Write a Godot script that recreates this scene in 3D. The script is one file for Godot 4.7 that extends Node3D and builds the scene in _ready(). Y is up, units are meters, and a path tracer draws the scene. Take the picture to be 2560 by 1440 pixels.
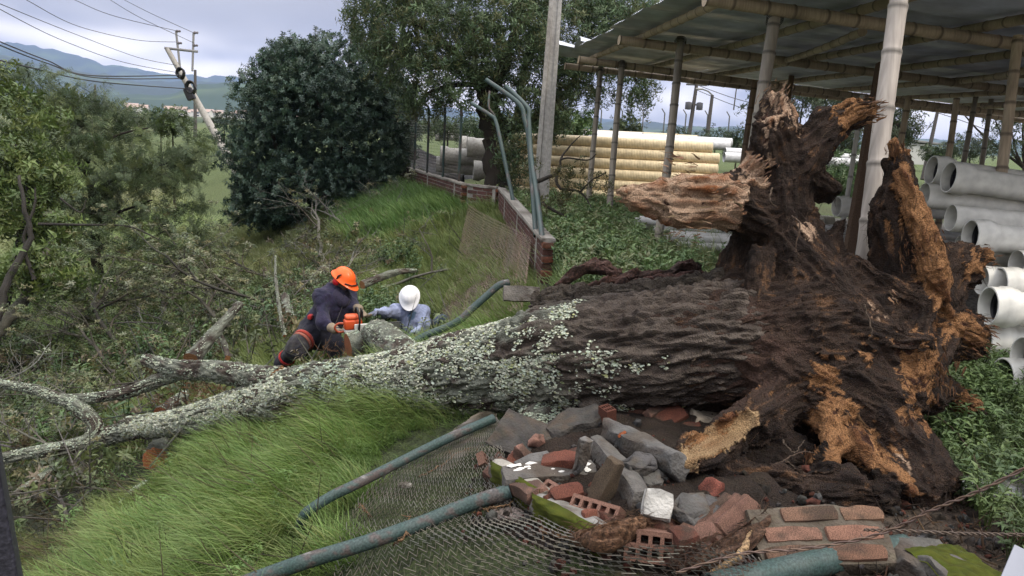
extends Node3D
# A fallen, uprooted tree over a broken fence beside a pipe yard, with two workers cutting it up.

var rng := RandomNumberGenerator.new()
var names := {}
var M := {}
var nz := FastNoiseLite.new()
var nz2 := FastNoiseLite.new()
var nridge := FastNoiseLite.new()

# ------------------------------------------------------------------ mesh builder
class MB:
	var v := PackedVector3Array()
	var c := PackedColorArray()
	var i := PackedInt32Array()
	func p(pos: Vector3, col: Color) -> int:
		v.append(pos)
		c.append(col)
		return v.size() - 1
	func tri(a: int, b: int, d: int) -> void:
		i.append(a); i.append(b); i.append(d)
	func quad(a: int, b: int, d: int, e: int) -> void:
		i.append(a); i.append(b); i.append(d)
		i.append(a); i.append(d); i.append(e)
	func face(a: Vector3, b: Vector3, d: Vector3, e: Vector3, col: Color) -> void:
		var k := v.size()
		v.append(a); v.append(b); v.append(d); v.append(e)
		for q in 4: c.append(col)
		quad(k, k + 1, k + 2, k + 3)
	func tface(a: Vector3, b: Vector3, d: Vector3, col: Color) -> void:
		var k := v.size()
		v.append(a); v.append(b); v.append(d)
		for q in 3: c.append(col)
		tri(k, k + 1, k + 2)
	# a box with chamfered edges (24 corner points, 6 faces, 12 edge strips, 8 corners)
	func box(t: Transform3D, s: Vector3, col: Color, bev := 0.004) -> void:
		var h := s * 0.5
		var b: float = min(bev, min(h.x, min(h.y, h.z)) * 0.6)
		var k := {}
		for sx in [-1, 1]:
			for sy in [-1, 1]:
				for sz in [-1, 1]:
					k[[sx, sy, sz, 0]] = p(t * Vector3(sx * h.x, sy * (h.y - b), sz * (h.z - b)), col)
					k[[sx, sy, sz, 1]] = p(t * Vector3(sx * (h.x - b), sy * h.y, sz * (h.z - b)), col)
					k[[sx, sy, sz, 2]] = p(t * Vector3(sx * (h.x - b), sy * (h.y - b), sz * h.z), col)
		for s1 in [-1, 1]:
			quad2(k[[s1, -1, -1, 0]], k[[s1, 1, -1, 0]], k[[s1, 1, 1, 0]], k[[s1, -1, 1, 0]], s1 > 0)
			quad2(k[[-1, s1, -1, 1]], k[[-1, s1, 1, 1]], k[[1, s1, 1, 1]], k[[1, s1, -1, 1]], s1 > 0)
			quad2(k[[-1, -1, s1, 2]], k[[1, -1, s1, 2]], k[[1, 1, s1, 2]], k[[-1, 1, s1, 2]], s1 > 0)
			for s2 in [-1, 1]:
				quad2(k[[-1, s1, s2, 1]], k[[-1, s1, s2, 2]], k[[1, s1, s2, 2]], k[[1, s1, s2, 1]], s1 * s2 > 0)
				quad2(k[[s1, -1, s2, 2]], k[[s1, -1, s2, 0]], k[[s1, 1, s2, 0]], k[[s1, 1, s2, 2]], s1 * s2 > 0)
				quad2(k[[s1, s2, -1, 0]], k[[s1, s2, -1, 1]], k[[s1, s2, 1, 1]], k[[s1, s2, 1, 0]], s1 * s2 > 0)
				for s3 in [-1, 1]:
					if s1 * s2 * s3 > 0: tri(k[[s1, s2, s3, 0]], k[[s1, s2, s3, 2]], k[[s1, s2, s3, 1]])
					else: tri(k[[s1, s2, s3, 0]], k[[s1, s2, s3, 1]], k[[s1, s2, s3, 2]])
	func quad2(a: int, b: int, d: int, e: int, flip: bool) -> void:
		# flat: the faces of a bevelled box share points only with their strips
		if flip: quad(a, e, d, b)
		else: quad(a, b, d, e)
	func tube(pts: Array, rad: Array, sides: int, col: Color, caps := true) -> void:
		var n := pts.size()
		var t0: Vector3 = (pts[1] - pts[0]).normalized()
		var u := t0.cross(Vector3.UP if abs(t0.y) < 0.9 else Vector3.RIGHT).normalized()
		var base := v.size()
		for a in n:
			var t: Vector3
			if a == 0: t = (pts[1] - pts[0]).normalized()
			elif a == n - 1: t = (pts[a] - pts[a - 1]).normalized()
			else: t = (pts[a + 1] - pts[a - 1]).normalized()
			u = (u - t * u.dot(t)).normalized()
			var w := t.cross(u)
			for s in sides:
				var an := TAU * s / sides
				v.append(pts[a] + (u * cos(an) + w * sin(an)) * rad[a])
				c.append(col)
		for a in n - 1:
			for s in sides:
				var s2 := (s + 1) % sides
				quad(base + a * sides + s, base + (a + 1) * sides + s, base + (a + 1) * sides + s2, base + a * sides + s2)
		if caps:
			for e in [0, n - 1]:
				var k := v.size()
				p(pts[e], col)
				for s in sides: p(v[base + e * sides + s], col)
				for s in sides:
					if e == 0: tri(k, k + 1 + s, k + 1 + (s + 1) % sides)
					else: tri(k, k + 1 + (s + 1) % sides, k + 1 + s)
	# profile of (along, radius) turned about an axis
	func lathe(t: Transform3D, prof: Array, sides: int, col: Color) -> void:
		var base := v.size()
		for a in prof:
			for s in sides:
				var an := TAU * s / sides
				v.append(t * Vector3(cos(an) * a.y, a.x, sin(an) * a.y))
				c.append(col)
		for a in prof.size() - 1:
			for s in sides:
				var s2 := (s + 1) % sides
				quad(base + a * sides + s, base + (a + 1) * sides + s, base + (a + 1) * sides + s2, base + a * sides + s2)
	func normals() -> PackedVector3Array:
		var n := PackedVector3Array()
		n.resize(v.size())
		for k in range(0, i.size(), 3):
			var a := i[k]
			var b := i[k + 1]
			var d := i[k + 2]
			var f := (v[d] - v[a]).cross(v[b] - v[a])
			n[a] += f
			n[b] += f
			n[d] += f
		for k in n.size():
			var l := n[k].length()
			n[k] = n[k] / l if l > 1e-12 else Vector3.UP
		return n
	func mesh(mat: Material, smooth := true) -> ArrayMesh:
		var arr := []
		arr.resize(Mesh.ARRAY_MAX)
		arr[Mesh.ARRAY_VERTEX] = v
		if smooth: arr[Mesh.ARRAY_NORMAL] = normals()
		arr[Mesh.ARRAY_COLOR] = c
		arr[Mesh.ARRAY_INDEX] = i
		var m := ArrayMesh.new()
		m.add_surface_from_arrays(Mesh.PRIMITIVE_TRIANGLES, arr)
		m.surface_set_material(0, mat)
		return m

# ------------------------------------------------------------------ naming
func thing(called: String, label: String, category: String, at := Vector3.ZERO, group := "") -> Node3D:
	var o := Node3D.new()
	put(o, called, self)
	o.position = at
	tag(o, label, category, group)
	return o
func put(o: Node, called: String, parent: Node) -> void:
	var key := str(parent.get_instance_id()) + called
	var n: int = names.get(key, 0)
	names[key] = n + 1
	o.name = called if n == 0 else "%s_%03d" % [called, n]
	parent.add_child(o, true)
func tag(o: Node, label: String, category: String, group := "") -> void:
	o.set_meta("label", label)
	o.set_meta("category", category)
	if group: o.set_meta("group", group)
func obj(called: String, mesh: Mesh, parent: Node = self, t := Transform3D.IDENTITY) -> MeshInstance3D:
	var o := MeshInstance3D.new()
	o.mesh = mesh
	o.transform = t
	put(o, called, parent)
	return o
func single(called: String, mesh: Mesh, label: String, category: String, t := Transform3D.IDENTITY, group := "") -> MeshInstance3D:
	var o := obj(called, mesh, self, t)
	tag(o, label, category, group)
	return o
func struct(called: String, mesh: Mesh) -> MeshInstance3D:
	var o := obj(called, mesh)
	o.set_meta("kind", "structure")
	return o
func scatter(called: String, mesh: Mesh, xf: Array, cols: Array, parent: Node = self) -> MultiMeshInstance3D:
	var mm := MultiMesh.new()
	mm.transform_format = MultiMesh.TRANSFORM_3D
	mm.use_colors = cols.size() > 0
	mm.mesh = mesh
	mm.instance_count = xf.size()
	for k in xf.size():
		mm.set_instance_transform(k, xf[k])
		if cols.size() > 0: mm.set_instance_color(k, cols[k])
	var o := MultiMeshInstance3D.new()
	o.multimesh = mm
	put(o, called, parent)
	o.set_meta("kind", "stuff")
	return o
func copy(src: Node3D, t: Transform3D, label := "") -> Node3D:
	var o: Node3D = src.duplicate()
	put(o, str(src.name).rstrip("0123456789").trim_suffix("_"), self)
	o.transform = t
	if label: o.set_meta("label", label)
	return o

# ------------------------------------------------------------------ small maths
func rf(a: float, b: float) -> float: return rng.randf_range(a, b)
func rv() -> Vector3:
	return Vector3(rf(-1, 1), rf(-1, 1), rf(-1, 1)).normalized()
func sm(a: float, b: float, x: float) -> float:
	var t: float = clamp((x - a) / (b - a), 0.0, 1.0)
	return t * t * (3.0 - 2.0 * t)
func L(r: float, g: float, b: float) -> Color: # real base colour given as linear values
	return Color(r, g, b)
func vary(col: Color, amount: float) -> Color:
	var k := 1.0 + rf(-amount, amount)
	return Color(col.r * k * (1.0 + rf(-amount, amount) * 0.3), col.g * k, col.b * k * (1.0 + rf(-amount, amount) * 0.3))
func look_basis(dir: Vector3, up := Vector3.UP) -> Basis: # y along dir
	var y := dir.normalized()
	var x := y.cross(up if abs(y.dot(up)) < 0.98 else Vector3.RIGHT).normalized()
	return Basis(x, y, x.cross(y))
func spline(pts: Array, n: int) -> Array:
	var out := []
	var m := pts.size()
	for k in n:
		var f := float(k) / (n - 1) * (m - 1)
		var a: int = min(int(f), m - 2)
		var t := f - a
		var p0 = pts[max(a - 1, 0)]
		var p1 = pts[a]
		var p2 = pts[a + 1]
		var p3 = pts[min(a + 2, m - 1)]
		out.append((p1 * 2.0 + (p2 - p0) * t + (p0 * 2.0 - p1 * 5.0 + p2 * 4.0 - p3) * t * t + (p1 * 3.0 - p0 - p2 * 3.0 + p3) * t * t * t) * 0.5)
	return out
func lerps(vals: Array, n: int) -> Array:
	var out := []
	for k in n:
		var f := float(k) / (n - 1) * (vals.size() - 1)
		var a: int = min(int(f), vals.size() - 2)
		out.append(lerp(vals[a], vals[a + 1], f - a))
	return out

# ------------------------------------------------------------------ the lie of the land
const WZ := [-60.0, -40.0, -22.0, -16.2, -15.8, -8.0, -2.0, 4.0]
const WX := [-24.0, -13.0, -3.5, -1.0, -0.25, 0.32, 0.75, 1.2]
func fence_x(z: float) -> float:
	if z <= WZ[0]: return WX[0] + (z - WZ[0]) * 0.3
	if z >= WZ[7]: return WX[7]
	for k in 7:
		if z <= WZ[k + 1]: return lerp(WX[k], WX[k + 1], (z - WZ[k]) / (WZ[k + 1] - WZ[k]))
	return 0.0
func ground_y(x: float, z: float) -> float:
	var s := fence_x(z) - x
	if s <= 0.0: return 0.0
	var a := -2.25 * (sm(-0.6, 6.2, s) - sm(-0.6, 6.2, 0.0))
	var b := -0.98 * sm(-0.05, 1.5, s) - 1.2 * sm(1.4, 6.8, s)
	return lerpf(a, b, sm(-16.0, -11.5, z) * (1.0 - sm(-7.4, -6.2, z)))
func land_y(x: float, z: float) -> float:
	var r := Vector2(x, z).length()
	var s := fence_x(z) - x
	var y := ground_y(x, z)
	if r < 60.0:
		y += nz.get_noise_2d(x * 1.2, z * 1.2) * 0.07 * sm(0.3, 2.0, s) + nz2.get_noise_2d(x * 9.0, z * 9.0) * 0.03
		if s < 0.5 and r < 7.0: y += nz2.get_noise_2d(x * 26.0, z * 26.0) * 0.022
	else:
		y += nz.get_noise_2d(x * 0.1, z * 0.1) * 0.8 * sm(60.0, 140.0, r)
	return y
func on_land(x: float, z: float, dy := 0.0) -> Vector3:
	return Vector3(x, land_y(x, z) + dy, z)

# ------------------------------------------------------------------ materials
func noise_tex(freq: float, oct: int, type := FastNoiseLite.TYPE_SIMPLEX_SMOOTH, lo := 0.0, hi := 1.0, sd := 1, size := 512) -> NoiseTexture2D:
	var f := FastNoiseLite.new()
	f.noise_type = type
	f.frequency = freq
	f.fractal_octaves = oct
	f.seed = sd
	var t := NoiseTexture2D.new()
	t.width = size
	t.height = size
	t.seamless = true
	t.noise = f
	if lo > 0.0 or hi < 1.0:
		var g := Gradient.new()
		g.set_color(0, Color(lo, lo, lo))
		g.set_color(1, Color(hi, hi, hi))
		t.color_ramp = g
	return t
func mat(rough := 0.85, tex: Texture2D = null, scale := Vector3.ONE, bump: Texture2D = null, bump_cm := 1.0) -> StandardMaterial3D:
	var m := StandardMaterial3D.new()
	m.vertex_color_use_as_albedo = true
	m.albedo_color = Color.WHITE
	m.roughness = rough
	m.metallic_specular = 0.35
	if tex or bump:
		m.uv1_triplanar = true
		m.uv1_world_triplanar = false
		m.uv1_scale = scale
		m.uv1_triplanar_sharpness = 4.0
	if tex: m.albedo_texture = tex
	if bump:
		m.heightmap_enabled = true
		m.heightmap_texture = bump
		m.heightmap_scale = bump_cm
	return m
func leaf_mat(back := 0.35, rough := 0.5) -> StandardMaterial3D:
	var m := mat(rough)
	m.backlight_enabled = true
	m.backlight = Color(back, back, back * 0.7).linear_to_srgb()
	m.cull_mode = BaseMaterial3D.CULL_DISABLED
	m.metallic_specular = 0.4
	return m
func make_materials() -> void:
	var grain := noise_tex(0.03, 5, FastNoiseLite.TYPE_SIMPLEX_SMOOTH, 0.55, 1.0, 3)
	var fine := noise_tex(0.09, 5, FastNoiseLite.TYPE_SIMPLEX_SMOOTH, 0.6, 1.0, 4)
	var bumpf := noise_tex(0.06, 5, FastNoiseLite.TYPE_SIMPLEX_SMOOTH, 0.0, 1.0, 5)
	var soft := noise_tex(0.012, 6, FastNoiseLite.TYPE_SIMPLEX_SMOOTH, 0.80, 1.0, 12)
	var cell := noise_tex(0.05, 4, FastNoiseLite.TYPE_CELLULAR, 0.0, 1.0, 6)
	var streak := noise_tex(0.02, 5, FastNoiseLite.TYPE_SIMPLEX_SMOOTH, 0.35, 1.0, 7)
	M.soil = mat(0.95, grain, Vector3.ONE * 0.9, bumpf, 3.0)
	M.plain = mat(0.8)
	M.bark = mat(0.92, fine, Vector3.ONE * 4.0, cell, 1.6)
	M.bark_pole = mat(0.9, fine, Vector3(3, 0.8, 3), bumpf, 1.0)
	M.wood = mat(0.8, streak, Vector3.ONE * 5.0, bumpf, 0.8)
	M.earth = mat(0.97, grain, Vector3.ONE * 6.0, cell, 2.2)
	M.brick = mat(0.9, grain, Vector3.ONE * 9.0, bumpf, 0.35)
	M.concrete = mat(0.92, soft, Vector3.ONE * 1.7, bumpf, 0.5)
	M.bamboo = mat(0.5, soft, Vector3(5, 0.5, 5))
	M.sheet = mat(0.45, soft, Vector3(0.4, 0.4, 0.4))
	M.sheet.metallic = 0.3
	M.pvc = mat(0.42, soft, Vector3.ONE * 0.8)
	M.pvc_yellow = mat(0.5, soft, Vector3.ONE * 0.8)
	M.paint = mat(0.5, grain, Vector3.ONE * 5.0, bumpf, 0.08)
	M.wire = mat(0.55)
	M.wire.metallic = 0.0
	M.metal = mat(0.4)
	M.metal.metallic = 0.8
	M.cloth = mat(0.95, soft, Vector3.ONE * 3.0, bumpf, 0.3)
	M.cloth.rim_enabled = true
	M.cloth.rim = 0.2
	M.plastic = mat(0.3)
	M.glove = mat(0.9, fine, Vector3.ONE * 14.0, bumpf, 0.2)
	M.leaf = leaf_mat()
	M.leaf_dark = leaf_mat(0.2, 0.42)
	M.grass = leaf_mat(0.4, 0.55)
	M.lichen = mat(0.95)
	M.moss = mat(1.0, fine, Vector3.ONE * 10.0, bumpf, 1.0)
	M.hill = mat(1.0)


# ------------------------------------------------------------------ start
func _ready() -> void:
	var cam := Camera3D.new()
	cam.name = "camera"
	cam.fov = rad_to_deg(2.0 * atan(720.0 / 1971.0))
	cam.near = 0.1
	cam.far = 20000.0
	cam.transform = Transform3D(Basis(Vector3(0.998719, 0.049607, -0.009941), Vector3(-0.050593, 0.979248, -0.196247), Vector3(0, 0.196499, 0.980504)), Vector3(0, 1.6, 0))
	add_child(cam)
	var we := WorldEnvironment.new()
	we.name = "air"
	var env := Environment.new()
	env.background_mode = Environment.BG_SKY
	env.tonemap_mode = Environment.TONE_MAPPER_LINEAR
	env.tonemap_exposure = 1.62
	env.sdfgi_enabled = true
	env.ssao_enabled = true
	env.ssil_enabled = true
	env.fog_enabled = true
	env.fog_density = 0.00011
	env.fog_light_color = Color(0.62, 0.72, 0.92)
	var sky := Sky.new()
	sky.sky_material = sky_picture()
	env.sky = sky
	we.environment = env
	add_child(we)
	var sun := DirectionalLight3D.new()
	sun.name = "sun"
	sun.light_color = Color(1.0, 0.95, 0.86)
	sun.light_energy = 0.5
	sun.light_angular_distance = 14.0
	sun.shadow_enabled = true
	sun.rotation_degrees = Vector3(-52, 58, 0)
	add_child(sun)
	rng.seed = 20240611
	nz.seed = 11
	nz.frequency = 0.35
	nz.fractal_octaves = 4
	nz2.seed = 5
	nz2.frequency = 0.5
	nz2.fractal_octaves = 3
	nridge.seed = 8
	nridge.noise_type = FastNoiseLite.TYPE_SIMPLEX_SMOOTH
	nridge.fractal_type = FastNoiseLite.FRACTAL_RIDGED
	nridge.frequency = 1.0
	nridge.fractal_octaves = 3
	make_materials()
	build_ground()
	build_hills()
	build_fallen_tree()
	build_shed()
	build_wall()
	build_pipes()
	build_fence()
	build_rubble()
	build_poles()
	build_people()
	build_trees()
	build_brush()
	build_grass()
	build_small()

func sky_picture() -> PanoramaSkyMaterial:
	# a thick overcast: brightest overhead, with broken pale bands low down
	var w := 1024
	var h := 512
	var im := Image.create_empty(w, h, false, Image.FORMAT_RGBAF)
	var f := FastNoiseLite.new()
	f.seed = 21
	f.frequency = 1.0
	f.fractal_octaves = 5
	for y in h:
		var el := PI * (0.5 - (y + 0.5) / h)
		for x in w:
			if el < -0.03:
				im.set_pixel(x, y, Color(0.20, 0.20, 0.18))
				continue
			var az := TAU * ((x + 0.5) / w - 0.5)
			var e: float = max(el, 0.0)
			var d := Vector3(sin(az) * cos(e), sin(e), -cos(az) * cos(e))
			var q: Vector3 = d / (d.y + 0.16)
			var n := f.get_noise_3d(q.x * 0.45, q.z * 0.45, 3.0)
			var n2 := f.get_noise_3d(q.x * 1.3 + 9.0, q.z * 1.3, 7.0)
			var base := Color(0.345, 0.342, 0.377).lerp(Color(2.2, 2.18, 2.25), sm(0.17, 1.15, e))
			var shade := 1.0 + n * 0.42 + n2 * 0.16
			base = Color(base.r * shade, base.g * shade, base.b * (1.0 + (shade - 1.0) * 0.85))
			# pale breaks in the cloud just above the horizon, widest towards the low bright side
			var side := 0.5 + 0.5 * cos(az - 0.32)
			var band := sm(0.0, 0.03, e) * (1.0 - sm(0.05 + 0.05 * side, 0.11 + 0.08 * side, e))
			var brk: float = clamp(band * (0.42 + 0.75 * side * side * side + n2 * 0.9 + n * 0.35), 0.0, 1.0)
			base = base.lerp(Color(1.35, 1.24, 1.13), brk * 0.8)
			im.set_pixel(x, y, base)
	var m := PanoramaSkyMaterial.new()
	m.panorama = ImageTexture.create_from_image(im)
	return m

func build_ground() -> void:
	var mb := MB.new()
	var xs := []
	var zs := []
	var x := -24.0
	while x < 12.0:
		xs.append(x)
		x += 0.1 if x > -4.0 and x < 4.0 else 0.3
	var g := 1.0
	while x < 4500.0:
		xs.append(x)
		x += g
		g *= 1.3
	x = -24.6
	g = 1.0
	while x > -4500.0:
		xs.push_front(x)
		x -= g
		g *= 1.3
	var z := 3.0
	while z > -34.0:
		zs.append(z)
		z -= 0.1 if z > -9.0 and z < -2.0 else 0.3
	g = 1.0
	while z > -5600.0:
		zs.append(z)
		z -= g
		g *= 1.22
	g = 2.0
	z = 4.0
	while z < 400.0:
		zs.push_front(z)
		z += g
		g *= 1.6
	for b in zs:
		for a in xs:
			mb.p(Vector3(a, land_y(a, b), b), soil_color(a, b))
	var nx := xs.size()
	for b in zs.size() - 1:
		for a in nx - 1:
			mb.quad(b * nx + a, b * nx + a + 1, (b + 1) * nx + a + 1, (b + 1) * nx + a)
	for k in range(0, mb.i.size(), 3): # face up
		var t := mb.i[k + 1]
		mb.i[k + 1] = mb.i[k + 2]
		mb.i[k + 2] = t
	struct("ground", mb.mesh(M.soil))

func soil_color(x: float, z: float) -> Color:
	var s := fence_x(z) - x
	var n := nz.get_noise_2d(x * 0.8 + 40.0, z * 0.8)
	var r := Vector2(x, z).length()
	var meadow := L(0.115, 0.16, 0.055).lerp(L(0.17, 0.18, 0.08), clamp(0.5 + n * 1.2, 0, 1))
	if r > 20.0:
		var f := nz.get_noise_2d(x * 0.03, z * 0.012)
		meadow = meadow.lerp(L(0.15, 0.20, 0.075), clamp(0.5 + f * 1.5, 0, 1))
		if r > 300.0: meadow = meadow.lerp(L(0.05, 0.075, 0.035), clamp(0.4 + 2.0 * nz2.get_noise_2d(x * 0.004, z * 0.004), 0, 1))
	var earth := L(0.042, 0.032, 0.025).lerp(L(0.085, 0.062, 0.045), clamp(0.5 + n, 0, 1))
	if x > 3.1 and z < -4.6 and z > -18.0 and s < 0.0: # ground under the shed, made pale to bounce light up at the roof
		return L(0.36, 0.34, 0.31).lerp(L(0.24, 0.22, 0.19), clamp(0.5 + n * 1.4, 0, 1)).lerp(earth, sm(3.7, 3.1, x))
	if s < 0.2: # the yard: bare earth by the stump, weeds farther off
		var near := 1.0 - sm(-6.5, -3.6, z) if false else sm(-7.5, -4.2, z)
		return meadow.lerp(earth, clamp(near + 0.4 + n * 0.6, 0, 1)) if r < 26.0 else meadow
	var litter := L(0.05, 0.058, 0.03)
	var brush := sm(-13.0, -9.0, x) * (1.0 - sm(-1.6, -0.6, x)) * sm(-19.0, -16.0, z) * (1.0 - sm(-6.0, -5.0, z))
	return L(0.05, 0.065, 0.025).lerp(meadow, sm(14.0, 20.0, r)).lerp(litter, clamp(brush, 0, 1))

func build_hills() -> void:
	# ranges: distance, bearing of each end in degrees, profile of bearing and height
	var ranges := [
		["far_mountains", 5200.0, 1000.0, [[-60, 420], [-42, 420], [-33, 365], [-30, 330], [-27, 275], [-23, 235], [-19, 235], [-15, 180], [-11, 130], [-4, 110], [4, 90], [14, 70], [30, 60], [60, 90]], L(0.03, 0.045, 0.028), 110.0],
		["hills", 3300.0, 800.0, [[-60, 300], [-40, 250], [-34, 210], [-29, 165], [-25, 125], [-22, 140], [-19, 150], [-16, 130], [-12, 90], [-6, 40], [0, 30], [4, 44], [10, 56], [20, 46], [28, 40], [60, 70]], L(0.028, 0.042, 0.022), 60.0],
		["near_hills", 2000.0, 400.0, [[-60, 80], [-36, 60], [-28, 40], [-24, 46], [-21.5, 80], [-19, 92], [-17, 84], [-14, 55], [-9, 18], [0, 8], [6, 14], [12, 20], [22, 16], [32, 14], [60, 20]], L(0.03, 0.048, 0.02), 22.0]]
	for r in ranges:
		var mb := MB.new()
		var nb := 260
		var nd := 14
		for a in nb + 1:
			var bear: float = lerp(-60.0, 60.0, float(a) / nb)
			var hgt := 0.0
			var pr: Array = r[3]
			for k in pr.size() - 1:
				if bear <= pr[k + 1][0]:
					hgt = lerp(float(pr[k][1]), float(pr[k + 1][1]), sm(pr[k][0], pr[k + 1][0], bear))
					break
			for d in nd + 1:
				var t := float(d) / nd
				var dist: float = r[1] + r[2] * (t - 0.5) * 2.0
				var br := deg_to_rad(bear)
				var px := sin(br) * dist
				var pz := -cos(br) * dist
				var up: float = pow(sin(clamp(t * 1.15, 0.0, 1.0) * PI / 2.0), 1.3) if t < 0.87 else 1.0 - (t - 0.87) * 2.0
				var rough := nridge.get_noise_2d(px * 0.0009, pz * 0.0009) * 0.35 + nz2.get_noise_2d(px * 0.02, pz * 0.02) * 0.25
				var y: float = hgt * up + rough * r[5] * up - 6.0
				var col: Color = r[4]
				var patch := nz2.get_noise_2d(px * 0.006, pz * 0.006)
				if patch > 0.15: col = col.lerp(L(0.07, 0.1, 0.035), clamp((patch - 0.15) * 3.0, 0, 0.8))
				mb.p(Vector3(px, y, pz), col)
		for a in nb:
			for d in nd:
				mb.quad(a * (nd + 1) + d, a * (nd + 1) + d + 1, (a + 1) * (nd + 1) + d + 1, (a + 1) * (nd + 1) + d)
		struct(r[0], mb.mesh(M.hill))
	# the town at the foot of the hills
	var mb := MB.new()
	var w := L(0.62, 0.6, 0.56)
	mb.box(Transform3D(Basis(), Vector3(0, 3, 0)), Vector3(12, 6, 9), w, 0.05)
	var wall := mb.mesh(M.plain)
	mb = MB.new()
	for s in [-1, 1]:
		mb.face(Vector3(-6.6, 5.8, s * 5.0), Vector3(6.6, 5.8, s * 5.0), Vector3(6.6, 8.4, 0), Vector3(-6.6, 8.4, 0), L(0.36, 0.27, 0.22))
		mb.tface(Vector3(s * 6.05, 5.9, -4.5), Vector3(s * 6.05, 5.9, 4.5), Vector3(s * 6.05, 8.2, 0), w)
	var roof := mb.mesh(M.plain, false)
	mb = MB.new()
	mb.box(Transform3D(), Vector3(1.6, 1.3, 0.1), L(0.05, 0.05, 0.06), 0.01)
	var panes := mb.mesh(M.plain)
	var first: Node3D = null
	for k in 26:
		var bear := deg_to_rad(rf(-26.0, -14.5))
		if k > 27: bear = deg_to_rad(rf(-22.5, -18.0))
		var dist := rf(900, 2000)
		var at := Vector3(sin(bear) * dist, -2.0 + sm(1400, 2100, dist) * 14.0, -cos(bear) * dist)
		var t := Transform3D(Basis(Vector3.UP, rf(-0.6, 0.6)).scaled(Vector3(rf(0.7, 2.4), rf(0.8, 1.3), rf(0.8, 1.2))), at)
		if first == null:
			first = thing("house", "small pale house of the far town at the foot of the hills", "house", at, "houses of the far town")
			obj("wall", wall, first)
			obj("roof", roof, first)
			for a in [-1, 1]:
				for b in [0, 1]: obj("window", panes, first, Transform3D(Basis(), Vector3(a * 3.2, 1.7 + b * 2.6, 4.55)))
			first.transform = t
		else: copy(first, t)


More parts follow.
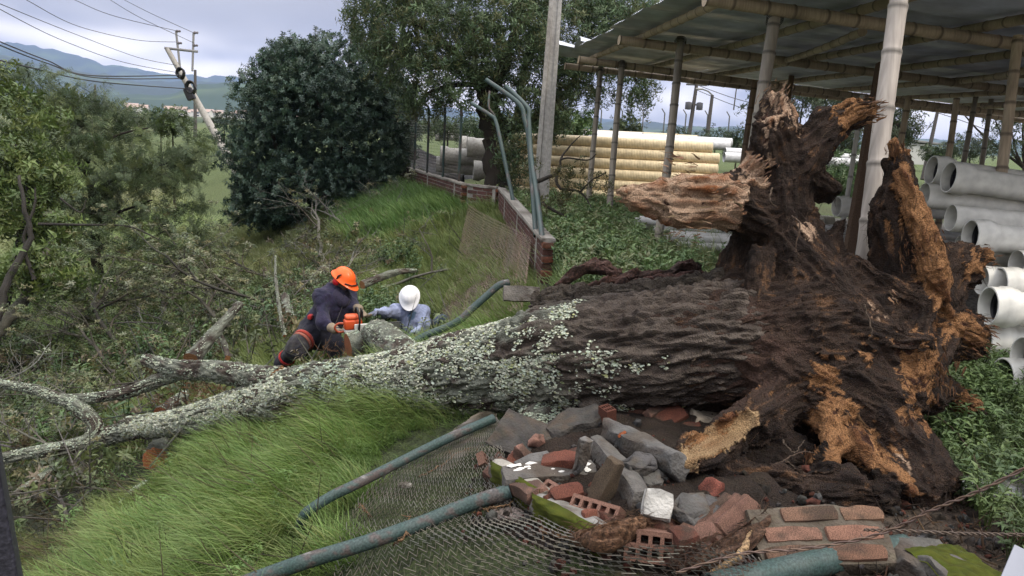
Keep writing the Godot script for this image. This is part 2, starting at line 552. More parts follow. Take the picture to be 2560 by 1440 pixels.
# ------------------------------------------------------------------ surfaces meshed from a field of tapered limbs
# bones: [from, to, radius at from, radius at to, number, squash (optional), reach of blending (optional)]; carves are taken away
func net(bones: Array, carves: Array, cell: float, k: float, wob := 0.0, wobf := 1.0) -> Dictionary:
	var lo := Vector3.ONE * 1e9
	var hi := -lo
	for b in bones:
		var r: float = max(b[2], b[3]) + cell * 3.0 + wob
		for e in 2:
			lo = lo.min(b[e] - Vector3.ONE * r)
			hi = hi.max(b[e] + Vector3.ONE * r)
	var nx := int((hi.x - lo.x) / cell) + 2
	var ny := int((hi.y - lo.y) / cell) + 2
	var nzz := int((hi.z - lo.z) / cell) + 2
	var val := PackedFloat32Array()
	val.resize(nx * ny * nzz)
	val.fill(1000.0)
	var who := PackedByteArray()
	who.resize(val.size())
	for pass_ in 2:
		for b in (bones if pass_ == 0 else carves):
			var pa: Vector3 = b[0]
			var ba: Vector3 = b[1] - b[0]
			var l2: float = max(ba.length_squared(), 1e-9)
			var ra: float = b[2]
			var dr: float = b[3] - b[2]
			var id: int = b[4]
			var kk: float = b[6] if b.size() > 6 else k
			var rad: float = max(b[2], b[3]) + kk + cell * 2.0 + wob
			var l0: Vector3 = (pa.min(b[1]) - Vector3.ONE * rad - lo) / cell
			var h0: Vector3 = (pa.max(b[1]) + Vector3.ONE * rad - lo) / cell
			for z in range(max(int(l0.z), 0), min(int(h0.z) + 1, nzz)):
				for y in range(max(int(l0.y), 0), min(int(h0.y) + 1, ny)):
					var row := (z * ny + y) * nx
					for x in range(max(int(l0.x), 0), min(int(h0.x) + 1, nx)):
						var q := Vector3(lo.x + x * cell, lo.y + y * cell, lo.z + z * cell) - pa
						var t: float = clamp(q.dot(ba) / l2, 0.0, 1.0)
						var d: float = (q - ba * t).length() - ra - dr * t
						if d > kk + cell * 2.0: continue
						var cur := val[row + x]
						if pass_ == 0:
							if d < cur:
								who[row + x] = id
							if cur > 100.0:
								val[row + x] = d
							else:
								var s: float = max(kk - absf(cur - d), 0.0) / kk
								val[row + x] = minf(cur, d) - s * s * kk * 0.25
						elif -d > cur:
							val[row + x] = -d
							who[row + x] = id
	if wob > 0.0:
		for z in nzz:
			for y in ny:
				var row := (z * ny + y) * nx
				for x in nx:
					if absf(val[row + x]) < wob * 1.5 + cell * 2.0:
						val[row + x] += nz2.get_noise_3d((lo.x + x * cell) * wobf, (lo.y + y * cell) * wobf, (lo.z + z * cell) * wobf) * wob
	var at := PackedInt32Array()
	at.resize(val.size())
	at.fill(-1)
	var mb := MB.new()
	var ids := PackedByteArray()
	var off := [0, 1, nx, nx + 1, nx * ny, nx * ny + 1, nx * ny + nx, nx * ny + nx + 1]
	var lim := cell * 4.0
	for z in nzz - 1:
		for y in ny - 1:
			var row := (z * ny + y) * nx
			for x in nx - 1:
				var o := row + x
				if absf(val[o]) > lim: continue
				var mask := 0
				for e in 8:
					if val[o + off[e]] < 0.0: mask |= 1 << e
				if mask == 0 or mask == 255: continue
				var sum := Vector3.ZERO
				var cnt := 0
				for e in 8:
					for axis in 3:
						if e & (1 << axis): continue
						var e2 := e | (1 << axis)
						if ((mask >> e) & 1) == ((mask >> e2) & 1): continue
						var va: float = val[o + off[e]]
						var vb: float = val[o + off[e2]]
						var t := va / (va - vb)
						var c0 := Vector3(e & 1, (e >> 1) & 1, (e >> 2) & 1)
						c0[axis] = t
						sum += c0
						cnt += 1
				at[o] = mb.v.size()
				mb.p(lo + (Vector3(x, y, z) + sum / cnt) * cell, Color.WHITE)
				var w := who[o]
				var best := 1e9
				for e in 8:
					if absf(val[o + off[e]]) < best:
						best = absf(val[o + off[e]])
						w = who[o + off[e]]
				ids.append(w)
	for z in range(1, nzz - 1):
		for y in range(1, ny - 1):
			var row := (z * ny + y) * nx
			for x in range(1, nx - 1):
				var o := row + x
				if at[o] < 0: continue
				var inside := val[o] < 0.0
				if (val[o + 1] < 0.0) != inside:
					edge(mb, at[o], at[o - nx], at[o - nx - nx * ny], at[o - nx * ny], inside)
				if (val[o + nx] < 0.0) != inside:
					edge(mb, at[o], at[o - nx * ny], at[o - 1 - nx * ny], at[o - 1], inside)
				if (val[o + nx * ny] < 0.0) != inside:
					edge(mb, at[o], at[o - 1], at[o - 1 - nx], at[o - nx], inside)
	return {"mb": mb, "ids": ids}

func edge(mb: MB, a: int, b: int, c: int, d: int, flip: bool) -> void:
	if a < 0 or b < 0 or c < 0 or d < 0: return
	if flip: mb.quad(a, b, c, d)
	else: mb.quad(a, d, c, b)

# split every triangle of a mesh in four
func finer(mb: MB, ids: PackedByteArray) -> Dictionary:
	var out := MB.new()
	out.v = mb.v.duplicate()
	out.c = mb.c.duplicate()
	var nid := ids.duplicate()
	var mid := {}
	for k in range(0, mb.i.size(), 3):
		var t := [mb.i[k], mb.i[k + 1], mb.i[k + 2]]
		var m := [0, 0, 0]
		for e in 3:
			var a: int = t[e]
			var b: int = t[(e + 1) % 3]
			var key := mini(a, b) * 4194304 + maxi(a, b)
			var g = mid.get(key)
			if g == null:
				g = out.v.size()
				out.v.append((mb.v[a] + mb.v[b]) * 0.5)
				out.c.append(mb.c[a])
				nid.append(ids[a])
				mid[key] = g
			m[e] = g
		out.tri(t[0], m[0], m[2])
		out.tri(m[0], t[1], m[1])
		out.tri(m[2], m[1], t[2])
		out.tri(m[0], m[1], m[2])
	return {"mb": out, "ids": nid}

const TRUNK_N := 520
const TRUNK_S := 200
# the lie of the trunk from the root crown to its thin end
func trunk_path() -> Array:
	return [[Vector3(1.693, 0.551, -4.298), 0.26], [Vector3(1.292, 0.496, -4.287), 0.335], [Vector3(0.971, 0.420, -4.333), 0.345], [Vector3(0.629, 0.332, -4.458), 0.345], [Vector3(0.314, 0.242, -4.623), 0.33], [Vector3(0.051, 0.128, -4.784), 0.305], [Vector3(-0.316, -0.028, -5.028), 0.275], [Vector3(-0.754, -0.183, -5.303), 0.235], [Vector3(-1.208, -0.332, -5.579), 0.205], [Vector3(-1.614, -0.477, -5.754), 0.185], [Vector3(-1.981, -0.623, -5.929), 0.160], [Vector3(-2.449, -0.841, -6.140), 0.130], [Vector3(-2.870, -1.001, -6.332), 0.104], [Vector3(-3.325, -1.146, -6.538), 0.092]]

var trunk_pts := []
var trunk_rad := []

func bark_tube(pts: Array, rad: Array, sides: int, rough: float, mb: MB, seed_off := 0.0, crust_on := 1.0) -> void:
	# a furrowed, plated bark: ridges run along the stem
	var n := pts.size()
	var u := Vector3.UP
	var base := mb.v.size()
	var along := 0.0
	for a in n:
		var t: Vector3 = (pts[min(a + 1, n - 1)] - pts[max(a - 1, 0)]).normalized()
		u = (u - t * u.dot(t)).normalized()
		var w := t.cross(u)
		var crusty := crust_on * (1.0 if crust_on < 2.0 else sm(0.22, 0.42, float(a) / n) * 0.5)
		if a > 0: along += (pts[a] - pts[a - 1]).length()
		for s in sides:
			var an := TAU * s / sides
			var dir := u * cos(an) + w * sin(an)
			var r: float = rad[a]
			var q := dir * r
			var big := nz.get_noise_3d(pts[a].x + q.x * 1.6 + seed_off, pts[a].y + q.y * 1.6, pts[a].z + q.z * 1.6)
			var warp := nz2.get_noise_3d(along * 3.0, an * 2.0, seed_off) * 0.05
			var fur := nridge.get_noise_3d(q.x * 10.0 + warp * 9.0 + along * 1.9, q.y * 10.0 + warp * 6.0, q.z * 10.0 + seed_off + along * 1.4)
			var crack := sm(0.02, 0.26, absf(nz2.get_noise_3d(q.x * 27.0 + along * 4.6 + warp * 20.0, q.y * 27.0 + along * 3.4, q.z * 27.0 + along * 4.2 + seed_off))) * sm(0.0, 0.2, absf(nz2.get_noise_3d(q.x * 13.0 + along * 2.6, q.y * 13.0 - along * 3.0 + warp * 20.0, q.z * 13.0 + seed_off)))
			var chip := sm(-0.05, 0.12, nz2.get_noise_3d(q.x * 40.0 + along * 8.0, q.y * 40.0 + along * 9.0, q.z * 40.0 + along * 7.0))
			var plate := nz2.get_noise_3d(q.x * 44.0, q.y * 64.0 + along * 12.0, q.z * 64.0 + along * 11.0)
			var d := r * big * 0.16 + rough * (fur * 0.22 + plate * 0.5 + crack * 1.1 + chip * 0.4 - 0.7)
			var col := L(0.062, 0.047, 0.039).lerp(L(0.175, 0.142, 0.118), clamp(0.15 + plate * 0.9 + chip * 0.35 + big * 0.5, 0, 1))
			var crust := nz2.get_noise_3d(pts[a].x * 6.0 + q.x * 9.0, pts[a].y * 6.0 + q.y * 9.0, pts[a].z * 6.0 + q.z * 9.0) + plate * 0.3
			col = col.lerp(L(0.27, 0.29, 0.235), clamp(crusty * (0.65 + crust * 2.2), 0, 0.9))
			mb.v.append(pts[a] + dir * (r + d))
			mb.c.append(col)
	for a in n - 1:
		for s in sides:
			var s2 := (s + 1) % sides
			mb.quad(base + a * sides + s, base + (a + 1) * sides + s, base + (a + 1) * sides + s2, base + a * sides + s2)
	for e in [0, n - 1]: # rough sawn or torn ends
		var k := mb.v.size()
		var wood := L(0.42, 0.20, 0.09)
		mb.p(pts[e], wood)
		for s in sides: mb.p(mb.v[base + e * sides + s], wood)
		for s in sides:
			if e == 0: mb.tri(k, k + 1 + s, k + 1 + (s + 1) % sides)
			else: mb.tri(k, k + 1 + (s + 1) % sides, k + 1 + s)

func lichen_flake(sd: int) -> Mesh:
	rng.seed = sd
	var mb := MB.new()
	var n := 7
	var c0 := mb.p(Vector3(0, 0.10, 0), L(0.80, 0.80, 0.80))
	for k in n:
		var an := TAU * k / n
		var r := rf(0.55, 1.1)
		mb.p(Vector3(cos(an) * r, rf(0.0, 0.55), sin(an) * r), L(1, 1, 1))
	for k in n: mb.tri(c0, c0 + 1 + k, c0 + 1 + (k + 1) % n)
	return mb.mesh(M.lichen, false)

func sliver_mesh() -> Mesh:
	var mb := MB.new()
	var pts := [Vector3(0, 0, 0), Vector3(0.02, 0.4, 0.01), Vector3(0.0, 0.75, 0.05), Vector3(0.06, 1.0, 0.03)]
	mb.tube(pts, [0.05, 0.045, 0.025, 0.003], 4, Color.WHITE)
	return mb.mesh(M.wood, false)

func build_fallen_tree() -> void:
	rng.seed = 77
	var tree := thing("fallen_tree", "huge uprooted tree lying across the broken wall, lichen on trunk, torn roots raised", "fallen tree")
	# --- trunk
	var tp := trunk_path()
	var a := []
	var b := []
	for q in tp:
		a.append(q[0])
		b.append(q[1])
	trunk_pts = spline(a, TRUNK_N)
	trunk_rad = lerps(b, TRUNK_N)
	for k in TRUNK_N: # the step where a second stem has torn away, and swellings
		var t := float(k) / TRUNK_N
		trunk_rad[k] *= 1.0 + 0.05 * sin(t * 31.0) * sm(0.3, 0.5, t) + 0.10 * exp(-pow((t - 0.70) / 0.03, 2.0))
	var mb := MB.new()
	bark_tube(trunk_pts, trunk_rad, TRUNK_S, 0.027, mb, 0.0, 2.0)
	var trunk := obj("trunk", mb.mesh(M.bark), tree)
	# --- the stump of the second stem on its back, ending in a ragged ledge
	var ledge := [Vector3(1.274, 0.656, -4.451), Vector3(0.998, 0.574, -4.537), Vector3(0.688, 0.504, -4.655), Vector3(0.383, 0.446, -4.766), Vector3(0.176, 0.402, -4.839)]
	mb = MB.new()
	var lp := spline(ledge, 120)
	bark_tube(lp, lerps([0.20, 0.205, 0.21, 0.22, 0.185], 120), 120, 0.038, mb, 5.0, 0.0)
	for k in mb.v.size(): # torn, uneven end
		var ed: float = mb.v[k].distance_to(ledge[4])
		if ed < 0.35:
			mb.v[k] += (ledge[3] - ledge[4]).normalized() * (nz2.get_noise_3d(mb.v[k].x * 16.0, mb.v[k].y * 16.0, mb.v[k].z * 16.0) * 0.06)
	for k in mb.v.size():
		mb.c[k] = L(0.052, 0.042, 0.034).lerp(L(0.10, 0.082, 0.064), clamp(0.5 + nz2.get_noise_3d(mb.v[k].x * 30.0, mb.v[k].y * 30.0, mb.v[k].z * 30.0), 0, 1))
	obj("second_stem", mb.mesh(M.bark), tree)
	mb = MB.new() # reddish torn slabs of inner bark on top
	for s in [[Vector3(0.286, 0.686, -4.865), Vector3(0.498, 0.804, -4.940), Vector3(0.698, 0.736, -4.875), 0.06], [Vector3(0.393, 0.667, -4.759), Vector3(0.690, 0.779, -4.833), Vector3(0.928, 0.809, -4.788), 0.05], [Vector3(0.896, 0.773, -4.730), Vector3(1.049, 0.856, -4.797), Vector3(1.185, 0.850, -4.745), 0.045], [Vector3(0.606, 0.723, -4.720), Vector3(0.872, 0.772, -4.729), Vector3(1.101, 0.835, -4.691), 0.05]]:
		for r in 2:
			var o := rv() * 0.02 - Vector3(0, 0.03, 0)
			mb.tube(spline([s[0] + o, s[1] + o + rv() * 0.02, s[2] + o], 34), lerps([s[3] * 0.4, s[3] * 0.62, 0.006], 34), 16, vary(L(0.125, 0.065, 0.053), 0.2))
	for k in mb.v.size():
		mb.v[k] += Vector3(0.6, 1, 0.6) * (nz2.get_noise_3d(mb.v[k].x * 9.0, mb.v[k].y * 26.0, mb.v[k].z * 26.0) * 0.06 + nz2.get_noise_3d(mb.v[k].x * 30.0, mb.v[k].y * 70.0, mb.v[k].z * 70.0) * 0.02)
		mb.c[k] = mb.c[k].lerp(L(0.06, 0.04, 0.032), clamp(0.3 + nz2.get_noise_3d(mb.v[k].x * 14.0, mb.v[k].y * 30.0, mb.v[k].z * 30.0) * 1.5, 0, 1))
	obj("torn_inner_bark", mb.mesh(M.wood), tree)
	# --- branches of the fallen crown that still hang on the trunk
	for br in [[[Vector3(-1.756, -0.400, -5.820), Vector3(-1.991, -0.427, -5.968), Vector3(-2.403, -0.470, -6.214), Vector3(-2.838, -0.546, -6.454), Vector3(-3.213, -0.556, -6.707)], [0.11, 0.095, 0.085, 0.07, 0.045]],
			[[Vector3(-2.735, -0.541, -6.455), Vector3(-3.014, -0.680, -6.529), Vector3(-3.404, -0.852, -6.597), Vector3(-3.979, -0.976, -6.725), Vector3(-4.294, -0.943, -6.834), Vector3(-4.765, -0.926, -6.939)], [0.06, 0.05, 0.045, 0.042, 0.04, 0.035]],
			[[Vector3(-3.978, -0.983, -6.724), Vector3(-3.777, -1.009, -6.616), Vector3(-3.600, -1.149, -6.537), Vector3(-3.689, -1.279, -6.460)], [0.05, 0.062, 0.055, 0.04]],
			[[Vector3(-3.282, -1.158, -6.536), Vector3(-3.516, -1.240, -6.570), Vector3(-3.741, -1.299, -6.456), Vector3(-4.088, -1.368, -6.442), Vector3(-4.469, -1.456, -6.425)], [0.085, 0.075, 0.06, 0.05, 0.04]],
			[[Vector3(-0.707, -0.118, -5.571), Vector3(-0.910, -0.134, -6.027), Vector3(-1.103, -0.217, -6.622), Vector3(-1.287, -0.389, -7.353), Vector3(-1.425, -0.574, -7.774)], [0.135, 0.125, 0.125, 0.12, 0.115]],
			[[Vector3(0.375, -0.048, -4.514), Vector3(0.207, -0.126, -4.397), Vector3(0.139, -0.179, -4.335)], [0.19, 0.16, 0.13]]]:
		mb = MB.new()
		var bp := spline(br[0], 90)
		bark_tube(bp, lerps(br[1], 90), 56, 0.017, mb, rf(0, 50))
		obj("branch", mb.mesh(M.bark), tree)
		grow_lichen(tree, bp, lerps(br[1], 90), 0.75, 5200)
	grow_trunk_lichen(tree)
	build_roots(tree)

func grow_lichen(tree: Node3D, pts: Array, rad: Array, cover: float, n: int) -> void:
	var xf := []
	var cols := []
	for k in n:
		var f := rf(0, pts.size() - 1.01)
		var p: Vector3 = pts[int(f)].lerp(pts[int(f) + 1], f - int(f))
		var t: Vector3 = (pts[int(f) + 1] - pts[int(f)]).normalized()
		var dir := rv()
		dir = (dir - t * dir.dot(t)).normalized()
		var r: float = rad[int(f)]
		var patch := nz2.get_noise_3d(p.x * 5.0 + dir.x, p.y * 5.0 + dir.y, p.z * 5.0 + dir.z)
		if patch < 0.5 - cover: continue
		var nd := (dir + rv() * 0.6).normalized()
		xf.append(Transform3D(look_basis(nd).scaled(Vector3(1, 0.6, 1) * rf(0.004, 0.011)), p + dir * r * rf(1.0, 1.07)))
		cols.append(vary(L(0.30, 0.335, 0.26), 0.3))
	scatter("lichen", lichen_flake(3), xf, cols, tree)

func grow_trunk_lichen(tree: Node3D) -> void:
	for variant in 3:
		var mesh := lichen_flake(30 + variant)
		rng.seed = 300 + variant
		var xf := []
		var cols := []
		for k in 62000:
			var t := rf(0.13, 0.995)
			var f := t * (TRUNK_N - 1)
			var i := int(f)
			var p: Vector3 = trunk_pts[i].lerp(trunk_pts[min(i + 1, TRUNK_N - 1)], f - i)
			var ax: Vector3 = (trunk_pts[min(i + 1, TRUNK_N - 1)] - trunk_pts[i - 1]).normalized()
			var dir := rv()
			dir = (dir - ax * dir.dot(ax)).normalized()
			if dir.y < -0.75 or dir.z < -0.8: continue
			var r: float = trunk_rad[i]
			var s := p + dir * r
			var patch := nz2.get_noise_3d(s.x * 4.2, s.y * 4.2, s.z * 4.2) + 0.6 * nz2.get_noise_3d(s.x * 14.0, s.y * 14.0, s.z * 14.0)
			# thick on the upper stem, thinning towards the roots
			var cover := lerpf(-0.62, 0.16, sm(0.12, 0.30, t)) + 0.14 * sm(0.55, 0.85, t) - (0.3 if dir.y < -0.35 else 0.0)
			if t < 0.40 and dir.y > 0.30: cover -= 0.6 * sm(0.42, 0.34, t) # bare bark on the upper side near the roots
			if patch < -cover * 0.9 + rf(-0.28, 0.28): continue
			var big := nz.get_noise_3d(s.x * 1.6, s.y * 1.6, s.z * 1.6)
			# real relief of the bark tube below
			var q := dir * r
			var d := r * nz.get_noise_3d(trunk_pts[i].x + q.x * 1.6, trunk_pts[i].y + q.y * 1.6, trunk_pts[i].z + q.z * 1.6) * 0.16
			var nd := (dir + rv() * 0.5).normalized()
			xf.append(Transform3D(look_basis(nd).scaled(Vector3(1, 0.6, 1) * (rf(0.0045, 0.0125) * (1.5 if rng.randf() < 0.1 else 1.0))), p + dir * (r + d + rf(-0.004, 0.016))))
			var pale := L(0.36, 0.385, 0.305) if big > -0.1 else L(0.28, 0.325, 0.26)
			if rng.randf() < 0.12: pale = L(0.22, 0.24, 0.12)
			cols.append(vary(pale, 0.3))
		scatter("lichen", mesh, xf, cols, tree)
	# tufts of grey moss and air plants
	var tuft := MB.new()
	rng.seed = 12
	for k in 40:
		var d := (rv() + Vector3.UP * 0.6).normalized()
		tuft.tube([Vector3.ZERO, d * 0.5 + rv() * 0.1, d * rf(0.7, 1.0) + rv() * 0.25], [0.012, 0.01, 0.003], 3, vary(L(0.10, 0.10, 0.06), 0.4), false)
	var tm := tuft.mesh(M.grass, false)
	for at in [Vector3(-0.758, -0.152, -5.054), Vector3(-0.482, -0.067, -4.969), Vector3(0.184, 0.254, -4.320), Vector3(-3.286, -1.000, -6.414), Vector3(-3.210, -1.115, -6.391), Vector3(-1.879, -0.421, -5.816)]:
		obj("moss_tuft", tm, tree, Transform3D(Basis(Vector3.UP, rf(0, TAU)).scaled(Vector3.ONE * rf(0.06, 0.10)), at))

# bones of the root plate; the number says how a limb is coloured: 1 bark and soil, 2 torn pale wood, 3 brown rotten wood, 4 dark hollow
func root_bones() -> Array:
	return [
		# trunk end and the heart of the plate
		[Vector3(0.949, 0.414, -4.331), Vector3(1.642, 0.532, -4.273), 0.345, 0.40, 1], [Vector3(1.282, 0.679, -4.405), Vector3(1.621, 0.751, -4.419), 0.22, 0.30, 1], [Vector3(1.642, 0.532, -4.273), Vector3(2.109, 0.596, -4.388), 0.40, 0.31, 1], [Vector3(1.860, 0.253, -4.166), Vector3(2.140, 0.433, -4.305), 0.30, 0.28, 1],
		[Vector3(1.441, 0.455, -4.105), Vector3(1.860, 0.277, -3.967), 0.27, 0.30, 1],
		# the neck and the two raised roots
		[Vector3(1.651, 0.719, -4.362), Vector3(1.509, 1.149, -4.499), 0.30, 0.20, 1], [Vector3(1.509, 1.149, -4.499), Vector3(1.489, 1.442, -4.507), 0.20, 0.155, 1], [Vector3(1.489, 1.442, -4.507), Vector3(1.417, 1.650, -4.497), 0.145, 0.135, 1], [Vector3(1.417, 1.650, -4.497), Vector3(1.420, 1.810, -4.530), 0.125, 0.085, 1],
		[Vector3(1.501, 1.421, -4.503), Vector3(1.695, 1.674, -4.502), 0.14, 0.125, 1], [Vector3(1.695, 1.674, -4.502), Vector3(1.847, 1.780, -4.472), 0.105, 0.075, 1], [Vector3(1.847, 1.780, -4.472), Vector3(1.954, 1.827, -4.431), 0.06, 0.018, 3],
		# left broken root
		[Vector3(1.532, 1.150, -4.499), Vector3(1.201, 1.277, -4.423), 0.19, 0.165, 1], [Vector3(1.257, 1.342, -4.487), Vector3(1.373, 1.503, -4.519), 0.10, 0.07, 2], [Vector3(1.202, 1.266, -4.421), Vector3(0.870, 1.259, -4.317), 0.16, 0.145, 2], [Vector3(0.870, 1.259, -4.317), Vector3(0.642, 1.284, -4.271), 0.13, 0.075, 2], [Vector3(0.642, 1.284, -4.271), Vector3(0.564, 1.299, -4.244), 0.055, 0.03, 2],
		# flanks of the neck
		[Vector3(1.351, 0.954, -4.511), Vector3(1.319, 0.681, -4.456), 0.14, 0.20, 1], [Vector3(1.530, 1.081, -4.333), Vector3(1.952, 0.551, -4.022), 0.12, 0.16, 1], [Vector3(1.952, 0.551, -4.022), Vector3(2.209, 0.373, -3.936), 0.15, 0.12, 1],
		[Vector3(1.750, 1.363, -4.542), Vector3(1.553, 1.512, -4.521), 0.09, 0.09, 1], [Vector3(1.655, 0.977, -4.465), Vector3(1.829, 0.717, -4.413), 0.12, 0.16, 1],
		# the upright spike and the right-hand roots
		[Vector3(2.289, 0.650, -4.399), Vector3(2.146, 1.187, -4.456), 0.22, 0.155, 1], [Vector3(2.146, 1.187, -4.456), Vector3(2.129, 1.499, -4.467), 0.145, 0.085, 1], [Vector3(2.129, 1.499, -4.467), Vector3(2.095, 1.624, -4.492), 0.07, 0.035, 3], [Vector3(2.102, 1.480, -4.382), Vector3(2.262, 0.967, -4.177), 0.045, 0.075, 3], [Vector3(2.262, 0.967, -4.177), Vector3(2.352, 0.797, -4.174), 0.075, 0.06, 3],
		[Vector3(2.285, 0.684, -4.355), Vector3(2.546, 0.999, -4.469), 0.20, 0.13, 1], [Vector3(2.546, 0.999, -4.469), Vector3(2.685, 1.036, -4.426), 0.105, 0.045, 3], [Vector3(2.504, 0.930, -4.455), Vector3(2.583, 0.929, -4.353), 0.11, 0.06, 1],
		[Vector3(2.244, 0.562, -4.279), Vector3(2.514, 0.632, -4.242), 0.22, 0.115, 1], [Vector3(2.408, 0.660, -4.197), Vector3(2.511, 0.636, -4.141), 0.10, 0.06, 3], [Vector3(2.441, 0.541, -4.224), Vector3(2.611, 0.531, -4.171), 0.085, 0.02, 1],
		[Vector3(2.254, 0.365, -4.240), Vector3(2.460, 0.277, -4.222), 0.15, 0.085, 1], [Vector3(2.460, 0.277, -4.222), Vector3(2.568, 0.234, -4.163), 0.075, 0.05, 3], [Vector3(2.568, 0.234, -4.163), Vector3(2.623, 0.217, -4.108), 0.045, 0.015, 1],
		# below: the foot of the plate
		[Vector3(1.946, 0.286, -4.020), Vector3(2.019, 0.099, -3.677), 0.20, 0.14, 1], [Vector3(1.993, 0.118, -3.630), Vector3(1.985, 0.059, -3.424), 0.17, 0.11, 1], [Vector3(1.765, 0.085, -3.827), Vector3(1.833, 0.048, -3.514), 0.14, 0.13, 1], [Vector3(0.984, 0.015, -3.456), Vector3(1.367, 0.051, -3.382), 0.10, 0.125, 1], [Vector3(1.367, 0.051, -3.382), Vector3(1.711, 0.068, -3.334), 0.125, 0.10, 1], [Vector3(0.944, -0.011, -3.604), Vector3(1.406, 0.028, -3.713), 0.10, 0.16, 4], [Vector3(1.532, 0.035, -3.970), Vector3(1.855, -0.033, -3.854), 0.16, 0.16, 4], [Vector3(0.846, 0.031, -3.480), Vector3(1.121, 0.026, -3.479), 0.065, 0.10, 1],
		# lower left root, split open
		[Vector3(1.519, 0.364, -3.985), Vector3(1.245, 0.247, -3.727), 0.15, 0.115, 1], [Vector3(1.226, 0.268, -3.670), Vector3(0.873, 0.200, -3.371), 0.11, 0.088, 1], [Vector3(0.873, 0.200, -3.371), Vector3(0.814, 0.183, -3.326), 0.085, 0.06, 1],
		# splintered roots underneath
		[Vector3(1.614, 0.257, -3.810), Vector3(1.714, 0.181, -3.591), 0.10, 0.07, 3], [Vector3(1.712, 0.219, -3.599), Vector3(1.778, 0.121, -3.436), 0.07, 0.05, 3], [Vector3(1.777, 0.140, -3.440), Vector3(1.860, 0.088, -3.328), 0.05, 0.02, 3], [Vector3(1.570, 0.314, -3.822), Vector3(1.670, 0.313, -3.669), 0.06, 0.045, 3], [Vector3(1.950, 0.370, -3.782), Vector3(1.977, 0.214, -3.547), 0.05, 0.04, 1], [Vector3(1.799, 0.432, -3.825), Vector3(1.893, 0.258, -3.627), 0.045, 0.05, 1],
		[Vector3(1.621, 0.211, -3.658), Vector3(1.512, 0.129, -3.499), 0.08, 0.055, 3], [Vector3(1.492, 0.146, -3.503), Vector3(1.444, 0.105, -3.433), 0.055, 0.025, 3], [Vector3(1.990, 0.175, -3.641), Vector3(2.053, 0.091, -3.492), 0.11, 0.09, 1],
		# ridges and knuckles across the face of the plate
		[Vector3(1.299, 0.866, -4.218), Vector3(1.610, 0.470, -3.873), 0.05, 0.06, 1], [Vector3(1.610, 0.470, -3.873), Vector3(1.870, 0.366, -3.781), 0.06, 0.04, 1], [Vector3(1.342, 0.993, -4.264), Vector3(1.286, 0.671, -4.097), 0.06, 0.07, 1], [Vector3(1.286, 0.671, -4.097), Vector3(1.359, 0.388, -3.888), 0.07, 0.05, 1], [Vector3(1.843, 1.018, -4.269), Vector3(2.175, 0.799, -4.123), 0.05, 0.06, 1], [Vector3(1.670, 0.714, -4.004), Vector3(2.082, 0.638, -3.887), 0.05, 0.07, 1], [Vector3(1.361, 0.541, -3.949), Vector3(1.689, 0.604, -3.860), 0.055, 0.05, 1], [Vector3(1.484, 0.410, -3.841), Vector3(1.784, 0.555, -3.829), 0.05, 0.05, 1], [Vector3(2.218, 0.801, -4.123), Vector3(2.098, 0.514, -3.882), 0.06, 0.05, 1], [Vector3(1.556, 0.810, -4.125), Vector3(1.754, 0.718, -4.005), 0.045, 0.06, 1], [Vector3(1.461, 1.362, -4.358), Vector3(1.505, 1.001, -4.265), 0.05, 0.06, 1], [Vector3(2.314, 0.597, -4.082), Vector3(2.094, 0.400, -3.839), 0.07, 0.05, 1], [Vector3(1.874, 1.167, -4.503), Vector3(1.769, 0.983, -4.466), 0.03, 0.08, 1]]

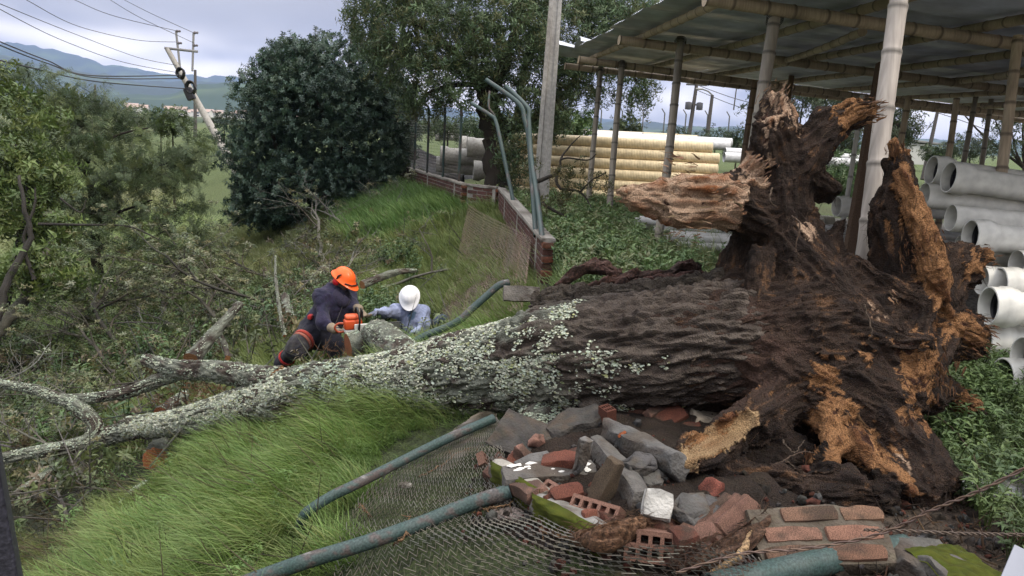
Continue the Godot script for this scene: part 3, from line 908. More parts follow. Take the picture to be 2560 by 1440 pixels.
func root_carves() -> Array:
	return [
		# hollows between the limbs
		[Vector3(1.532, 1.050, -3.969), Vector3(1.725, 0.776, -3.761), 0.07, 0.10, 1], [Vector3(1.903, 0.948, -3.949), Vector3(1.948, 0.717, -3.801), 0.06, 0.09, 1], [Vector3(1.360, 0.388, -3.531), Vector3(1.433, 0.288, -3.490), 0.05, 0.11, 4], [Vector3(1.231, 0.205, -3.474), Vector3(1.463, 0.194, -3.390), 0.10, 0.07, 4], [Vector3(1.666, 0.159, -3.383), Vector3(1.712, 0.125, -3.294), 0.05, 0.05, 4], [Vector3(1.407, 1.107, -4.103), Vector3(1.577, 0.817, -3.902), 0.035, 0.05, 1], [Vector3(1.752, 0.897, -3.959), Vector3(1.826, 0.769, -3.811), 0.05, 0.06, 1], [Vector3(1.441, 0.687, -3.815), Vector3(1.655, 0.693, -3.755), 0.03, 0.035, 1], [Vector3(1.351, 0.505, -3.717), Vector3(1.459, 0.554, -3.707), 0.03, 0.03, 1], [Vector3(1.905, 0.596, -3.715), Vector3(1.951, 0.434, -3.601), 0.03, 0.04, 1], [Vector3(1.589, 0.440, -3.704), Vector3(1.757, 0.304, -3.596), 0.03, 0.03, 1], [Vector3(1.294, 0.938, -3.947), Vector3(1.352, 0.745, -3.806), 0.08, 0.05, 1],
		[Vector3(1.616, 0.609, -3.830), Vector3(1.852, 0.590, -3.724), 0.035, 0.05, 1], [Vector3(2.408, 0.842, -4.132), Vector3(2.415, 0.822, -4.026), 0.09, 0.08, 1], [Vector3(2.356, 0.478, -4.008), Vector3(2.434, 0.446, -3.950), 0.06, 0.07, 1], [Vector3(2.183, 0.245, -3.808), Vector3(2.279, 0.209, -3.750), 0.08, 0.09, 1], [Vector3(2.317, 1.149, -4.295), Vector3(2.424, 1.197, -4.305), 0.07, 0.1, 1], [Vector3(1.749, 0.726, -3.802), Vector3(1.919, 0.711, -3.738), 0.04, 0.05, 1], [Vector3(1.781, 0.526, -3.722), Vector3(1.872, 0.492, -3.654), 0.035, 0.045, 1], [Vector3(1.273, 0.673, -3.914), Vector3(1.355, 0.616, -3.831), 0.035, 0.04, 1],
		# the split faces of the broken roots
		[Vector3(0.585, 1.340, -4.048), Vector3(1.182, 1.292, -4.120), 0.13, 0.13, 2], [Vector3(1.346, 1.449, -4.233), Vector3(1.132, 1.316, -4.176), 0.07, 0.10, 2], [Vector3(0.800, 0.255, -3.264), Vector3(1.129, 0.308, -3.550), 0.055, 0.05, 5]]

func build_roots(tree: Node3D) -> void:
	var bones := root_bones()
	var carves := root_carves()
	var g := net(bones, carves, 0.019, 0.05, 0.03, 7.0)
	g = finer(g.mb, g.ids)
	var mb: MB = g.mb
	var ids: PackedByteArray = g.ids
	var nrm := mb.normals()
	var axes := {}
	var red_at := Vector3(1.103, 0.507, -3.983)
	# bare wood showing where the bark was ripped off: place, reach, kind
	var bare := [[Vector3(1.375, 1.830, -4.432), 0.14, 2], [Vector3(1.839, 1.778, -4.401), 0.13, 3], [Vector3(2.087, 1.398, -4.294), 0.08, 3], [Vector3(2.158, 1.211, -4.256), 0.085, 3], [Vector3(2.204, 0.977, -4.108), 0.10, 3], [Vector3(2.263, 0.856, -4.083), 0.09, 3], [Vector3(2.398, 0.676, -4.047), 0.13, 3], [Vector3(2.568, 1.089, -4.334), 0.06, 3], [Vector3(1.958, 0.857, -3.951), 0.07, 2], [Vector3(1.610, 1.162, -4.247), 0.04, 2], [Vector3(1.781, 0.973, -4.005), 0.05, 2], [Vector3(0.886, 0.295, -3.390), 0.08, 3], [Vector3(1.037, 0.342, -3.501), 0.07, 3], [Vector3(0.806, 0.185, -3.286), 0.06, 5], [Vector3(1.931, 0.349, -3.778), 0.09, 3], [Vector3(2.004, 0.291, -3.664), 0.07, 3], [Vector3(2.550, 1.002, -4.317), 0.07, 3], [Vector3(2.363, 0.474, -4.058), 0.08, 3],
		[Vector3(1.279, 0.336, -3.775), 0.06, 3], [Vector3(2.063, 0.513, -3.811), 0.16, 3], [Vector3(1.858, 0.601, -3.828), 0.06, 3], [Vector3(1.697, 0.199, -3.697), 0.12, 3], [Vector3(1.775, 0.128, -3.580), 0.09, 3], [Vector3(1.910, 0.033, -3.511), 0.09, 2], [Vector3(2.441, 0.315, -4.077), 0.08, 3], [Vector3(2.094, 0.298, -3.768), 0.05, 3], [Vector3(0.876, 1.174, -4.198), 0.08, 2], [Vector3(1.288, 1.481, -4.413), 0.10, 2], [Vector3(2.149, 0.628, -3.936), 0.09, 3], [Vector3(1.583, 0.470, -3.802), 0.08, 3], [Vector3(2.175, 0.145, -3.686), 0.06, 3]]
	for k in mb.v.size():
		var v := mb.v[k]
		var id := ids[k]
		# the grain runs along the nearest limb
		var ax := Vector3(0.5, -0.6, 0.2)
		var best := 1e9
		for b in bones:
			var ba: Vector3 = b[1] - b[0]
			var q: Vector3 = v - b[0]
			var t: float = clamp(q.dot(ba) / ba.length_squared(), 0.0, 1.0)
			var d: float = (q - ba * t).length() - lerp(b[2], b[3], t)
			if d < best:
				best = d
				ax = ba
		ax = ax.normalized()
		var w := v - ax * v.dot(ax) * 0.76
		var w2 := v - ax * v.dot(ax) * 0.91
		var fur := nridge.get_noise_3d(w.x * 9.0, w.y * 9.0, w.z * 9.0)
		var fur2 := nridge.get_noise_3d(w.x * 4.0 + 7.0, w.y * 4.0, w.z * 4.0)
		var fib := nz2.get_noise_3d(w2.x * 70.0, w2.y * 70.0, w2.z * 70.0)
		var lump := nz2.get_noise_3d(v.x * 34.0, v.y * 34.0, v.z * 34.0)
		var lump2 := nz2.get_noise_3d(v.x * 11.0, v.y * 11.0, v.z * 11.0)
		var kind := 1
		var edge_n := nz2.get_noise_3d(w.x * 16.0, w.y * 16.0, w.z * 16.0) * 0.75 + fib * 0.5
		if id == 2 or id == 3 or id == 5: kind = id
		for p in bare:
			var dd := v.distance_to(p[0])
			if dd < p[1] * (0.85 + edge_n * 2.1): kind = p[2]
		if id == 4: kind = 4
		var col: Color
		var disp := 0.0
		if kind == 1:
			var crk := sm(0.0, 0.13, absf(nz2.get_noise_3d(w.x * 13.0 + 5.0, w.y * 13.0, w.z * 13.0)))
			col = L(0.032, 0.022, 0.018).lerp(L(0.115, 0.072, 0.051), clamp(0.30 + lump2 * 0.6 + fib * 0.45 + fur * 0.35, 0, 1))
			var red: float = v.distance_to(red_at) / 0.42 + lump2 * 0.5 + fib * 0.3
			col = col.lerp(L(0.15, 0.088, 0.066), clamp((1.0 - red) * 1.5, 0.0, 0.85))
			if lump2 * 0.7 + fib * 0.8 + edge_n * 0.4 > 0.50: col = L(0.21, 0.115, 0.065)
			disp = fur * 0.022 + fur2 * 0.022 + lump * 0.009 + fib * 0.009 + (crk - 1.0) * 0.012
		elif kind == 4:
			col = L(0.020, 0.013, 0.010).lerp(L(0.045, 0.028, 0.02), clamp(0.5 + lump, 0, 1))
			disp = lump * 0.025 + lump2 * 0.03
		else:
			var w3 := v - ax * v.dot(ax) * 0.86
			var deep := nridge.get_noise_3d(w3.x * 11.0 + 3.0, w3.y * 11.0, w3.z * 11.0)
			var a := L(0.82, 0.58, 0.41)
			var c2 := L(0.40, 0.145, 0.05)
			if kind == 3:
				a = L(0.56, 0.29, 0.13)
				c2 = L(0.17, 0.066, 0.028)
			if kind == 5:
				a = L(0.62, 0.42, 0.23)
				c2 = L(0.36, 0.19, 0.085)
			col = c2.lerp(a, clamp(0.55 + deep * 0.85 + fib * 0.35 + lump2 * 0.5, 0, 1))
			if lump2 + fib * 0.5 + nz.get_noise_3d(v.x * 9.0, v.y * 9.0, v.z * 9.0) * 0.6 > 0.62: col = L(0.10, 0.045, 0.028)
			disp = deep * 0.026 + fib * 0.008 + lump * 0.008 + lump2 * 0.012
			if kind == 5: disp *= 0.35
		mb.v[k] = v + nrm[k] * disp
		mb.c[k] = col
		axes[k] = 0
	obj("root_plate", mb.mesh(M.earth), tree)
	# splinters standing off the torn ends
	rng.seed = 91
	var xf := []
	var cols := []
	var ends := [[Vector3(0.571, 1.295, -4.222), Vector3(-1, 0.1, 0.2), 0.06, 60, 0.05, 2], [Vector3(0.874, 1.401, -4.295), Vector3(-1, 0.2, 0.1), 0.16, 140, 0.07, 2], [Vector3(0.924, 1.153, -4.214), Vector3(-1, -0.1, 0.2), 0.15, 120, 0.07, 2], [Vector3(1.088, 1.287, -4.241), Vector3(-1, 0.0, 0.3), 0.12, 110, 0.08, 2], [Vector3(1.402, 1.838, -4.484), Vector3(0.3, 0.6, 0.1), 0.11, 190, 0.05, 2], [Vector3(1.890, 1.802, -4.426), Vector3(1, 0.25, 0), 0.09, 100, 0.08, 3], [Vector3(2.087, 1.585, -4.444), Vector3(-0.1, 1, 0), 0.06, 90, 0.07, 3], [Vector3(2.622, 1.041, -4.375), Vector3(1, 0.1, 0), 0.08, 90, 0.05, 3], [Vector3(2.160, 1.091, -4.182), Vector3(0.2, -1, 0.2), 0.14, 120, 0.06, 3], [Vector3(2.511, 0.636, -4.141), Vector3(1, -0.3, 0.2), 0.13, 190, 0.06, 3],
		[Vector3(1.686, 0.191, -3.716), Vector3(0.6, -1, 0.3), 0.13, 220, 0.09, 3], [Vector3(1.514, 0.087, -3.593), Vector3(-0.2, -1, 0.3), 0.09, 170, 0.07, 3], [Vector3(1.814, 0.111, -3.577), Vector3(0.6, -0.9, 0.2), 0.10, 120, 0.09, 3], [Vector3(1.935, 0.011, -3.496), Vector3(0.8, -0.7, 0.1), 0.06, 70, 0.08, 2], [Vector3(0.831, 0.215, -3.353), Vector3(-0.9, -0.4, 0.2), 0.08, 60, 0.04, 5], [Vector3(2.515, 0.280, -4.121), Vector3(1, -0.3, 0), 0.07, 80, 0.05, 3], [Vector3(2.005, 0.841, -4.091), Vector3(0.6, -0.6, 0.2), 0.05, 24, 0.06, 2], [Vector3(2.114, 0.047, -3.615), Vector3(0.5, -1, 0.1), 0.09, 70, 0.07, 3], [Vector3(2.123, 0.516, -3.811), Vector3(0.1, -1, 0.2), 0.15, 130, 0.06, 3], [Vector3(1.327, 1.462, -4.388), Vector3(-0.8, -0.5, 0.2), 0.10, 90, 0.06, 2]]
	for e in ends:
		for k in e[3]:
			var at: Vector3 = e[0] + rv() * e[2] * sqrt(rng.randf())
			var d: Vector3 = (e[1].normalized() + rv() * 0.4).normalized()
			if k % 2 == 1 and e[5] != 3: continue
			var ln: float = e[4] * rf(0.3, 0.95)
			xf.append(Transform3D(look_basis(d, rv()).scaled_local(Vector3(ln * rf(1.0, 2.6), ln, ln * rf(0.4, 0.9))), at - d * ln * 0.35))
			cols.append(vary(L(0.66, 0.42, 0.26) if e[5] != 3 else L(0.34, 0.165, 0.075), 0.45))
	scatter("splinter", sliver_mesh(), xf, cols, tree)
	# clinging fibres and rootlets all over the plate
	xf = []
	cols = []
	for k in 9500:
		var i := rng.randi() % mb.v.size()
		if ids[i] == 2 or ids[i] == 5: continue
		var d := (nrm[i] * 0.5 + rv() + Vector3(0.1, -0.4, 0)).normalized()
		var ln := rf(0.02, 0.085)
		xf.append(Transform3D(look_basis(d, rv()).scaled_local(Vector3(ln * 0.35, ln, ln * 0.35)), mb.v[i] - nrm[i] * 0.004))
		cols.append(vary(L(0.085, 0.05, 0.034) if k % 4 else L(0.22, 0.135, 0.085), 0.5))
	scatter("root_fibre", sliver_mesh(), xf, cols, tree)
	# long thin roots
	for r in [[Vector3(1.032, 0.055, -3.515), Vector3(1.163, 0.073, -3.447), Vector3(1.298, 0.165, -3.435), Vector3(1.407, 0.191, -3.491), Vector3(1.533, 0.134, -3.582)], [Vector3(1.298, 0.165, -3.435), Vector3(1.360, 0.110, -3.434), Vector3(1.371, -0.017, -3.449)], [Vector3(1.164, 0.090, -3.522), Vector3(1.170, 0.065, -3.466), Vector3(1.153, 0.018, -3.457)], [Vector3(1.302, 0.237, -3.500), Vector3(1.350, 0.193, -3.461), Vector3(1.405, 0.242, -3.501)], [Vector3(1.788, 0.823, -3.924), Vector3(1.812, 0.697, -3.848), Vector3(1.795, 0.657, -3.840)], [Vector3(1.470, 1.224, -4.208), Vector3(1.497, 1.190, -4.150), Vector3(1.482, 1.065, -4.125), Vector3(1.506, 1.025, -4.117)], [Vector3(1.116, 0.725, -4.210), Vector3(1.042, 0.647, -4.144), Vector3(0.929, 0.549, -4.073), Vector3(0.878, 0.518, -4.016)], [Vector3(0.954, 0.464, -3.954), Vector3(1.044, 0.568, -4.026), Vector3(1.104, 0.714, -4.157)], [Vector3(1.373, 1.362, -4.287), Vector3(1.349, 1.302, -4.224), Vector3(1.394, 1.262, -4.216)], [Vector3(2.186, 0.176, -3.386), Vector3(2.308, 0.191, -3.797), Vector3(2.236, 0.252, -3.911)]]:
		var m2 := MB.new()
		var sp := spline(r, 22)
		for q in sp.size(): sp[q] += rv() * 0.004
		m2.tube(sp, lerps([0.006, 0.004, 0.002], 22), 5, vary(L(0.14, 0.10, 0.07), 0.3))
		obj("thin_root", m2.mesh(M.wood), tree)


# ------------------------------------------------------------------ shed of bamboo and zinc sheets
func bamboo(a: Vector3, b: Vector3, r: float, col: Color, bow := 0.02) -> Mesh:
	var mb := MB.new()
	var ln := a.distance_to(b)
	var pts := []
	var rad := []
	var side := (b - a).cross(Vector3(0.3, 0.2, 1.0)).normalized()
	var x := 0.0
	var nodes := []
	while x < ln:
		nodes.append(x)
		x += rf(0.26, 0.36)
	nodes.append(ln)
	for k in nodes.size() - 1:
		for e in [[0.0, 1.10], [0.012, 1.11], [0.03, 0.965], [0.06, 1.0], [0.5 * (nodes[k + 1] - nodes[k]), 1.0], [nodes[k + 1] - nodes[k] - 0.02, 1.02]]:
			if e[0] < 0.0 or e[0] >= nodes[k + 1] - nodes[k]: continue
			var s: float = nodes[k] + e[0]
			pts.append(a.lerp(b, s / ln) + side * sin(s / ln * PI) * bow)
			rad.append(r * e[1] * (1.0 - 0.15 * s / ln))
	pts.append(b)
	rad.append(r * 0.85)
	mb.tube(pts, rad, 14, col)
	var per := 14
	for k in pts.size(): # darker rings at the joints, each stalk's own blotches
		var dark: bool = rad[k] > r * 1.05 * (1.0 - 0.15 * pts[k].distance_to(a) / ln)
		for s in per:
			var q := mb.v[k * per + s]
			var n := nz2.get_noise_3d(q.x * 6.0, q.y * 3.0, q.z * 6.0)
			var c: Color = col.lerp(col * 0.55, clamp(n * 1.6, 0, 1))
			if dark: c = col * 0.42
			mb.c[k * per + s] = Color(c.r, c.g, c.b)
	return mb.mesh(M.bamboo)

func to_ground(a: Vector3, b: Vector3) -> Array: # carry the line from a through b down to the land
	var d := (b - a).normalized()
	var p := a + d * (a.y / -d.y)
	return [a, p - Vector3(0, 0.05, 0)]

func build_shed() -> void:
	rng.seed = 5
	var shed := thing("open_shed", "open-sided shed of bamboo posts and beams under corrugated zinc sheets", "shed")
	var K := Vector3(1.882, 2.855, -7.697)
	var D := Vector3(1, -0.052, -0.17).normalized()
	var E := Vector3(-0.10, 0, -1).normalized()
	var up := E.cross(D).normalized()
	if up.y < 0: up = -up
	var tan_ := L(0.50, 0.40, 0.29)
	var grey := L(0.36, 0.32, 0.27)
	# posts
	var posts := [[Vector3(1.499, 2.871, -15.808), Vector3(1.369, 0.001, -15.233), 0.055, grey], [Vector3(1.741, 2.888, -14.434), Vector3(1.636, 0.002, -13.856), 0.058, grey], [Vector3(2.141, 2.966, -11.319), Vector3(1.953, 0.000, -10.725), 0.062, grey], [Vector3(2.358, 2.843, -7.847), Vector3(2.239, 1.695, -7.617), 0.066, grey],
		[Vector3(2.262, 2.743, -5.073), Vector3(2.168, 1.484, -4.821), 0.062, L(0.50, 0.45, 0.40)], [Vector3(4.752, 2.728, -7.977), Vector3(4.657, 1.504, -7.732), 0.055, tan_], [Vector3(6.129, 2.437, -12.916), Vector3(6.009, 1.559, -12.740), 0.055, tan_], [Vector3(6.340, 2.370, -11.883), Vector3(6.254, 1.541, -11.717), 0.05, tan_], [Vector3(8.056, 2.596, -14.478), Vector3(7.929, 1.753, -14.309), 0.05, grey],
		[Vector3(3.826, 2.577, -13.454), Vector3(3.735, 1.400, -13.218), 0.06, L(0.22, 0.15, 0.10)], [Vector3(4.938, 2.824, -15.034), Vector3(4.876, 2.171, -14.903), 0.06, L(0.22, 0.15, 0.10)], [Vector3(8.934, 2.713, -15.521), Vector3(8.808, 1.481, -15.274), 0.05, grey]]
	for p in posts:
		var e := to_ground(p[0], p[1])
		obj("post", bamboo(e[1], e[0], p[2], p[3], rf(-0.02, 0.02)), shed)
	var mb := MB.new() # one square timber post
	var e2 := to_ground(Vector3(3.907, 2.512, -8.954), Vector3(3.736, 1.167, -8.684))
	var ax: Vector3 = e2[0] - e2[1]
	mb.box(Transform3D(look_basis(ax, Vector3.BACK), (e2[0] + e2[1]) * 0.5), Vector3(0.10, ax.length(), 0.10), L(0.17, 0.11, 0.075))
	obj("timber_post", mb.mesh(M.bark_pole), shed)
	# rafters run across, purlins along
	for t in [-2.6, 0.0, 3.55, 6.75, 8.3]:
		var a = K + E * t - D * 0.25
		obj("rafter", bamboo(a, a + D * 11.5, 0.062, tan_, rf(-0.06, 0.06)), shed)
	for s in [0.06, 1.3, 2.6, 3.9, 5.2, 6.6, 8.0, 9.4, 10.8]:
		var a: Vector3 = K + D * s + up * 0.105 + E * -2.85
		obj("purlin", bamboo(a, a + E * (11.3 + rf(-0.4, 0.3)), 0.05, tan_ if s > 0.1 else L(0.48, 0.38, 0.26), 0.03), shed)
	for s in [[1.7, 0.6, 2.9], [4.4, 1.2, 2.2], [7.2, 4.2, 2.4]]: # loose lengths tied under the sheets
		var a: Vector3 = K + D * s[0] + up * 0.01 + E * s[1]
		obj("purlin", bamboo(a, a + E * s[2] + D * 0.5, 0.045, tan_, 0.02), shed)
	# lashings of wire where posts meet beams
	for p in posts.slice(0, 5):
		mb = MB.new()
		for r in 4:
			var pts := []
			for k in 13:
				var an := TAU * k / 12
				pts.append(p[0] + Vector3(cos(an) * 0.078, -0.05 - r * 0.02 + sin(an) * 0.05, sin(an) * 0.078))
			mb.tube(pts, lerps([0.004, 0.004], 13), 4, L(0.05, 0.045, 0.04), false)
		obj("lashing", mb.mesh(M.wire), shed)
	# zinc sheets, each of its own, lapped
	var step := 0.912
	for i in 12:
		for j in 4:
			var t := -2.75 + i * step
			var s0 := -0.35 + j * 2.75 + rf(-0.06, 0.06)
			var ln := 2.95
			if i == 11 and j == 0: s0 -= 0.25
			mb = MB.new()
			var base := vary(L(0.68, 0.72, 0.82), 0.1)
			var n := 27
			var m := 4
			var lift := 0.170 + 0.004 * (j % 2) + 0.003 * (i % 2)
			var tilt := rf(-0.0008, 0.0008)
			for a in n + 1:
				for b in m + 1:
					var w := float(a) / n * (step + 0.07)
					var l := float(b) / m * ln
					var q: Vector3 = K + D * (s0 + l) + E * (t + w) + up * (lift + sin(w / 0.076 * TAU) * 0.009 + tilt * l)
					if i >= 10 and j == 0: q += up * (0.10 * pow(1.0 - l / ln, 3.0) * (1.0 + sin(w * 5.0)))
					if j == 0 and b == 0: q += D * nz2.get_noise_2d(i * 3.0, w * 4.0) * 0.03
					mb.p(q, base)
			for a in n:
				for b in m: mb.quad(a * (m + 1) + b, a * (m + 1) + b + 1, (a + 1) * (m + 1) + b + 1, (a + 1) * (m + 1) + b)
			obj("roof_sheet", mb.mesh(M.sheet), shed)
	# a slender pale pole and a bamboo prop that stand under and beside the roof
	var e3 := to_ground(Vector3(4.747, 2.315, -11.362), Vector3(4.600, 0.927, -11.084))
	single("slim_pole", bamboo(e3[1], e3[0], 0.036, L(0.52, 0.5, 0.46), 0.01), "slender pale pole standing behind the raised roots under the shed", "pole")

# ------------------------------------------------------------------ bricks
func block(size: Vector3, col: Color, rough := 0.004, n := 5, freq := 18.0, offs := Vector3.ZERO) -> MB: # a worn block, its faces a little uneven
	var mb := MB.new()
	var h := size * 0.5
	for axis in 3:
		for sg in [-1.0, 1.0]:
			var base := mb.v.size()
			var a1 := (axis + 1) % 3
			var a2 := (axis + 2) % 3
			for i in n + 1:
				for j in n + 1:
					var q := Vector3.ZERO
					q[axis] = sg * h[axis]
					q[a1] = lerp(-h[a1], h[a1], float(i) / n)
					q[a2] = lerp(-h[a2], h[a2], float(j) / n)
					var e := q / h
					var corner: float = max(0.0, abs(e.x) + abs(e.y) + abs(e.z) - 2.0)
					var w := q + offs
					var d := Vector3(nz2.get_noise_3d(w.x * freq, w.y * freq, w.z * freq), nz2.get_noise_3d(w.x * freq + 30.0, w.y * freq, w.z * freq), nz2.get_noise_3d(w.x * freq, w.y * freq + 30.0, w.z * freq))
					q += d * rough * 1.6 - e * rough * corner * 1.3
					var t := nz2.get_noise_3d(w.x * 12.0 + 7.0, w.y * 12.0, w.z * 12.0) + 0.5 * nz2.get_noise_3d(w.x * 45.0, w.y * 45.0, w.z * 45.0)
					var dirt: float = nz2.get_noise_3d(w.x * 7.0 + 50.0, w.y * 7.0, w.z * 7.0) + 0.4 * nz2.get_noise_3d(w.x * 30.0, w.y * 30.0 + 9.0, w.z * 30.0)
					var cc: Color = col.lerp(Color(col.r * 0.55, col.g * 0.55, col.b * 0.55), clamp(t * 1.3, 0, 0.8))
					if rough > 0.0035: cc = cc.lerp(L(0.075, 0.058, 0.044), clamp(dirt * 2.2 + 0.1, 0, 0.75))
					mb.p(q, cc)
			for i in n:
				for j in n:
					var k := base + i * (n + 1) + j
					if sg > 0: mb.quad(k, k + 1, k + n + 2, k + n + 1)
					else: mb.quad(k, k + n + 1, k + n + 2, k + 1)
	return mb

func holed_brick(size: Vector3, col: Color, nx: int, nz_: int) -> MB: # a brick with rows of square holes through its y faces
	var mb := MB.new()
	var h := size * 0.5
	var dark := Color(col.r * 0.8, col.g * 0.8, col.b * 0.8)
	for s in [-1.0, 1.0]:
		mb.face(Vector3(s * h.x, -h.y, -h.z), Vector3(s * h.x, h.y, -h.z), Vector3(s * h.x, h.y, h.z), Vector3(s * h.x, -h.y, h.z), col)
		mb.face(Vector3(-h.x, -h.y, s * h.z), Vector3(h.x, -h.y, s * h.z), Vector3(h.x, h.y, s * h.z), Vector3(-h.x, h.y, s * h.z), col)
	var xs := [-h.x]
	var zs := [-h.z]
	var w := size.x / (nx * 1.55 + 0.55)
	for k in nx:
		xs.append(-h.x + w * (0.55 + k * 1.55))
		xs.append(-h.x + w * (1.55 + k * 1.55))
	xs.append(h.x)
	w = size.z / (nz_ * 1.55 + 0.55)
	for k in nz_:
		zs.append(-h.z + w * (0.55 + k * 1.55))
		zs.append(-h.z + w * (1.55 + k * 1.55))
	zs.append(h.z)
	for i in xs.size() - 1:
		for j in zs.size() - 1:
			var hole := i % 2 == 1 and j % 2 == 1
			var a: float = xs[i]
			var b: float = xs[i + 1]
			var c: float = zs[j]
			var d: float = zs[j + 1]
			for s in [-1.0, 1.0]:
				if not hole: mb.face(Vector3(a, s * h.y, c), Vector3(b, s * h.y, c), Vector3(b, s * h.y, d), Vector3(a, s * h.y, d), col)
			if hole:
				mb.face(Vector3(a, -h.y, c), Vector3(b, -h.y, c), Vector3(b, h.y, c), Vector3(a, h.y, c), dark)
				mb.face(Vector3(a, -h.y, d), Vector3(b, -h.y, d), Vector3(b, h.y, d), Vector3(a, h.y, d), dark)
				mb.face(Vector3(a, -h.y, c), Vector3(a, -h.y, d), Vector3(a, h.y, d), Vector3(a, h.y, c), dark)
				mb.face(Vector3(b, -h.y, c), Vector3(b, -h.y, d), Vector3(b, h.y, d), Vector3(b, h.y, c), dark)
	return mb

func build_wall() -> void:
	rng.seed = 9
	var variants := []
	for k in 6: variants.append(block(Vector3(0.245, 0.066, 0.12), vary(L(0.165, 0.082, 0.066), 0.28), 0.003, 3, 20.0, rv() * 5.0).mesh(M.brick))
	var half := []
	for k in 4: half.append(block(Vector3(0.118, 0.066, 0.12), vary(L(0.30, 0.11, 0.065), 0.25), 0.006, 3, 20.0, rv() * 5.0).mesh(M.brick))
	var runs := [
		[Vector3(0.36, 0, -8.25), Vector3(-0.30, 0, -15.3), "low brick wall with broken near end beside the weeds", 6],
		[Vector3(-0.36, 0, -15.45), Vector3(-0.98, 0, -15.95), "short brick wall panel across the head of the leaning wire mesh", 6],
		[Vector3(-1.06, 0, -16.0), Vector3(-3.6, 0, -23.0), "low brick wall carrying the standing wire fence", 6]]
	for r in runs:
		var a: Vector3 = r[0]
		var b: Vector3 = r[1]
		var ln := a.distance_to(b)
		var dir := (b - a).normalized()
		var yaw := atan2(-dir.z, dir.x)
		var wall := thing("brick_wall", r[2], "wall", a)
		wall.rotation.y = yaw
		var mb := MB.new()
		mb.box(Transform3D(Basis(), Vector3(ln * 0.5, 0.205, 0)), Vector3(ln - 0.03, 0.47, 0.104), L(0.26, 0.245, 0.22), 0.003)
		obj("mortar", mb.mesh(M.concrete), wall)
		mb = block(Vector3(ln, 0.42, 0.15), L(0.20, 0.19, 0.17), 0.006, 12, 3.0)
		obj("footing", mb.mesh(M.concrete), wall, Transform3D(Basis(), Vector3(ln * 0.5, -0.235, 0)))
		mb = block(Vector3(ln, 0.05, 0.155), L(0.30, 0.28, 0.25), 0.004, 14, 5.0)
		obj("coping", mb.mesh(M.concrete), wall, Transform3D(Basis(), Vector3(ln * 0.5, 0.475, 0)))
		for c in int(r[3]):
			var x := 0.1225 if c % 2 == 0 else 0.0
			if c % 2 == 1: obj("brick", half[rng.randi() % 4], wall, Transform3D(Basis(), Vector3(0.05 + rf(-0.03, 0.0), 0.008 + 0.0375 + c * 0.0755, rf(-0.002, 0.002))))
			if c % 2 == 1: x = 0.2425
			while x < ln - 0.1:
				obj("brick", variants[rng.randi() % 6], wall, Transform3D(Basis.from_euler(Vector3(0, rf(-0.01, 0.01), rf(-0.006, 0.006))), Vector3(x, 0.008 + 0.0375 + c * 0.0755, rf(-0.003, 0.003))))
				x += 0.257
		var px := 0.55 if ln > 3.0 else 0.06
		while px < ln:
			mb = block(Vector3(0.075, 0.72, 0.15), L(0.33, 0.31, 0.28), 0.003, 4, 6.0)
			obj("concrete_post", mb.mesh(M.concrete), wall, Transform3D(Basis(), Vector3(px, 0.14, 0.006)))
			px += 2.4

# ------------------------------------------------------------------ pipes
func pvc_pipe(ln: float, r: float, col: Color, bell := true) -> Array:
	var mb := MB.new()
	var w := r * 0.055
	var R := r * 1.16
	var prof := []
	if bell:
		prof = [Vector2(ln, r - w), Vector2(r * 1.7, r - w), Vector2(r * 1.5, R - w), Vector2(r * 1.12, R - w), Vector2(r * 1.08, R + w * 0.4), Vector2(r * 0.75, R + w * 0.4), Vector2(r * 0.71, R - w), Vector2(0, R - w), Vector2(-0.002, R - w * 0.8), Vector2(-0.002, R + w * 0.8), Vector2(0.004, R + w), Vector2(r * 0.62, R + w), Vector2(r * 0.70, R + w * 2.4), Vector2(r * 1.12, R + w * 2.4), Vector2(r * 1.2, R + w), Vector2(r * 1.5, R + w * 0.6), Vector2(r * 1.8, r), Vector2(ln, r), Vector2(ln, r - w)]
	else:
		prof = [Vector2(ln, r - w), Vector2(0.004, r - w), Vector2(0, r - w * 0.7), Vector2(0, r - w * 0.2), Vector2(0.004, r), Vector2(ln, r), Vector2(ln, r - w)]
	mb.lathe(Transform3D.IDENTITY, prof, 44, col)
	for k in mb.v.size():
		var q := mb.v[k]
		var n := nz2.get_noise_3d(q.x * 5.0, q.y * 0.9, q.z * 5.0)
		if n > 0.1: mb.c[k] = col.lerp(L(0.30, 0.28, 0.23), clamp((n - 0.1) * 1.2, 0, 0.5))
	var out := [mb.mesh(M.pvc)]
	if bell:
		mb = MB.new()
		mb.lathe(Transform3D.IDENTITY, [Vector2(r * 0.75, R - w * 0.6), Vector2(r * 0.72, R - w * 2.2), Vector2(r * 0.92, R - w * 3.4), Vector2(r * 1.10, R - w * 2.2), Vector2(r * 1.08, R - w * 0.6)], 44, L(0.018, 0.018, 0.02))
		out.append(mb.mesh(M.plastic))
	return out

func lay(at: Vector3, dir: Vector3) -> Transform3D: return Transform3D(look_basis(dir), at)

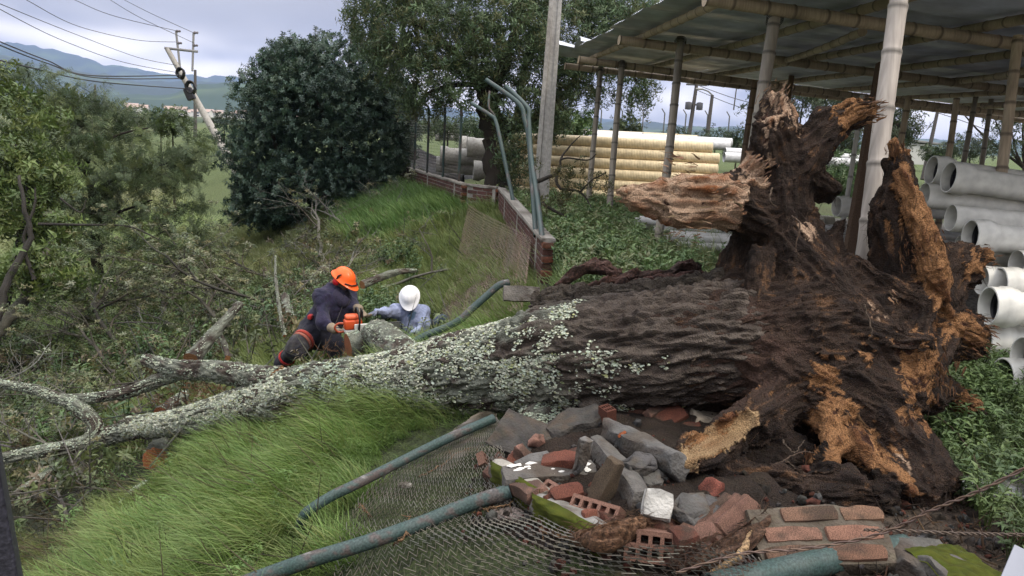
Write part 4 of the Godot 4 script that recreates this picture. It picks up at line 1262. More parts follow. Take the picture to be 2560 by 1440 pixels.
func build_pipes() -> void:
	rng.seed = 31
	var white := L(0.84, 0.835, 0.78)
	var g := "white pipes in the stack behind the roots"
	var bell := pvc_pipe(6.0, 0.118, white)
	var plain := pvc_pipe(6.0, 0.118, white, false)
	# end of each pipe and whether it is belled; they run to the right
	var list := [[Vector3(3.984, 1.371, -7.399), 1, -0.10, "top front white pipe of the stack, black gasket ring inside its wide mouth"], [Vector3(4.057, 1.417, -7.868), 1, -0.09, "top rear white pipe of the stack, its mouth left of the front one"], [Vector3(3.866, 1.185, -7.566), 0, -0.06, "white pipe in second layer, mouth below the top rear pipe"], [Vector3(4.167, 1.132, -7.606), 0, -0.05, "recessed white pipe directly under the top front pipe"], [Vector3(3.856, 1.026, -7.024), 0, -0.045, "white plain-ended pipe in third layer beside the upright root spike"], [Vector3(3.894, 0.904, -6.745), 1, -0.03, "white belled pipe half hidden by the right-hand root tip"], [Vector3(3.955, 0.770, -6.973), 0, -0.03, "white pipe in fourth layer behind the right-hand root tip"], [Vector3(3.797, 0.595, -6.326), 0, -0.02, "dusty white pipe above the large gasketed mouth"], [Vector3(3.877, 0.580, -6.221), 1, -0.02, "white belled pipe just behind the large gasketed mouth"],
		[Vector3(3.474, 0.514, -5.647), 1, -0.01, "large white pipe mouth with dark gasket nearest to the broken root edge"], [Vector3(3.532, 0.234, -5.744), 1, 0.0, "white pipe under the large mouth, its rim beside torn orange wood"], [Vector3(3.890, 0.382, -5.977), 0, 0.0, "white plain pipe at picture edge above the low open mouths"], [Vector3(3.483, 0.261, -5.188), 1, 0.0, "nearest white pipe mouth cut by the picture edge"], [Vector3(3.448, 0.074, -5.304), 1, 0.0, "lowest white pipe mouth resting on the weeds"], [Vector3(3.528, 0.019, -5.752), 0, 0.0, "white pipe on the ground at back, partly behind weeds"], [Vector3(4.204, 0.709, -6.553), 0, -0.03, "long white pipe in the middle layer, mouth set back to the right"]]
	var first_bell: Node3D = null
	for e in list:
		var o := thing("drain_pipe", e[3], "pipe", e[0], g)
		o.transform = lay(e[0], Vector3(1, e[2], rf(0.02, 0.07)))
		if e[1] == 1:
			obj("pipe_body", bell[0], o)
			obj("gasket", bell[1], o)
		else: obj("pipe_body", plain[0], o)
	# fillers of the pile, set back, seen between the others
	for k in 9:
		var at := Vector3(4.157, 0.519, -6.821) + Vector3(rf(0.1, 0.5), -0.55 + (k % 5) * 0.235, -0.1 - int(k / 5) * 0.235)
		var o := thing("drain_pipe", ["white pipe deep in the stack, seen between the front ones", "white pipe inside the pile behind the large mouths"][k % 2], "pipe", at, g)
		o.transform = lay(at, Vector3(1, -0.02, 0.03))
		obj("pipe_body", plain[0], o)
	# two beyond the stump
	for e in [[Vector3(4.468, 0.778, -11.054), 1, "short-looking white belled pipe left of the pale bamboo post"], [Vector3(4.888, 0.825, -11.267), 0, "white plain pipe mouth touching the pale bamboo post"]]:
		var o := thing("drain_pipe", e[2], "pipe", e[0], "white pipes behind the stump")
		o.transform = lay(e[0], Vector3(1, 0, -0.12))
		if e[1]: obj("pipe_body", bell[0], o)
		else: obj("pipe_body", plain[0], o)
	# thin white pipes lying in the weeds
	var thin := pvc_pipe(6.0, 0.055, L(0.66, 0.66, 0.64), false)
	var tl := ["upper", "second", "middle", "fourth", "lowest"]
	for k in 10:
		var at := Vector3(1.975, 0.060, -12.372) + Vector3(rf(-0.15, 0.2), (k % 5) * 0.0 + int(k / 5) * 0.10, 0.25 - (k % 5) * 0.13) + Vector3(0, 0.16, 0)
		var o := thing("thin_pipe", "thin white pipe lying in weeds behind the trunk, %s of its bundle, %s row" % [tl[4 - k % 5], "top" if k > 4 else "bottom"], "pipe", at, "thin white pipes in the weeds")
		o.transform = lay(at, Vector3(1, 0.0, 0.02 + rf(-0.02, 0.02)))
		obj("pipe_body", thin[0], o)
	for k in 7:
		var at := Vector3(2.058, 0.050, -10.873) + Vector3(rf(-0.1, 0.3), (k % 2) * 0.085, -k * 0.10) + Vector3(0, 0.10, 0)
		var o := thing("thin_pipe", "dirty white pipe of the front bundle beside bamboo post base, number %s from front" % ["one", "two", "three", "four", "five", "six", "seven"][k], "pipe", at, "dirty white pipes by the post")
		o.transform = lay(at, Vector3(1, 0.0, 0.10 + rf(-0.03, 0.03)))
		obj("pipe_body", thin[0], o)
	# yellow ribbed pipes
	var mb := MB.new()
	var prof := [Vector2(4.6, 0.105), Vector2(0, 0.105), Vector2(0, 0.124)]
	var x := 0.0
	while x < 4.56:
		for q in [[0.006, 0.128], [0.010, 0.136], [0.027, 0.136], [0.031, 0.128]]: prof.append(Vector2(x + q[0], q[1]))
		x += 0.038
	prof.append(Vector2(4.6, 0.124))
	prof.append(Vector2(4.6, 0.105))
	mb.lathe(Transform3D.IDENTITY, prof, 26, L(0.80, 0.67, 0.44))
	var ribbed := mb.mesh(M.pvc_yellow)
	mb = MB.new()
	mb.lathe(Transform3D.IDENTITY, prof, 26, L(0.50, 0.47, 0.38))
	var ribbed_grey := mb.mesh(M.pvc_yellow)
	var rows := ["bottom", "second", "third", "fourth", "fifth", "top"]
	for r in 6:
		for c in [0, 1]:
			var at := Vector3(4.664, 1.366, -18.821)
			at = Vector3(at.x + [-0.1, 0.05, -0.05, 0.12, 0.16, 0.0][r] - c * 0.3, 0.16 + r * 0.25, at.z - 0.6 - r * 0.11 + 0.55 - c * 0.275)
			var o := single("ribbed_pipe", ribbed, "yellow ribbed pipe, %s layer of the stack, %s row" % [rows[r], "front" if c == 0 else "rear"], "pipe", lay(at, Vector3(-1, 0, -0.03 + rf(-0.01, 0.01))), "yellow ribbed pipes")
	for r in 2:
		single("ribbed_pipe", ribbed_grey, ["grey ribbed pipe on the ground in front of the yellow stack", "grey ribbed pipe leaning on the first, before the yellow stack"][r], "pipe", lay(Vector3(1.169, 0.140, -15.057) + Vector3(r * 0.3, r * 0.02, -r * 0.28), Vector3(1, 0, 0.06)), "grey ribbed pipes")
	# far pipes above the yellow stack
	var far_white := pvc_pipe(5.0, 0.16, L(0.62, 0.63, 0.64), false)
	var far_cream := pvc_pipe(5.0, 0.20, L(0.60, 0.50, 0.33), false)
	var fi := 0
	for e in [[1626,352,0], [1644,354,0], [1656,354,0], [1668,354,0], [1694,349,1], [1744,353,1], [1575,349,0], [1606,344,0]]:
		var s: Array = far_cream if e[2] else far_white
		var at: Vector3 = [Vector3(4.479, 1.466, -27.510), Vector3(4.726, 1.452, -27.507), Vector3(4.904, 1.460, -27.509), Vector3(5.092, 1.467, -27.714), Vector3(5.487, 1.552, -27.935), Vector3(6.094, 1.533, -27.523), Vector3(3.863, 1.469, -28.123), Vector3(4.354, 1.572, -28.551)][fi]
		single("far_pipe", s[0], "far %s pipe lying beyond the yellow stack, %s from left" % ["cream" if e[2] else "white", ["third", "fourth", "fifth", "sixth", "seventh", "last", "first", "second"][fi]], "pipe", lay(at, Vector3(-1, 0.0, -0.75)), "pipes beyond the yellow stack")
		fi += 1
	for k in 4:
		var at: Vector3 = [Vector3(1.990, 1.433, -26.484), Vector3(2.185, 1.530, -27.013), Vector3(6.783, 1.218, -26.440), Vector3(6.660, 1.070, -26.003)][k]
		single("far_pipe", far_white[0], ["white pipe on far ground between the first two bamboo posts, lower", "white pipe on far ground between the first two bamboo posts, upper", "pale pipe right of the yellow stack, upper of two", "pale pipe right of the yellow stack, lower of two"][k], "pipe", lay(at, Vector3(1, 0, -0.05)), "pale pipes on the far ground")
	# concrete pipes beyond the fence
	var con := []
	for q in [[0.21, L(0.44, 0.43, 0.40)], [0.2, L(0.09, 0.085, 0.08)]]:
		mb = MB.new()
		var r: float = q[0]
		mb.lathe(Transform3D.IDENTITY, [Vector2(2.4, r * 0.8), Vector2(0.0, r * 0.8), Vector2(0, r * 1.18), Vector2(0.02, r * 1.2), Vector2(0.18, r * 1.2), Vector2(0.24, r), Vector2(2.4, r), Vector2(2.4, r * 0.8)], 30, q[1])
		con.append(mb.mesh(M.concrete))
	mb = MB.new()
	mb.lathe(Transform3D.IDENTITY, [Vector2(0.75, 0.16), Vector2(0.0, 0.16), Vector2(0, 0.2), Vector2(0.75, 0.2), Vector2(0.75, 0.16)], 30, L(0.05, 0.048, 0.046))
	con.append(mb.mesh(M.concrete))
	var cp := [[Vector3(-2.044, 0.850, -20.757), 0, 1.0, "large pale concrete pipe at the front of the pile behind the fence"], [Vector3(-1.608, 1.128, -21.323), 0, 1.0, "left upper concrete pipe of the pile behind the fence"], [Vector3(-1.340, 1.116, -20.505), 0, 1.0, "right upper concrete pipe of the pile behind the fence"], [Vector3(-2.166, 0.576, -21.008), 0, 1.0, "lower left concrete pipe, its pale rim beside a fence post"], [Vector3(-1.134, 0.543, -20.186), 0, 1.0, "lower right concrete pipe behind the wire mesh"], [Vector3(-1.276, 0.328, -18.715), 2, -1.0, "black culvert pipe with its mouth open behind the fence"], [Vector3(-3.214, 1.284, -30.533), 0, 1.0, "far concrete pipe left of two beyond the gravel heap"], [Vector3(-2.221, 1.251, -29.507), 0, 1.0, "far concrete pipe right of two beyond the gravel heap"]]
	for e in cp:
		single("concrete_pipe", con[e[1]], e[3], "pipe", lay(e[0], Vector3(e[2], 0, -0.10)), "concrete pipes behind the fence")
	for e in [[Vector3(-3.394, 0.829, -26.363), 2.3, 0.9, "dark gravel heap beyond the standing fence"], [Vector3(-2.393, 1.112, -28.459), 2.0, 0.7, "lower gravel heap behind the concrete pipes"]]:
		mb = MB.new()
		for i in 22:
			for j in 22:
				var u := Vector2(i / 10.5 - 1.0, j / 10.5 - 1.0)
				var hgt: float = max(0.0, 1.0 - u.length())
				mb.p(Vector3(u.x * e[1], hgt * e[2] + nz2.get_noise_2d(i * 2.0, j * 2.0) * 0.12 * min(hgt * 4.0, 1.0) - 0.02, u.y * e[1] * 0.8), vary(L(0.06, 0.06, 0.065), 0.2))
		for i in 21:
			for j in 21: mb.quad(i * 22 + j, i * 22 + j + 1, (i + 1) * 22 + j + 1, (i + 1) * 22 + j)
		var at: Vector3 = e[0]
		single("gravel_heap", mb.mesh(M.soil), e[3], "heap", Transform3D(Basis(), Vector3(at.x, 0, at.z)))

# ------------------------------------------------------------------ wire fence, standing and fallen
func wire_sheet(f: Callable, nu: int, nv: int, r: float, col: Color) -> MB: # each wire zigzags and hooks into the next
	var mb := MB.new()
	for i in nu:
		var pts := []
		for j in nv * 2 + 1:
			var u := (i + (0.03 if j % 2 == 0 else 1.06)) / nu
			var p: Vector3 = f.call(u, float(j) / (nv * 2))
			pts.append(p + Vector3(0, r * (1.3 if j % 2 == 0 else -0.6), 0))
		mb.tube(pts, lerps([r, r], pts.size()), 3, vary(col, 0.25), false)
	return mb

func green_pipe(pts: Array, r: float, n: int, rust := 0.25) -> Mesh:
	var mb := MB.new()
	var sp := spline(pts, n)
	mb.tube(sp, lerps([r, r], n), 16, Color.WHITE, false)
	var inner := MB.new()
	inner.tube(sp, lerps([r * 0.82, r * 0.82], n), 12, L(0.02, 0.02, 0.02), false)
	var green := L(0.050, 0.092, 0.086)
	for k in mb.v.size():
		var q := mb.v[k]
		var a := nz2.get_noise_3d(q.x * 10.0, q.y * 10.0, q.z * 10.0) + 0.5 * nz2.get_noise_3d(q.x * 40.0, q.y * 40.0, q.z * 40.0)
		var c := green.lerp(L(0.085, 0.118, 0.113), clamp(0.5 + a, 0, 1))
		if a > 0.5 - rust: c = L(0.12, 0.085, 0.075).lerp(L(0.10, 0.11, 0.11), clamp(a, 0, 1))
		if a > 0.75 - rust * 0.4: c = L(0.26, 0.25, 0.24)
		mb.c[k] = c
	var off := mb.v.size()
	mb.v.append_array(inner.v)
	mb.c.append_array(inner.c)
	for k in inner.i: mb.i.append(k + off)
	for e in [0, n - 1]: # the rim at each open end
		for s in 48:
			var a = e * 16 + int(s / 3.0)
			var b = e * 16 + int((s + 1) / 3.0) % 16
			var c = off + e * 12 + int(s / 4.0)
			if b != a: mb.tri(a, b, c)
			var d = off + e * 12 + int((s + 1) / 4.0) % 12
			if c != d: mb.tri(b, d, c)
	return mb.mesh(M.paint)

func build_fence() -> void:
	rng.seed = 41
	var rusty := L(0.10, 0.085, 0.07)
	# standing fence on the far wall
	var fence := thing("wire_fence", "standing wire mesh fence on the far brick wall with bent post tops", "fence")
	var feet := [Vector3(-3.45, 0.45, -22.4), Vector3(-3.05, 0.45, -21.3), Vector3(-2.62, 0.45, -20.1), Vector3(-2.16, 0.45, -18.9), Vector3(-1.66, 0.45, -17.6), Vector3(-1.22, 0.45, -16.5)]
	for p in feet:
		obj("post", green_pipe([p, p + Vector3(0.01, 0.9, 0), p + Vector3(0.0, 1.5, 0), p + Vector3(-0.06, 1.62, -0.02), p + Vector3(-0.32, 1.85, -0.1)], 0.027, 30, 0.35), fence)
	var far_mesh := wire_sheet(func(u: float, v: float) -> Vector3: return feet[0].lerp(feet[5], u) + Vector3(0, v * 1.5, 0), 120, 22, 0.0016, L(0.16, 0.15, 0.14))
	obj("wire_mesh", far_mesh.mesh(M.wire, false), fence)
	for k in 3:
		var mb := MB.new()
		var pts := []
		for q in 24:
			var f := q / 23.0 * 4.99
			pts.append(feet[int(f)].lerp(feet[int(f) + 1], f - int(f)) + Vector3(-0.08 - k * 0.1, 1.66 + k * 0.085 + sin(f * PI) * 0.03, -0.03))
		mb.tube(pts, lerps([0.003, 0.003], 24), 3, rusty, false)
		obj("barbed_strand", mb.mesh(M.wire, false), fence)
	# broken posts at the near wall end
	var bp := [[[Vector3(0.244, 0.426, -8.944), Vector3(0.186, 0.918, -9.654), Vector3(0.118, 1.484, -10.176), Vector3(0.055, 1.731, -10.327), Vector3(-0.038, 1.941, -10.471), Vector3(-0.485, 2.239, -10.939)], 0.030, "tall leaning green fence post with long bent top beside the concrete pole"], [[Vector3(0.301, 0.461, -8.441), Vector3(0.246, 0.813, -9.225), Vector3(0.155, 1.293, -9.933), Vector3(0.106, 1.734, -10.328), Vector3(0.078, 1.896, -10.462), Vector3(-0.218, 2.167, -10.924)], 0.030, "green fence post leaning against the taller one on the wall end"], [[Vector3(0.004, 0.296, -12.487), Vector3(-0.141, 0.799, -12.894), Vector3(-0.281, 1.298, -13.198), Vector3(-0.408, 1.715, -13.485), Vector3(-0.511, 1.823, -13.609), Vector3(-0.864, 2.014, -13.953)], 0.032, "bowed green fence post in front of the big tree trunk"]]
	for e in bp: single("fence_post", green_pipe(e[0], e[1], 46, 0.1), e[2], "fence post")
	single("fence_post", green_pipe([Vector3(-0.383, 1.550, -14.064), Vector3(-0.460, 1.821, -14.119), Vector3(-0.566, 1.967, -14.148), Vector3(-0.570, 2.247, -14.306)], 0.02, 20, 0.6), "short pale twisted post stub hanging before the tree", "fence post")
	# bent pipe over the trunk with a stub of concrete on its foot
	single("bent_pipe", green_pipe([Vector3(-0.791, -0.123, -6.080), Vector3(-0.682, -0.061, -6.143), Vector3(-0.503, 0.011, -6.209), Vector3(-0.404, 0.069, -6.241), Vector3(-0.318, 0.150, -6.288), Vector3(-0.189, 0.265, -6.362), Vector3(-0.107, 0.336, -6.396), Vector3(-0.029, 0.357, -6.431)], 0.030, 70, 0.1), "green pipe bent in two rising over the lichen trunk to a concrete stub", "pipe")
	var cb := block(Vector3(0.30, 0.13, 0.13), L(0.22, 0.20, 0.18), 0.006, 8, 9.0)
	single("concrete_stub", cb.mesh(M.concrete), "grey concrete stub on the raised end of the bent green pipe", "concrete", Transform3D(look_basis(Vector3(0.1, 0.3, 1)) * Basis.from_euler(Vector3(0, 0, 0)), Vector3(0.078, 0.288, -6.315)).rotated_local(Vector3.RIGHT, 0.0))
	# fallen pipes in front
	single("fallen_pipe", green_pipe([Vector3(-0.993, -0.397, -3.617), Vector3(-0.963, -0.306, -3.542), Vector3(-0.927, -0.260, -3.539), Vector3(-0.833, -0.208, -3.594), Vector3(-0.711, -0.166, -3.670), Vector3(-0.543, -0.144, -3.889), Vector3(-0.305, -0.054, -4.024), Vector3(-0.063, 0.027, -4.147)], 0.026, 90, 0.22), "green pipe lying on long grass, bent at its low end, running under the trunk", "pipe")
	single("fallen_pipe", green_pipe([Vector3(-1.096, -0.361, -3.041), Vector3(-0.834, -0.264, -3.084), Vector3(-0.603, -0.198, -3.133), Vector3(-0.357, -0.142, -3.237), Vector3(-0.131, -0.063, -3.305), Vector3(0.038, -0.011, -3.336)], 0.034, 90, 0.2), "long green pipe across the foreground ending at the mossy bricks", "pipe")
	single("fallen_pipe", green_pipe([Vector3(0.754, 0.060, -2.514), Vector3(1.035, 0.060, -2.642), Vector3(1.339, 0.060, -2.776), Vector3(1.604, 0.060, -2.873)], 0.052, 40, -0.1), "thick dark green pipe lying in front of the fallen brick slab", "pipe")
	# fallen wire mesh in the foreground
	var rim := spline([Vector3(-0.062, -0.149, -4.355), Vector3(0.016, -0.142, -3.575), Vector3(0.216, -0.097, -3.089), Vector3(0.608, -0.015, -2.776), Vector3(0.960, -0.000, -2.614)], 60)
	var far_rim := spline([Vector3(-0.192, -0.188, -4.404), Vector3(-0.580, -0.334, -4.014), Vector3(-0.742, -0.417, -3.370), Vector3(-0.467, -0.334, -2.459), Vector3(0.309, -0.095, -1.884)], 60)
	var front := wire_sheet(func(u: float, v: float) -> Vector3:
		var k: float = clamp(u, 0.0, 0.999) * 59.0
		var p: Vector3 = rim[int(k)].lerp(rim[int(k) + 1], k - int(k)).lerp(far_rim[int(k)].lerp(far_rim[int(k) + 1], k - int(k)), v)
		p.y = ground_y(p.x, p.z) + 0.115 + 0.04 * nz2.get_noise_2d(p.x * 2.0, p.z * 2.0) + 0.015 * sin(u * 9.0 + v * 4.0)
		return p + Vector3(nz2.get_noise_2d(p.x * 5.0, p.z * 5.0), 0, nz2.get_noise_2d(p.x * 5.0 + 50.0, p.z * 5.0)) * 0.03, 58, 30, 0.0022, L(0.085, 0.078, 0.066))
	single("fallen_wire_mesh", front.mesh(M.wire, false), "rusted chain-link mesh lying flattened on the grass in the foreground", "wire mesh")
	# mesh sagging from the wall over the far bank
	var a0 := Vector3(-0.918, 0.233, -15.228)
	var a1 := Vector3(0.203, 0.442, -9.355)
	var b0 := Vector3(-0.891, -0.742, -9.446)
	var b1 := Vector3(0.081, 0.025, -6.331)
	var slope := wire_sheet(func(u: float, v: float) -> Vector3:
		var top := a0.lerp(a1, u)
		var low := b0.lerp(b1, u)
		var p := top.lerp(low, pow(v, 0.8))
		var gy := land_y(p.x, p.z) + 0.06
		p.y = max(gy, lerp(p.y, gy, 0.25 + 0.5 * sin(v * PI)) + 0.10 * sin(u * 7.0 + v * 9.0) * v * (1.0 - v))
		return p, 44, 64, 0.0032, L(0.13, 0.09, 0.07))
	single("sagging_wire_mesh", slope.mesh(M.wire, false), "brown chain-link mesh sagging from the brick wall over the grassy bank", "wire mesh")
	# barbed wire in the corner
	for e in [[[Vector3(0.565, 0.250, -2.279), Vector3(0.749, 0.344, -2.247), Vector3(0.928, 0.395, -2.206), Vector3(1.097, 0.495, -2.124), Vector3(1.202, 0.619, -2.047), Vector3(1.283, 0.726, -1.967), Vector3(1.380, 0.857, -1.891)], "rusty barbed wire rising to the right across the bottom corner"], [[Vector3(1.154, 0.413, -2.312), Vector3(1.267, 0.440, -2.266), Vector3(1.400, 0.464, -2.220), Vector3(1.490, 0.491, -2.175), Vector3(1.622, 0.518, -2.129)], "rusty barbed wire running level across the bottom corner"]]:
		var mb := MB.new()
		var sp := spline(e[0], 150)
		for strand in 2:
			var pts := []
			for k in 150:
				var an := k * 0.55 + strand * PI
				pts.append(sp[k] + Vector3(0, cos(an), sin(an)) * 0.0034)
			mb.tube(pts, lerps([0.0027, 0.0027], 150), 5, vary(L(0.10, 0.07, 0.055), 0.2))
		for k in range(18, 150, 26):
			for s in [0.0, 1.2]:
				var d := Vector3(0.3, cos(s + k), sin(s + k)).normalized() * 0.016
				mb.tube([sp[k] - d, sp[k] + d], [0.002, 0.001], 4, L(0.10, 0.07, 0.055))
		single("barbed_wire", mb.mesh(M.wire), e[1], "barbed wire")

# ------------------------------------------------------------------ rubble
func build_rubble() -> void:
	rng.seed = 61
	var red := L(0.235, 0.085, 0.058)
	var pink := L(0.34, 0.185, 0.14)
	var grey := L(0.145, 0.14, 0.135)
	var dgrey := L(0.115, 0.108, 0.10)
	var gr := "loose bricks in the rubble of the broken wall"
	var B := Vector3(0.235, 0.062, 0.115)
	# place, size, turn (pitch yaw roll in degrees), colour, kind, label
	var bricks := [
		[Vector3(-0.081, -0.067, -3.747), B * 0.62, Vector3(30, 20, -50), pink * 0.7, 1, "holed pink brick end at the left edge of the rubble"], [Vector3(-0.019, -0.042, -3.594), Vector3(0.13, 0.10, 0.10), Vector3(20, 50, 30), pink * 0.6, 0, "angular brick lump leaning on the holed pink brick end"],
		[Vector3(0.050, -0.030, -3.702), B * 0.6, Vector3(20, 70, 20), red * 0.8, 0, "half brick tucked behind the white painted lintel's left end"], [Vector3(0.275, 0.095, -3.469), B * 0.8, Vector3(10, -8, 12), red, 0, "orange brick lying on top of the white painted lintel"], [Vector3(0.331, 0.090, -3.545), B * 0.6, Vector3(0, 25, 20), red * 0.7, 0, "small orange brick piece behind the brick on the lintel"],
		[Vector3(0.111, 0.019, -3.306), B, Vector3(8, -62, 8), pink, 0, "pink brick set in the mossy wall top at its left end"], [Vector3(0.211, 0.006, -3.274), B, Vector3(25, -58, 6), pink * 0.9, 1, "pink brick sliding beside the mossy wall top, hole in its face"], [Vector3(0.282, 0.042, -3.199), Vector3(0.14, 0.10, 0.08), Vector3(24, 20, 12), red * 0.85, 0, "dark red brick cube at the hollow's left edge"],
		[Vector3(0.392, 0.045, -3.037), B, Vector3(48, -34, 8), pink, 2, "pale brick with square holes standing out of the rubble centre"], [Vector3(0.218, -0.035, -3.158), Vector3(0.11, 0.13, 0.07), Vector3(12, 60, -18), red, 0, "dark red brick end under the moss strip"], [Vector3(0.440, 0.138, -3.143), Vector3(0.07, 0.24, 0.08), Vector3(10, 30, -16), L(0.15, 0.11, 0.075), 0, "brown brick standing upright in the dark hollow"],
		[Vector3(0.403, -0.009, -3.247), Vector3(0.09, 0.2, 0.10), Vector3(30, 10, -30), L(0.13, 0.10, 0.07), 0, "soil-stained brick at the bottom of the hollow"],
		[Vector3(0.875, 0.100, -4.049), B * 0.9, Vector3(25, 40, 30), red * 0.8, 0, "red brick under the trunk, left of two"], [Vector3(0.968, 0.080, -4.031), B * 0.7, Vector3(5, 10, 8), red * 0.9, 0, "red brick under the trunk, right of two"], [Vector3(0.745, 0.100, -4.167), B * 0.7, Vector3(12, -20, 10), red * 0.9, 0, "red brick half crushed under the trunk above the long concrete beam"], [Vector3(0.822, 0.130, -4.109), B * 0.6, Vector3(0, 35, 10), pink * 0.7, 0, "pinkish brick pressed under the trunk beside the red one"], [Vector3(0.540, 0.108, -3.963), Vector3(0.06, 0.17, 0.08), Vector3(5, 30, 8), red * 0.7, 1, "holed brick standing on end beneath the trunk"], [Vector3(0.568, 0.189, -3.598), B * 0.2, Vector3(0, 30, 20), L(0.45, 0.13, 0.05), 0, "bright orange brick crumb on the concrete column"],
		[Vector3(0.598, 0.073, -2.760), Vector3(0.235, 0.07, 0.12), Vector3(74, -8, 4), pink * 0.92, 2, "brick with a row of square holes facing the front at the rubble's foot"], [Vector3(0.696, 0.080, -2.749), Vector3(0.10, 0.14, 0.10), Vector3(4, 24, 4), red * 0.8, 0, "dark red brick beside the square-holed front brick"], [Vector3(0.665, 0.096, -2.869), B * 0.8, Vector3(18, 32, -28), red, 0, "red brick below the white plaster block"], [Vector3(0.766, 0.090, -2.822), Vector3(0.14, 0.09, 0.11), Vector3(14, 30, 10), pink * 0.75, 0, "dusty pink half brick left of the bark slab"], [Vector3(0.824, 0.080, -2.749), B * 0.9, Vector3(10, -40, 8), pink * 0.6, 0, "muddy brick beneath the bark slab's upper end"], [Vector3(0.720, 0.050, -2.734), B * 0.8, Vector3(6, 12, 0), red * 0.6, 0, "dark brick wedged before the bark slab"],
		[Vector3(0.859, 0.120, -2.909), B, Vector3(42, 58, 20), pink * 0.72, 0, "brick of the fallen diagonal course, left"], [Vector3(0.903, 0.120, -2.907), B, Vector3(42, 58, 20), pink * 0.66, 0, "brick of the fallen diagonal course, middle"], [Vector3(0.947, 0.120, -2.905), B, Vector3(42, 58, 20), pink * 0.7, 0, "brick of the fallen diagonal course, right"], [Vector3(0.176, -0.074, -3.255), B * 0.6, Vector3(20, 15, 10), grey * 0.8, 0, "grey mortar-caked brick piece on the mesh edge"], [Vector3(0.411, -0.001, -2.978), B * 0.7, Vector3(12, -30, 10), pink * 0.8, 0, "pink brick behind the torn root lump"], [Vector3(0.659, 0.050, -4.162), B * 0.7, Vector3(15, 60, 10), red * 0.5, 0, "brick in shadow between the concrete beams under the trunk"]]
	for e in bricks:
		var mb: MB
		var col: Color = e[3]
		col.a = 1.0
		if e[4] == 0: mb = block(e[1], col, 0.006, 7, 15.0, rv() * 9.0)
		elif e[4] == 1: mb = holed_brick(e[1], col, 4, 2)
		else: mb = holed_brick(e[1], col, 5, 2)
		var r: Vector3 = e[2]
		single("brick", mb.mesh(M.brick, e[4] == 0), e[5], "brick", Transform3D(Basis.from_euler(r * PI / 180.0), e[0]), gr)
	for k in 34: # broken bits of brick packed among the rest
		var c: Vector3 = [Vector3(0.899, -0.000, -4.233), Vector3(0.742, -0.000, -4.242), Vector3(1.059, -0.000, -4.135), Vector3(0.149, -0.102, -3.754), Vector3(0.377, -0.049, -3.575), Vector3(0.460, -0.039, -3.093), Vector3(0.748, -0.000, -3.016), Vector3(0.266, -0.081, -3.259), Vector3(0.866, -0.000, -3.096)][k % 9]
		var at := c + Vector3(rf(-0.14, 0.14), 0, rf(-0.1, 0.1))
		at.y = land_y(at.x, at.z) + rf(0.03, 0.12)
		var col := vary(red if k % 3 else pink, 0.25)
		col.a = 1.0
		single("brick_fragment", block(Vector3(rf(0.05, 0.13), rf(0.04, 0.065), rf(0.05, 0.10)), col, 0.009, 6, 17.0, rv() * 9.0).mesh(M.brick), "jagged broken brick fragment half buried among the rubble under the trunk", "brick", Transform3D(Basis.from_euler(rv() * 1.2), at), "brick fragments in the rubble")
